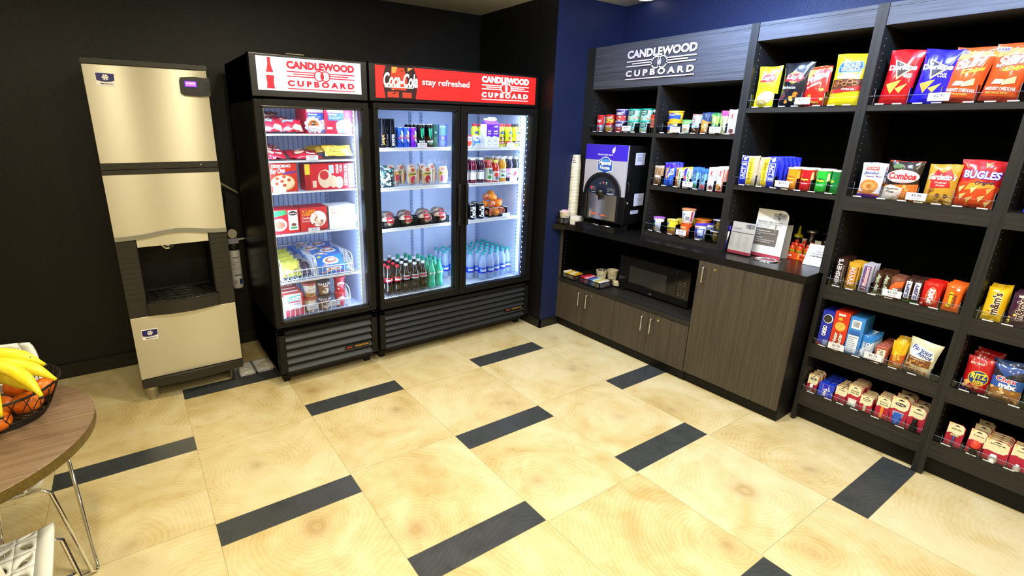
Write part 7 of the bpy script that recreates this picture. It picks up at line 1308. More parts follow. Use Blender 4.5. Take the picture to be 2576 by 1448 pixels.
BL = [E_(0.5, 0.5, 0.30, 0.22, '#e8ecf6'), E_(0.5, 0.5, 0.22, 0.15, '#b87a6a'), E_(0.5, 0.52, 0.12, 0.08, '#f0ece8'), ('P', [(0.08, 0.1), (0.4, 0.2), (0.35, 0.35), (0.05, 0.25)], '#e0a0b0'), E_(0.15, 0.8, 0.07, 0.06, '#d8e070'), R_(0.6, 0.08, 0.95, 0.2, '#c83a5a')]
o = bag('blue_snack_pack', 'light blue frozen sandwich pack at the front of the right wire basket', 'frozen pack', 0.20, 0.15, 0.05, '#3a80d8', BL, seed=63, wr=1.5); lay(o, 0.972, 1.02, 0.685, 0, -0.95)
for k, (x, y, dz, a) in enumerate(((0.95, 1.10, 0.055, 0.2), (1.0, 1.18, 0.065, -0.2), (0.93, 1.26, 0.075, 0.25), (0.99, 1.34, 0.08, -0.1), (0.91, 1.38, 0.08, 0.3))): c = dup(o, (x, y, 0.670+dz), label='blue frozen sandwich pack heaped behind the front one in the right wire basket', group='blue packs behind'); c.rotation_euler = (-1.3, 0, a)
c = dup(o, (0.965, 0.998, 0.678), label='blue frozen sandwich pack standing upright behind the wires of the right wire basket'); c.rotation_euler = (-0.05, 0, 0); c.scale = (1, 0.4, 0.4)
LU = [R_(0, 0, 1, 1, '#e6dee2'), R_(0, 0.0, 1, 0.30, '#d8586a'), R_(0.9, 0, 1, 1, '#c83a3c'), ('P', [(0.2, 0.66), (0.22, 0.90), (0.86, 0.92), (0.84, 0.70)], '#1fa0a0'), T_("LUIGI'S", 0.24, 0.70, 0.84, 0.88, '#ffffff', 0.05), R_(0.2, 0.61, 0.84, 0.66, '#d03c4c'), T_('REAL ITALIAN ICE', 0.2, 0.50, 0.84, 0.57, '#a08c94', 0.02), E_(0.5, 0.22, 0.3, 0.1, '#d05a60')]
o = carton('ice_box', 'white and red italian ice box at the front left of the floor basket', 'ice box', 0.125, 0.150, 0.05, '#d85a50', LU); put(o, 0.690, 1.04, 0.420, 0.05)
for k in range(3): dup(o, (0.690-0.004*k, 1.10+0.055*k, 0.425+0.004*k), label='italian ice box in the row behind the front white and red one', group='ice boxes behind')
def pint(label, base, items, lid, x, y, zz, rb=0.036, rt=0.044, h=0.095, lm=None): o = tub('ice_cream_tub', label, 'ice cream tub', rb, rt, h, base, items, lid, None, 0.012, 0.003, lm); put(o, x, y, zz); return o
IC = [R_(0, 0.35, 1, 0.8, '#ece6e0'), E_(0.5, 0.6, 0.28, 0.16, '#e8dcc8'), T_('Haagen', 0.3, 0.56, 0.7, 0.66, '#8a4a5a', 0.02, 0.2), R_(0, 0, 1, 0.3, '#c8a468'), E_(0.5, 0.2, 0.2, 0.1, '#9a6a3a')]
a = pint('white and gold ice cream tub with a red lid, lower of its stack', '#d8c8a8', IC, '#b85448', 0.812, 1.07, 0.420); dup(a, (0.820, 1.085, 0.517), label='white and gold ice cream tub with a red lid, upper of its stack')
ED = [R_(0, 0, 1, 0.82, '#7a5236'), T_('Edys', 0.38, 0.62, 0.72, 0.78, '#f4ece4', 0.04, 0.2), E_(0.55, 0.30, 0.25, 0.24, '#cdb8a0')]+chips(7, 0.35, 0.12, 0.75, 0.45, ['#f0e0cc', '#5a3a28'], 0.07, 3)+[R_(0.1*k, 0.82, 0.1*k+0.05, 1.0, '#f2eef0') for k in range(10)]
a = pint('brown ice cream tub with a black and white striped rim, lower of its stack', '#2a2220', ED, '#3a302c', 0.905, 1.06, 0.420); dup(a, (0.910, 1.08, 0.520), label='brown ice cream tub with a black and white striped rim, upper of its stack')
DB = [E_(0.5, 0.6, 0.3, 0.2, '#f0dce0'), T_('Dibs', 0.34, 0.42, 0.72, 0.64, '#d02a3c', 0.05), E_(0.3, 0.25, 0.08, 0.06, '#f4e8e8'), E_(0.65, 0.2, 0.07, 0.05, '#7a2a2a')]
a = pint('red ice cream bites tub, lower of its stack', '#cc2a3c', DB, '#d83a48', 1.020, 1.07, 0.420, 0.032, 0.036, 0.098); dup(a, (1.026, 1.085, 0.520), label='red ice cream bites tub, upper of its stack')
for t_, x, zz, wh in (('$3.00', 0.87, 1.412, 'reading $3.00 on the second freezer shelf'), ('$3.25', 0.660, 1.226, 'reading $3.25 in front of the frozen pizza box'), ('$4.50', 0.850, 0.966, 'reading $4.50 on the fourth freezer shelf')): cprice(t_, x, zz, wh)
for x, wh in ((0.80, 'clipped on the floor basket in front of the white ice cream tubs'), (0.95, 'clipped on the floor basket in front of the red tubs')): cprice('$4.00', x, 0.455, wh, 0.974)
# ---- drinks cooler, left door, top shelf
z = 1.480
def alum(name, label, c, items, x, y, h=0.187, cap='#c8a040'):
    t = thing('metal_bottle', label, 'bottle'); r = 0.027
    m = MB().lathe([(r*0.8, 0), (r, 0.006), (r, 0.095), (r*0.72, 0.130), (r*0.62, h-0.006), (r*0.66, h-0.004), (r*0.5, h)], mat(c, 0.18, 0.7, name='bottle_metal'), seg=22); decals(m, cylS(r, 0.008, 0.085), items, 0.09, 0, 0.0007); m.build('bottle_body', t)
    put(t, x, y, z); return t
o = alum('m', 'dark metal drink bottle with gold lettering at the left end of the top drinks shelf', '#1c1a20', [T_('JAVA', 0.3, 0.1, 0.55, 0.9, '#d8a040', 0.04, 0, 90)]+chips(10, 0.1, 0.1, 0.9, 0.9, ['#c8782a', '#8a8aa0', '#3a3a4a'], 0.05, 3), 1.372, 1.04); dup(o, (1.368, 1.11, z), label='dark metal drink bottle behind the front left one on the top drinks shelf')
o = alum('m', 'dark metal drink bottle with white lettering, second on the top drinks shelf', '#14151c', [T_('MONSTER', 0.3, 0.05, 0.6, 0.95, '#c8c8d4', 0.04, 0, 90)]+chips(8, 0.6, 0.1, 0.95, 0.9, ['#9a9ab0', '#3a3a4a'], 0.04, 4), 1.440, 1.04); dup(o, (1.412, 1.12, z), label='dark metal drink bottle behind the gap between the two front ones', group='dark metal bottles behind'); dup(o, (1.445, 1.12, z), label='dark metal drink bottle behind the gap between the two front ones', group='dark metal bottles behind')
RB = lambda c: [('P', [(0.0, 0.1), (0.5, 0.3), (0.5, 0.95), (0.0, 0.75)], c), ('P', [(0.5, 0.3), (1, 0.1), (1, 0.75), (0.5, 0.95)], '#c8cede'), T_('Red Bull', 0.15, 0.42, 0.85, 0.54, '#c83050', 0.04), E_(0.5, 0.6, 0.16, 0.05, '#e0a840')]
for k, (x, c, lb_) in enumerate(((1.500, '#1c54c8', 'slim blue and silver energy can, left of the two blue ones'), (1.546, '#2a5cd0', 'slim blue and silver energy can, right of the two blue ones'), (1.603, '#7a22d8', 'slim violet energy can beside the blue ones'))):
    o = can('energy_can', lb_, 0.0235, 0.134, c, RB(c)); put(o, x, 1.045, z)
    for q in range(1, 4): dup(o, (x, 1.045+0.052*q, z), label='energy can in the row behind the %s can' % ('left blue', 'right blue', 'violet')[k], group='energy cans behind %d' % k)
MN = [('P', [(0.30, 0.88), (0.38, 0.90), (0.42, 0.35), (0.34, 0.50)], '#2ad0a0'), ('P', [(0.44, 0.86), (0.52, 0.9), (0.52, 0.45), (0.46, 0.30)], '#2ad0a0'), ('P', [(0.56, 0.88), (0.66, 0.90), (0.62, 0.5), (0.58, 0.55)], '#2ad0a0'), T_('MONSTER', 0.18, 0.16, 0.82, 0.27, '#e8f0ec', 0.04), T_('ENERGY', 0.3, 0.06, 0.7, 0.12, '#2ad0a0', 0.02)]
for k, x in enumerate((1.664, 1.729)):
    o = can('tall_can', ('tall black can with a green claw mark, left of the two', 'tall black can with a green claw mark, right of the two')[k], 0.0285, 0.155, '#0c0f10', MN); put(o, x, 1.045, z)
    for q in range(1, 4): dup(o, (x, 1.045+0.062*q, z), label=('tall black can behind the left claw mark can', 'tall black can behind the right claw mark can')[k], group='tall cans behind %d' % k)
o = carton('green_carton', 'plain dark green carton on the top drinks shelf', 'carton', 0.040, 0.153, 0.10, '#0f4a3a', [T_('Go', 0.3, 0.62, 0.7, 0.70, '#c8e0d0', 0.02)]+tlines(5, 0.2, 0.2, 0.8, 0.45, '#6aa08a')); put(o, 1.777, 1.08, z)
o = carton('dark_carton', 'dark blue and green carton with a round mark on the top drinks shelf', 'carton', 0.072, 0.154, 0.10, '#241a80', [R_(0.08, 0.52, 0.9, 0.96, '#17584a'), T_('Slim Down', 0.12, 0.88, 0.8, 0.94, '#a8d0c0', 0.02), E_(0.5, 0.40, 0.14, 0.06, '#c8b8f0'), E_(0.5, 0.40, 0.10, 0.04, '#241a80'), R_(0.15, 0.08, 0.85, 0.28, '#17405a')]); put(o, 1.836, 1.08, z)
cprice('$3.50', 1.646, 1.479, 'reading $3.50 on the top drinks shelf', 0.992)
# second shelf
z = 1.2155
CH = chips(46, 0.05, 0.05, 0.95, 0.95, ['#d8e0dc', '#7aa8a4', '#e8ece8', '#3a5a60', '#f0f2f0', '#5a8a8a'], 0.10, 3, 6, 0.8)
o = bag('cheese_bag', 'clear bag of white cheese pieces at the left of the second drinks shelf', 'cheese bag', 0.115, 0.130, 0.045, '#2a4048', CH+[E_(0.45, 0.96, 0.2, 0.05, '#aab8c0')], seed=71); put(o, 1.385, 1.03, z); dup(o, (1.37, 1.10, z+0.012), label='clear bag of cheese pieces behind the front one, only its dark top showing')
def wrapped(label, x, items, W=0.098, H=0.165, seed=1, inner='#e8dcc8', ham='#d84868', y=1.035, rz=0.0, zz=None, nm='wrapped_sandwich', gr=None):
    t = thing(nm, label, 'wrapped sandwich', group=gr)
    m = MB().grid(lambda u, v: ((u-0.5)*W*0.82*(0.75+0.25*math.sin(PI*v)), -0.014*_sp(math.sin(PI*u), 0.5)*_sp(math.sin(PI*v), 0.5), 0.006+v*H*0.72), 12, 12, ink(inner)); m.grid(lambda u, v: ((u-0.5)*W*0.82*(0.75+0.25*math.sin(PI*v)), 0.014*_sp(math.sin(PI*u), 0.5)*_sp(math.sin(PI*v), 0.5), 0.006+v*H*0.72), 12, 12, ink(inner), flip=True)
    S = lambda u, v, d: ((u-0.5)*W*0.80*(0.75+0.25*math.sin(PI*v)), -0.014*_sp(math.sin(PI*min(max(u, 0), 1)), 0.5)*_sp(math.sin(PI*min(max(v, 0), 1)), 0.5)-d, 0.006+v*H*0.72)
    decals(m, S, items, 0.1, 0.1, 0.0012, 0.0003); m.build('sandwich', t)
    rnd = random.Random(seed); ph = rnd.uniform(0, 6)
    MB().grid(lambda u, v: ((u-0.5)*W*(1-0.25*v+0.12*math.sin(6*v+ph)), -0.020*_sp(math.sin(PI*u), 0.5)*_sp(math.sin(PI*min(v*1.1, 1)), 0.4)-0.004*math.sin(23*u+9*v+ph)*v, v*H+0.008*math.sin(15*u+ph)*v), 16, 16, M_WRAP).build('clear_wrap', t)
    put(t, x, y, z if zz is None else zz, rz); return t
SW = lambda w_, c: [('P', ell(0.5, 0.30, 0.26, 0.22), c), ('P', [(0.1, 0.5), (0.9, 0.62), (0.9, 0.74), (0.1, 0.62)], '#e8d84a'), T_(w_, 0.2, 0.57, 0.8, 0.68, '#3a4a2a', 0.03), ('P', ell(0.5, 0.85, 0.2, 0.1), '#d8603c'), ('P', ell(0.62, 0.22, 0.10, 0.10), '#f0c8d0')]
t = wrapped('wrapped sandwich standing on edge with a red label, left of the bagel packs', 1.464, [R_(0.1, 0.1, 0.9, 0.9, '#d8485c'), R_(0.15, 0.1, 0.85, 0.32, '#e8e4ea'), R_(0.2, 0.72, 0.8, 0.86, '#e8d84a')]+[R_(0.2+0.09*k, 0.12, 0.24+0.09*k, 0.28, '#8a8a9a') for k in range(7)], 0.052, 0.150, 3, rz=0.15)
for k, (x, w_, c) in enumerate(((1.585, 'Bagel', '#d84a72'), (1.705, 'Bagel', '#c82848'), (1.838, 'Bagel', '#e05aa8'))):
    wrapped(('clear wrapped bagel sandwich, left of the three with a yellow band', 'clear wrapped bagel sandwich, middle of the three with a yellow band', 'clear wrapped bagel sandwich, right of the three with a yellow band')[k], x, SW(w_, c), 0.105, 0.170, 5+k, rz=0.1-0.1*k)
for k, x in enumerate((1.525, 1.645, 1.775)): wrapped('wrapped sandwich turned edge-on in the gap between the bagel packs', x, [R_(0.1, 0.1, 0.9, 0.9, '#d8a03c'), R_(0.3, 0.3, 0.8, 0.7, '#c03848')], 0.05, 0.155, 9+k, rz=0.9, y=1.06, gr='edge-on sandwiches')
for k in range(5): wrapped('clear wrapped sandwich in the back row of the second drinks shelf', 1.47+0.085*k, SW('Bagel', '#c86a80'), 0.105, 0.185, 20+k, y=1.15, rz=0.2*(k % 2), gr='sandwiches in the back row')
# third shelf: black baskets with buns
z = 0.9335
for k, (x0, x1) in enumerate(((1.335, 1.465), (1.470, 1.612), (1.624, 1.770), (1.778, 1.876))):
    mesh_basket('bun_basket', ('black mesh basket, leftmost of the four in the drinks cooler', 'black mesh basket, second from left of the four in the drinks cooler', 'black mesh basket, third from left of the four in the drinks cooler', 'black mesh basket, rightmost of the four in the drinks cooler')[k], x0, x1, 1.005, 1.16, z, 0.050)
    for q in range(2):
        cx = (x0+x1)/2+(0.02 if q else -0.008); cy = 1.05+0.075*q; zz = z+0.006+0.012*q
        t = thing('wrapped_bun', 'round bread bun in clear wrap with a red label, %s, %s mesh basket' % ('back' if q else 'front', ('leftmost', 'second', 'third', 'rightmost')[k]), 'wrapped bun', (cx, cy, zz), 0.3*q)
        MB().lathe([(0.030, 0.0), (0.046, 0.012), (0.050, 0.030), (0.044, 0.050), (0.028, 0.064), (0.0001, 0.070)], mat('#ecd2b0', 0.6, name='bread'), seg=20).build('bun', t)
        m = MB(); Sb = lambda u, v, d: ((u-0.5)*0.06, -0.052+0.030*v*v-0.002*math.sin(PI*u)-d, 0.022+v*0.048)
        decals(m, Sb, [R_(0.1, 0.2, 0.9, 1.0, '#d02838'), R_(0.25, 0.5, 0.75, 0.68, '#f4e8ec')], 0.2, 0.2); m.build('label', t)
        ph = k+q*2.1
        MB().grid(lambda u, v: ((0.056+0.004*math.sin(14*PI*u+ph))*_sp(math.sin(PI*v), 0.6)*math.cos(2*PI*u), (0.056+0.004*math.sin(14*PI*u+ph))*_sp(math.sin(PI*v), 0.6)*math.sin(2*PI*u), 0.036-0.044*math.cos(PI*v)+0.004*math.sin(8*PI*u)), 26, 8, M_WRAP).build('clear_wrap', t)
# bottles on the cooler floor
z = 0.4315
COKE = [(0.024, 0), (0.030, 0.006), (0.0325, 0.020), (0.0325, 0.034), (0.028, 0.060), (0.0265, 0.080), (0.031, 0.098), (0.0322, 0.110), (0.0322, 0.128), (0.029, 0.142), (0.019, 0.172), (0.0125, 0.192), (0.0125, 0.205)]
M_COLA = mat((0.006, 0.002, 0.0012), 0.06, coat=0.8, name='cola'); M_SPR = mat((0.02, 0.40, 0.24), 0.10, coat=0.5, name='green_soda')
def softdrink(label, bm, lc, txt, tc, cc, cat='soda_bottle'):
    def up(t): MB().lathe([(0.0295, 0.140), (0.0195, 0.1715), (0.0128, 0.1915), (0.0128, 0.205)], M_PET, seg=20, caps=False).build('clear_neck', t)
    return bottle('soda_bottle', label, COKE, bm, cc, 0.0145, 0.203, 0.016, [T_(txt, 0.12, 0.25, 0.88, 0.78, tc, 0.04, 0.25)], 0.103, 0.032, 0.0322, lc)
ck = softdrink('red capped cola bottle, left of the two at the front of the cooler floor', M_COLA, '#d0142c', 'Coca-Cola', '#ffffff', '#c8102a')
dk = softdrink('white capped cola bottle with a silver label, leftmost of the three at the front', M_COLA, '#b8bcc8', 'Coke', '#c8142c', '#dfe4f0')
sk = softdrink('green soda bottle, left of the two at the front of the cooler floor', M_SPR, '#2aa884', 'Sprite', '#dff4ec', '#0f9a84')
zk = softdrink('grey capped cola bottle in the back rows of the drinks cooler floor', M_COLA, '#16181c', 'Zero', '#c8142c', '#a8b4c8'); zk['group'] = 'grey capped cola bottles'
XC_ = [1.312+0.0715*k for k in range(8)]
GRID = ['CCCDDDSS', 'CCCDDDSS', 'CCCDDDSS', 'ZZZDDSS.', 'ZZZDSS..']
names = {'C': (ck, 'red capped cola bottle', 'red capped cola bottles'), 'D': (dk, 'white capped cola bottle', 'white capped cola bottles'), 'S': (sk, 'green soda bottle', 'green soda bottles'), 'Z': (zk, 'grey capped cola bottle', 'grey capped cola bottles')}
used = set()
special = {(0, 2): 'red capped cola bottle, right of the two at the front of the cooler floor', (0, 4): 'white capped cola bottle with a silver label, middle of the three at the front', (0, 5): 'white capped cola bottle with a silver label, rightmost of the three at the front', (0, 7): 'green soda bottle, right of the two at the front of the cooler floor'}
for r_, row in enumerate(GRID):
    for c_, ch in enumerate(row):
        if ch == '.' or (r_ == 0 and c_ == 0): continue
        src, lb_, gp = names[ch]; p = (XC_[c_], 1.045+0.070*r_+(0.004 if c_ % 2 else 0), z)
        if ch not in used and (ch != 'C' or c_ == 1): used.add(ch); src.location = p; continue
        if (r_, c_) in special: dup(src, p, label=special[(r_, c_)]); continue
        o = dup(src, p, label=lb_+(' behind the front row on the drinks cooler floor' if ch != 'Z' else ' in the back rows of the drinks cooler floor'), group=gp+(' behind the front row' if ch != 'Z' else ''))
zk['group'] = 'grey capped cola bottles'
# ---- drinks cooler, right door
z = 1.4765
def juicebox(label, W, H, items, x, base): o = carton('small_carton', label, 'carton', W, H, 0.045, base, items); put(o, x, 1.04, z); return o
juicebox('small white and red juice carton at the left edge of the right door', 0.045, 0.085, [R_(0, 0, 1, 1, '#e8e8f2'), ('P', [(0, 0.05), (0.8, 0.15), (1, 0.5), (0, 0.5)], '#d8483c'), R_(0, 0.9, 1, 1, '#d03048'), R_(0.2, 0.6, 0.8, 0.75, '#c8a0a8')], 2.060, '#e0e0ec')
juicebox('small blue and white milk carton at the left of the right door', 0.060, 0.085, [R_(0, 0, 1, 1, '#e6eefa'), ('P', [(0, 0.1), (1, 0.3), (1, 0.7), (0.5, 0.45), (0, 0.6)], '#4a8ad8'), T_('Milk', 0.4, 0.65, 0.9, 0.85, '#5a7ab0', 0.02)], 2.127, '#dce6f6')
hh = thing('half_and_half_carton', 'tall violet and white milk carton with a gable top and white clip', 'carton')
m = MB().box(-0.060, 0.060, -0.04, 0.04, 0, 0.165, ink('#e6eaf6')).prism([(-0.04, 0.165), (0.04, 0.165), (0.0, 0.195)], 0.12, ink('#6a2ad8'), frame=((-0.06, 0, 0), (0, 1, 0), (0, 0, 1), (1, 0, 0))).box(-0.06, 0.06, -0.001, 0.001, 0.190, 0.208, ink('#e6eaf6'))
HHD = []
for a, b in ((0.0, 0.44), (0.44, 1.0)):
    w_ = b-a; HHD += [('P', [(a, 0.45), (a+w_*0.3, 0.50), (a+w_*0.6, 0.47), (b, 0.42), (b, 1), (a, 1)], '#6622dc'), T_('half', a+w_*0.25, 0.66, a+w_*0.75, 0.74, '#f4f0ff', 0.05), T_('& half', a+w_*0.2, 0.56, a+w_*0.8, 0.63, '#f4f0ff', 0.04), E_(a+w_*0.5, 0.28, w_*0.22, 0.06, '#c8cce0'), R_(a+w_*0.2, 0.08, a+w_*0.8, 0.10, '#8a8ea8')]
HHD += [R_(0.437, 0, 0.445, 1, '#b8bcd4'), T_('DAIRY', 0.58, 0.86, 0.88, 0.93, '#f4f0ff', 0.04)]
decals(m, flatS((-0.06, -0.04, 0), (0.12, 0, 0), (0, 0, 0.165), (0, -1, 0)), HHD); m.build('carton_body', hh)
MB().rbox(-0.022, 0.048, -0.006, 0.006, 0.186, 0.216, M_WHITE, 0.004).build('white_clip', hh); put(hh, 2.266, 1.045, z)
NQP = [(0.022, 0), (0.029, 0.005), (0.029, 0.06), (0.026, 0.085), (0.029, 0.105), (0.027, 0.135), (0.018, 0.150)]
def nesq(label, band, capc, wd):
    def printed(t):
        m = MB(); rf = lambda v: 0.0293+(-0.0028 if 0.35 < v < 0.75 else 0)
        decals(m, cylS(0.0294, 0.006, 0.128), [T_('NESQUIK', 0.3, 0.68, 0.95, 0.84, '#1c4ab0', 0.06, 0.2), E_(0.45, 0.45, 0.2, 0.10, '#8a5a3a'), E_(0.62, 0.42, 0.12, 0.07, '#f0e8d8'), R_(0, 0.10, 1, 0.28, band), T_(wd, 0.2, 0.14, 0.8, 0.24, '#f4f0e8', 0.03)], 0.08, 0, 0.001); m.build('printed_sleeve', t)
    return bottle('milk_drink_bottle', label, NQP, film('#d8dc28'), capc, 0.019, 0.149, 0.020, [], 0, 0, 0, None, extra=printed)
for k, (x, b_, cc, wd, lb_) in enumerate(((2.364, '#a8202c', '#d02030', 'Lowfat', 'yellow chocolate milk bottle with a red band, left of the two red capped ones'), (2.448, '#c83038', '#d02030', 'Double', 'yellow chocolate milk bottle right of the two red capped ones'), (2.520, '#2a2420', '#3a201a', 'Chocolate', 'yellow chocolate milk bottle with a dark band and dark cap'))):
    o = nesq(lb_, b_, cc, wd); put(o, x, 1.045, z); dup(o, (x, 1.115, z), label='yellow milk bottle directly behind the %s front one' % ('left', 'middle', 'right')[k])
    if k == 0:
        for x2, l2 in ((2.175, 'yellow milk bottle behind the small blue carton'), (2.235, 'yellow milk bottle beside the violet carton, second row')): dup(o, (x2, 1.12, z), label=l2)
cprice('$1.25', 2.131, 1.474, 'reading $1.25 under the small blue milk carton', 0.992); cprice('$2.75', 2.433, 1.476, 'in front of the middle yellow milk bottle', 0.992)
z = 1.2085
WB = [(0.028, 0), (0.032, 0.005), (0.032, 0.10), (0.029, 0.106), (0.032, 0.118), (0.031, 0.140), (0.019, 0.165), (0.018, 0.172)]
def jug(label, liquid, cc, lc, items, x, h=1.0, lz=0.028, lh=0.072, caph=0.018, capr=0.020, nback=3, backlab=''):
    pr = [(r, zz*h) for r, zz in WB]; o = bottle('juice_bottle', label, pr, mat(liquid, 0.10, coat=0.5, name='juice'), cc, capr, 0.171*h, caph, items, lz*h, lh*h, 0.0323, lc); put(o, x, 1.045, z)
    for q in range(1, nback+1): dup(o, (x, 1.045+0.068*q, z), label=backlab, group=backlab)
    return o
VW = lambda c: [R_(0, 0.78, 1, 1, '#1c2450'), T_('vitaminwater', 0.62, 0.08, 0.84, 0.74, '#2a2a3a', 0.04, 0, 90), R_(0.1, 0.84, 0.6, 0.94, '#c8d0e8')]
a = jug('violet vitamin drink bottle mostly hidden by the left frame of the right door', '#5a1230', '#e6eaf4', '#e6e9f4', VW(0), 2.040, backlab='violet vitamin drink bottle behind the leftmost one', nback=2)
jug('dark red vitamin drink bottle, left of the two white labelled ones', '#6a1030', '#e6eaf4', '#e6e9f4', VW(0), 2.112, backlab='vitamin drink bottle behind the dark red one')
jug('dark violet vitamin drink bottle, right of the two white labelled ones', '#38122c', '#e6eaf4', '#e6e9f4', VW(0), 2.186, backlab='vitamin drink bottle behind the dark violet one')
jug('vegetable juice bottle with a red cap', '#a83028', '#e05050', '#c8d4d0', [T_('V8', 0.3, 0.5, 0.8, 0.9, '#1c5a50', 0.06, 0.2), E_(0.4, 0.25, 0.2, 0.15, '#4a8a4a')], 2.262, 0.85, 0.02, 0.11, 0.020, 0.022, 2, 'vegetable juice bottle behind the front red capped one')
jug('red juice bottle with a pale yellow cap', '#c82818', '#ecec70', '#d8e0e4', [E_(0.45, 0.62, 0.25, 0.25, '#d84030'), T_('sun', 0.3, 0.1, 0.8, 0.4, '#2a5a8a', 0.04)], 2.327, 0.85, 0.012, 0.085, 0.020, 0.019, 2, 'red juice bottle behind the pale yellow capped one')
jug('orange yellow juice bottle with a white cap', '#dca02c', '#e8ecf6', '#dfe6e4', [T_('Welchs', 0.15, 0.62, 0.85, 0.84, '#5a6a8a', 0.02, 0.2), E_(0.3, 0.3, 0.15, 0.12, '#2a7a5a'), R_(0.5, 0.1, 0.9, 0.3, '#4aa098')], 2.398, backlab='orange yellow juice bottle behind the front one')
jug('dark blue juice bottle with a pink and white label', '#16183c', '#dfe4f4', '#e8a0d8', [R_(0, 0.15, 1, 0.65, '#e8e4f4'), T_('Welchs', 0.12, 0.32, 0.88, 0.55, '#3a3a5a', 0.03, 0.2)], 2.467, backlab='dark blue juice bottle behind the front one')
jug('dark grey juice bottle with a berry label at the right end of the second shelf', '#1c2222', '#dfe4f4', '#d8d4e8', chips(9, 0.05, 0.1, 0.6, 0.9, ['#c8305a', '#e05a7a', '#a02048'], 0.12, 3, 8, 0.7)+[R_(0.7, 0.2, 0.9, 0.9, '#8a8ab0')], 2.536, backlab='dark grey juice bottle behind the front one')
cprice('$2.50', 2.472, 1.209, 'in front of the pink labelled juice bottle', 0.992)
z = 0.9290
CC = lambda c, tc: [T_('Coca-Cola', 0.15, 0.05, 0.75, 0.95, tc, 0.08, 0.2, 90), T_('zero', 0.78, 0.3, 0.95, 0.7, c, 0.04, 0, 90)]
for k, (x, lb_) in enumerate(((2.035, 'black soda can half hidden at the left edge of the third shelf'), (2.108, 'black soda can, middle of the three on the third shelf'), (2.190, 'black soda can with white script beside the fruit'))):
    o = can('soda_can', lb_, 0.033, 0.122, '#0c0d16', CC('#c8304a', '#eceef6')); put(o, x, 1.045, z, 0.1); dup(o, (x, 1.118, z), label='black soda can behind the %s one of the third shelf' % ('left', 'middle', 'right')[k])
fb = thing('fruit_bin', 'clear plastic bin heaped with fruit on the third shelf of the right door', 'bin', (2.355, 1.11, z))
m = MB(); bw_, bd_ = 0.092, 0.085
for a in ((-bw_, bw_, -bd_, -bd_+0.002), (-bw_, bw_, bd_-0.002, bd_), (-bw_, -bw_+0.002, -bd_, bd_), (bw_-0.002, bw_, -bd_, bd_)): m.box(a[0], a[1], a[2], a[3], 0, 0.075, M_ACRYL)
m.box(-bw_, bw_, -bd_, bd_, 0, 0.002, M_ACRYL).tube([(-bw_, -bd_, 0.075), (bw_, -bd_, 0.075), (bw_, bd_, 0.075), (-bw_, bd_, 0.075)], 0.0016, M_WIRE, 5, closed=True); m.build('clear_wall', fb)
def noise_mat(c1, c2, scale, name, rough=0.35):
    m = mat(c1, rough, name=name).copy(); nt = NT(m); p, x = objc(nt); b = bsdf(m)
    nt.l.new(nt.ramp(nt.noise(p, scale, 3), [(0.35, c1), (0.65, c2)]), b.inputs['Base Color']); nt.l.new(nt.bump(nt.noise(p, 400, 2), 0.25, 0.0006), b.inputs['Normal']); return m
M_ORANGE = noise_mat('#e07a10', '#f09a2a', 30, 'orange_peel'); M_APPLE = noise_mat('#b83a30', '#e0a070', 40, 'apple_skin', 0.2); M_TANG = noise_mat('#cc540c', '#e67a1c', 25, 'tangerine_peel')
def fruit(kind, label, x, y, zz, r, group=None, rot=(0, 0, 0)):
    M_ = {'orange': M_ORANGE, 'apple': M_APPLE, 'tangerine': M_TANG}[kind]
    t = thing(kind, label, kind, (x, y, zz), group=group); t.rotation_euler = rot
    pr = []
    for k in range(15):
        a = -PI/2+PI*k/14; rr = r*math.cos(a); q = r*math.sin(a)*(0.92 if kind != 'tangerine' else 0.80)
        dent = math.exp(-(rr/(r*0.28))**2)*r*(0.16 if kind != 'orange' else 0.03)
        pr.append((max(rr, 0.0001), q-(dent if a > 0 else -dent)))
    MB().lathe(pr, M_, seg=24, caps=False).build('skin', t)
    MB().lathe([(r*0.07, 0.0), (r*0.05, r*0.08), (0.0001, r*0.09)], mat('#4a5a20' if kind != 'apple' else '#4a2a14', 0.7, name='stem'), (0, 0, r*(0.80 if kind == 'apple' else 0.86 if kind == 'orange' else 0.66)), 8).build('stem', t)
    return t
R0_ = 0.034
for kd, lb_, x, y, dz in (('apple', 'red and yellow apple at the front left of the fruit bin', 2.292, 1.060, 0.038), ('orange', 'orange fruit at the bottom front of the clear bin', 2.352, 1.056, 0.037), ('apple', 'red apple at the front right of the fruit bin', 2.412, 1.062, 0.038),
      ('orange', 'orange fruit at the left rim of the clear bin', 2.290, 1.125, 0.092), ('apple', 'pale red apple in the middle of the heap', 2.330, 1.085, 0.098), ('orange', 'orange fruit on the right of the heap, below the top ones', 2.393, 1.085, 0.096), ('apple', 'red apple at the right edge of the heap', 2.432, 1.125, 0.104),
      ('apple', 'violet red apple at the upper left of the heap', 2.318, 1.14, 0.150), ('orange', 'largest orange fruit at the top front of the heap', 2.350, 1.115, 0.152), ('orange', 'orange fruit in the middle right of the heap', 2.385, 1.140, 0.140), ('orange', 'brownish orange fruit at the top back of the heap', 2.375, 1.165, 0.165)):
    fruit(kd, lb_, x, y, z+dz, R0_*(1.0 if 'largest' not in lb_ else 1.05), rot=(0.3*math.sin(x*90), 0.3*math.cos(x*70), x*50))
for kd, x, y, dz in (('orange', 2.30, 1.165, 0.037), ('orange', 2.365, 1.125, 0.037), ('apple', 2.42, 1.16, 0.037)): fruit(kd, 'fruit at the bottom back of the clear bin, hidden under the heap', x, y, z+dz, R0_, 'fruit under the heap')
cprice('$1.25', 2.412, 0.930, 'in front of the clear fruit bin', 0.992)
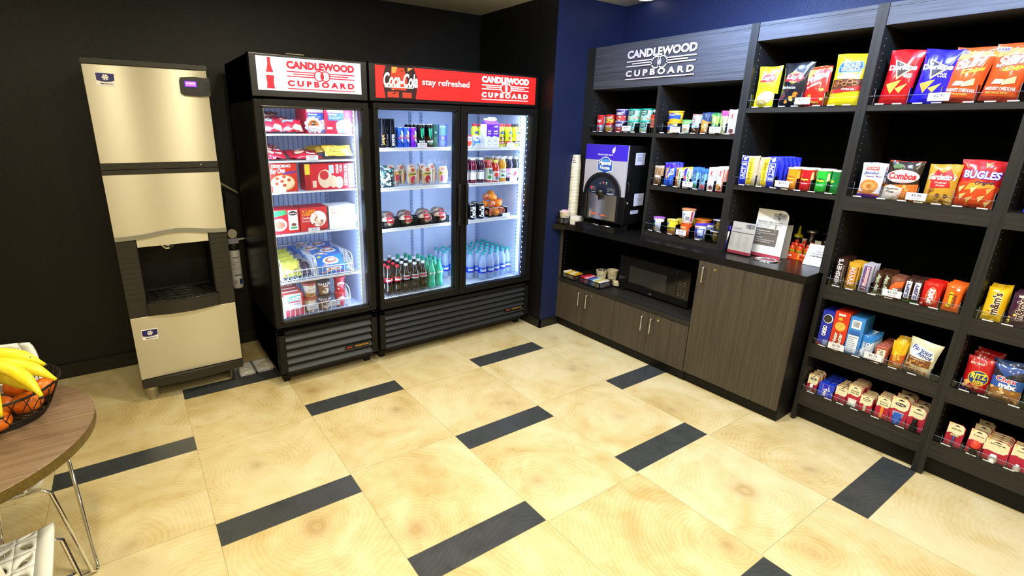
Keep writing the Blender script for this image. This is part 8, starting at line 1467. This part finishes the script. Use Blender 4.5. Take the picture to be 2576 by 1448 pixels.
# water bottles on the floor of the right side
z = 0.4235
WT = [(0.026, 0), (0.032, 0.006), (0.031, 0.02), (0.033, 0.045), (0.0325, 0.10), (0.033, 0.13), (0.027, 0.165), (0.015, 0.192), (0.0135, 0.205)]
wb = bottle('water_bottle', 'blue labelled water bottle, leftmost of the front row in the right door', WT, M_WATER, '#12a0a0', 0.0148, 0.203, 0.016, [T_('DASANI', 0.08, 0.3, 0.92, 0.72, '#e8f0ff', 0.06), R_(0, 0.86, 1, 0.92, '#3a9ad0'), ('P', ell(0.14, 0.5, 0.07, 0.2), '#2ac0c0')], 0.052, 0.048, 0.0334, '#1c2cc0', cat='bottle')
put(wb, 2.225, 1.045, z)
cols = [(1.996, 3), (2.072, 2), (2.149, 1), (2.225, 0), (2.301, 0), (2.377, 0), (2.450, 0), (2.518, 0)]
order = {4: 'second from left', 5: 'third from left', 6: 'fourth from left', 7: 'rightmost'}
for ci_, (x, r0) in enumerate(cols):
    for r_ in range(r0, 6):
        if ci_ == 3 and r_ == 0: continue
        p = (x, 1.045+0.071*r_+0.006*(ci_ % 2)+(0.015*max(0, ci_-4)), z)
        if p[1] > 1.46: continue
        if r_ == 0: dup(wb, p, label='blue labelled water bottle, %s of the front row in the right door' % order[ci_])
        else: dup(wb, p, label='blue labelled water bottle with a teal cap behind the front row', group='water bottles behind the front row')

# ================================================================== TABLE, FRUIT BOWL, CHAIRS
TX, TY, TR, TZ = -0.667, -0.327, 0.376, 0.745
tb = thing('round_table', 'small round wood-topped table at the left edge of the picture', 'table', (TX, TY, 0))
MB().lathe([(TR, TZ-0.034), (TR+0.001, TZ-0.030), (TR+0.001, TZ-0.003)], M_TABEDGE, seg=96, caps=False).lathe([(TR+0.001, TZ-0.003), (TR-0.001, TZ), (0.0001, TZ)], M_TABLE, seg=96, caps=False).lathe([(0.0001, TZ-0.034), (TR, TZ-0.034)], M_TABEDGE, seg=96, caps=False).build('tabletop', tb)
MB().lathe([(0.22, 0.0), (0.22, 0.008), (0.05, 0.018), (0.03, 0.03)], M_CHROME, seg=40).build('base_plate', tb)
MB().lathe([(0.03, 0.02), (0.03, TZ-0.04), (0.10, TZ-0.034)], M_CHROME, seg=24).build('column', tb)
# wire fruit basket (dark wire bowl)
BX, BY = -0.520, -0.232
wbk = thing('wire_fruit_bowl', 'round dark wire bowl of bananas and tangerines on the round table', 'bowl', (BX, BY, TZ))
M_DW = mat((0.02, 0.014, 0.010), 0.35, 0.4, name='dark_wire'); m = MB()
def bp_(a, h): r = 0.105+0.050*(h/0.105)**0.8; return (r*math.cos(a), r*math.sin(a), 0.003+h)
for q in range(3): m.tube([bp_(2*PI*k/48, 0.105)[:2]+(0.106+0.003*math.sin(6*PI*k/48*4+q*2.1),) for k in range(48)], 0.0022, M_DW, 5, closed=True)
m.tube([bp_(2*PI*k/40, 0.0) for k in range(40)], 0.003, M_DW, 6, closed=True)
for q in range(6): m.tube([bp_(2*PI*k/40, 0.004+0.004*q) for k in range(40)], 0.0018, M_DW, 5, closed=True)
for k in range(26):
    for s_ in (-1, 1): m.tube([bp_(2*PI*k/26+s_*0.32*j/7, 0.105*j/7) for j in range(8)], 0.0013, M_DW, 5)
for k in range(12): m.tube([(0.105*math.cos(PI*k/12), 0.105*math.sin(PI*k/12), 0.003), (0.105*math.cos(PI*k/12+PI), 0.105*math.sin(PI*k/12+PI), 0.003)], 0.0016, M_DW, 5)
m.build('wire_mesh', wbk)
for lb_, x, y, zz, r in (('large tangerine at the front right of the wire bowl', 0.072, -0.058, 0.060, 0.041), ('tangerine at the right side of the wire bowl under the bananas', 0.098, 0.030, 0.058, 0.038), ('tangerine at the front of the wire bowl, low against the mesh', 0.005, -0.098, 0.040, 0.036), ('tangerine at the back of the wire bowl', 0.03, 0.095, 0.05, 0.037), ('tangerine at the left front of the wire bowl', -0.085, -0.07, 0.045, 0.037), ('tangerine at the bottom middle of the wire bowl', 0.0, 0.0, 0.038, 0.036), ('tangerine at the left back of the wire bowl', -0.09, 0.05, 0.045, 0.037)):
    fruit('tangerine', lb_, BX+x, BY+y, TZ+zz, r, rot=(0.3, 0.2, x*40))
def banana_mat():
    m = mat('#e8cc1a', 0.4, name='banana_peel').copy(); nt = NT(m); p, x = objc(nt); b = bsdf(m)
    n1 = nt.noise(p, 120, 3, 0.6); sp_ = nt.m('GREATER_THAN', n1, 0.705); c = nt.ramp(nt.noise(p, 14, 2), [(0.3, '#e6cc18'), (0.7, '#f4e43c')])
    nt.l.new(nt.mix(sp_, c, (*lin('#5a3c14'), 1)), b.inputs['Base Color']); return m
M_BAN = banana_mat(); M_TIP = mat('#2a1c0c', 0.7, name='banana_tip')
def banana(label, pts, r=0.0185):
    P = [Vector(p) for p in pts]; N = 18; path = []
    def bez(t):  # quadratic chain through 4 control points (cubic)
        return P[0]*(1-t)**3+P[1]*3*t*(1-t)**2+P[2]*3*t*t*(1-t)+P[3]*t**3
    c = bez(0.5); path = [bez(k/N)-c for k in range(N+1)]
    rad = [r*(0.35 if k == 0 else 0.42 if k == 1 else min(1.0, 0.42+0.30*(k-1)) if k < 4 else 1.0 if k < N-4 else max(0.30, 1.0-0.20*(k-(N-4)))) for k in range(N+1)]
    t = thing('banana', label, 'banana', tuple(c)); 
    m = MB(); m.tube(path, rad, M_BAN, 6 if False else 12); m.build('peel', t)
    d = (path[-1]-path[-2]).normalized(); MB().tube([path[-1]-d*0.002, path[-1]+d*0.006], [r*0.32, r*0.26], M_TIP, 8).build('tip', t)
    d = (path[0]-path[1]).normalized(); MB().tube([path[0]-d*0.002, path[0]+d*0.014], [r*0.36, r*0.30], mat('#8a8a20', 0.6, name='banana_stalk'), 8).build('stalk', t)
for lb_, pts in (('topmost banana curving to the right over the wire bowl', [(-0.63, -0.13, 0.885), (-0.56, -0.165, 0.960), (-0.455, -0.245, 0.965), (-0.392, -0.252, 0.898)]),
                 ('banana reaching the right rim of the wire bowl under the topmost one', [(-0.62, -0.19, 0.880), (-0.52, -0.21, 0.945), (-0.425, -0.31, 0.945), (-0.366, -0.314, 0.868)]),
                 ('front banana pointing down over the big tangerine', [(-0.615, -0.215, 0.895), (-0.53, -0.235, 0.965), (-0.425, -0.37, 0.960), (-0.389, -0.425, 0.872)]),
                 ('leftmost banana hanging straight down at the picture edge', [(-0.615, -0.24, 0.900), (-0.56, -0.30, 0.975), (-0.485, -0.40, 0.965), (-0.482, -0.425, 0.838)]),
                 ('short banana lying beneath the others above the tangerines', [(-0.60, -0.20, 0.870), (-0.52, -0.235, 0.900), (-0.455, -0.30, 0.900), (-0.415, -0.350, 0.862)])): banana(lb_, pts)

def chair(label, x, y, rz):
    t = thing('perforated_chair', label, 'chair', (x, y, 0), rz)
    CP = [(-0.232, 0.425), (-0.215, 0.443), (-0.10, 0.440), (0.03, 0.432), (0.14, 0.436), (0.205, 0.475), (0.235, 0.56), (0.262, 0.68), (0.290, 0.790)]
    def path(v):
        f = v*(len(CP)-1); i = min(int(f), len(CP)-2); s = f-i
        p0, p1, p2, p3 = CP[max(i-1, 0)], CP[i], CP[i+1], CP[min(i+2, len(CP)-1)]
        return tuple(0.5*((2*p1[k])+(-p0[k]+p2[k])*s+(2*p0[k]-5*p1[k]+4*p2[k]-p3[k])*s*s+(-p0[k]+3*p1[k]-3*p2[k]+p3[k])*s**3) for k in (0, 1))
    def S(u, v):
        yy, zz = path(v); b = min(max((v-0.5)/0.25, 0), 1); q = abs(2*u-1)
        hw = 0.205+0.020*math.sin(PI*min(v*1.15, 1)); ca = 0.0
        if v > 0.90: hw *= 1-0.10*((v-0.90)/0.10)**2
        if v < 0.06: hw *= 1-0.06*((0.06-v)/0.06)**2
        up = 0.022*q**3
        return ((2*u-1)*hw, yy-up*b*1.6, zz+up*(1-b)*1.0)
    m = MB(); NX, NY = 7, 16; u0, u1, v0, v1 = 0.09, 0.91, 0.035, 0.965
    m.grid(lambda a, b: S(a*u0, b), 2, 40, M_SHELL); m.grid(lambda a, b: S(u1+a*(1-u1), b), 2, 40, M_SHELL)
    m.grid(lambda a, b: S(u0+a*(u1-u0), b*v0), 10, 2, M_SHELL); m.grid(lambda a, b: S(u0+a*(u1-u0), v1+b*(1-v1)), 10, 2, M_SHELL)
    K = 16
    for j in range(NY):
        for i in range(NX):
            vs = []; fs = []
            for k in range(K):
                a = 2*PI*k/K+PI/4; ca, sa = math.cos(a), math.sin(a); mx = max(abs(ca), abs(sa)); bx, by = 0.5+0.5*ca/mx, 0.5+0.5*sa/mx
                rot = 0.75 if (i+j) % 2 else -0.75; lx, ly = 0.44*math.cos(a-rot), 0.24*math.sin(a-rot)*(1-0.35*abs(math.cos(a-rot)))
                hx, hy = 0.5+lx*math.cos(rot)-ly*math.sin(rot), 0.5+lx*math.sin(rot)+ly*math.cos(rot)
                hx = min(max(hx, 0.06), 0.94); hy = min(max(hy, 0.06), 0.94)
                for px, py in ((bx, by), (hx, hy)): vs.append(S(u0+(u1-u0)*(i+px)/NX, v0+(v1-v0)*(j+py)/NY))
            for k in range(K): l = (k+1) % K; fs.append((2*k, 2*l, 2*l+1, 2*k+1))
            m.add(vs, fs, M_SHELL, True)
    o = m.build('shell', t); so_ = o.modifiers.new('thickness', 'SOLIDIFY'); so_.thickness = 0.011; so_.offset = 0
    for sx in (-1, 1):
        MB().tube([(sx*0.12, -0.205, 0.420), (sx*0.195, -0.212, 0.424), (sx*0.222, -0.215, 0.405), (sx*0.275, -0.202, 0.020), (sx*0.285, -0.192, 0.007), (sx*0.292, -0.180, 0.012), (sx*0.285, -0.150, 0.10), (sx*0.262, -0.045, 0.405), (sx*0.24, -0.02, 0.420), (sx*0.12, 0.02, 0.422)], 0.0065, M_CHROME, 10).build('leg', t)
    MB().tube([(-0.27, -0.192, 0.009), (0.0, -0.23, 0.009), (0.27, -0.192, 0.009)], 0.0065, M_CHROME, 8).tube([(0, 0.10, 0.42), (0, 0.12, 0.20), (0, 0.02, 0.012), (0, -0.22, 0.009)], 0.0065, M_CHROME, 8).build('stretcher', t)
    MB().box(-0.16, 0.16, -0.20, 0.17, 0.416, 0.424, M_CHROME).build('seat_bracket', t)
    return t
M_SHELL = mat((0.80, 0.82, 0.80), 0.22, coat=0.3, name='white_shell_plastic')
chair('white perforated chair on the far side of the round table, back to the wall', -0.695, 0.045, 0.0)
chair('white leaf-patterned chair at the bottom left corner, pushed towards the near side of the table', -0.645, -0.662, PI)
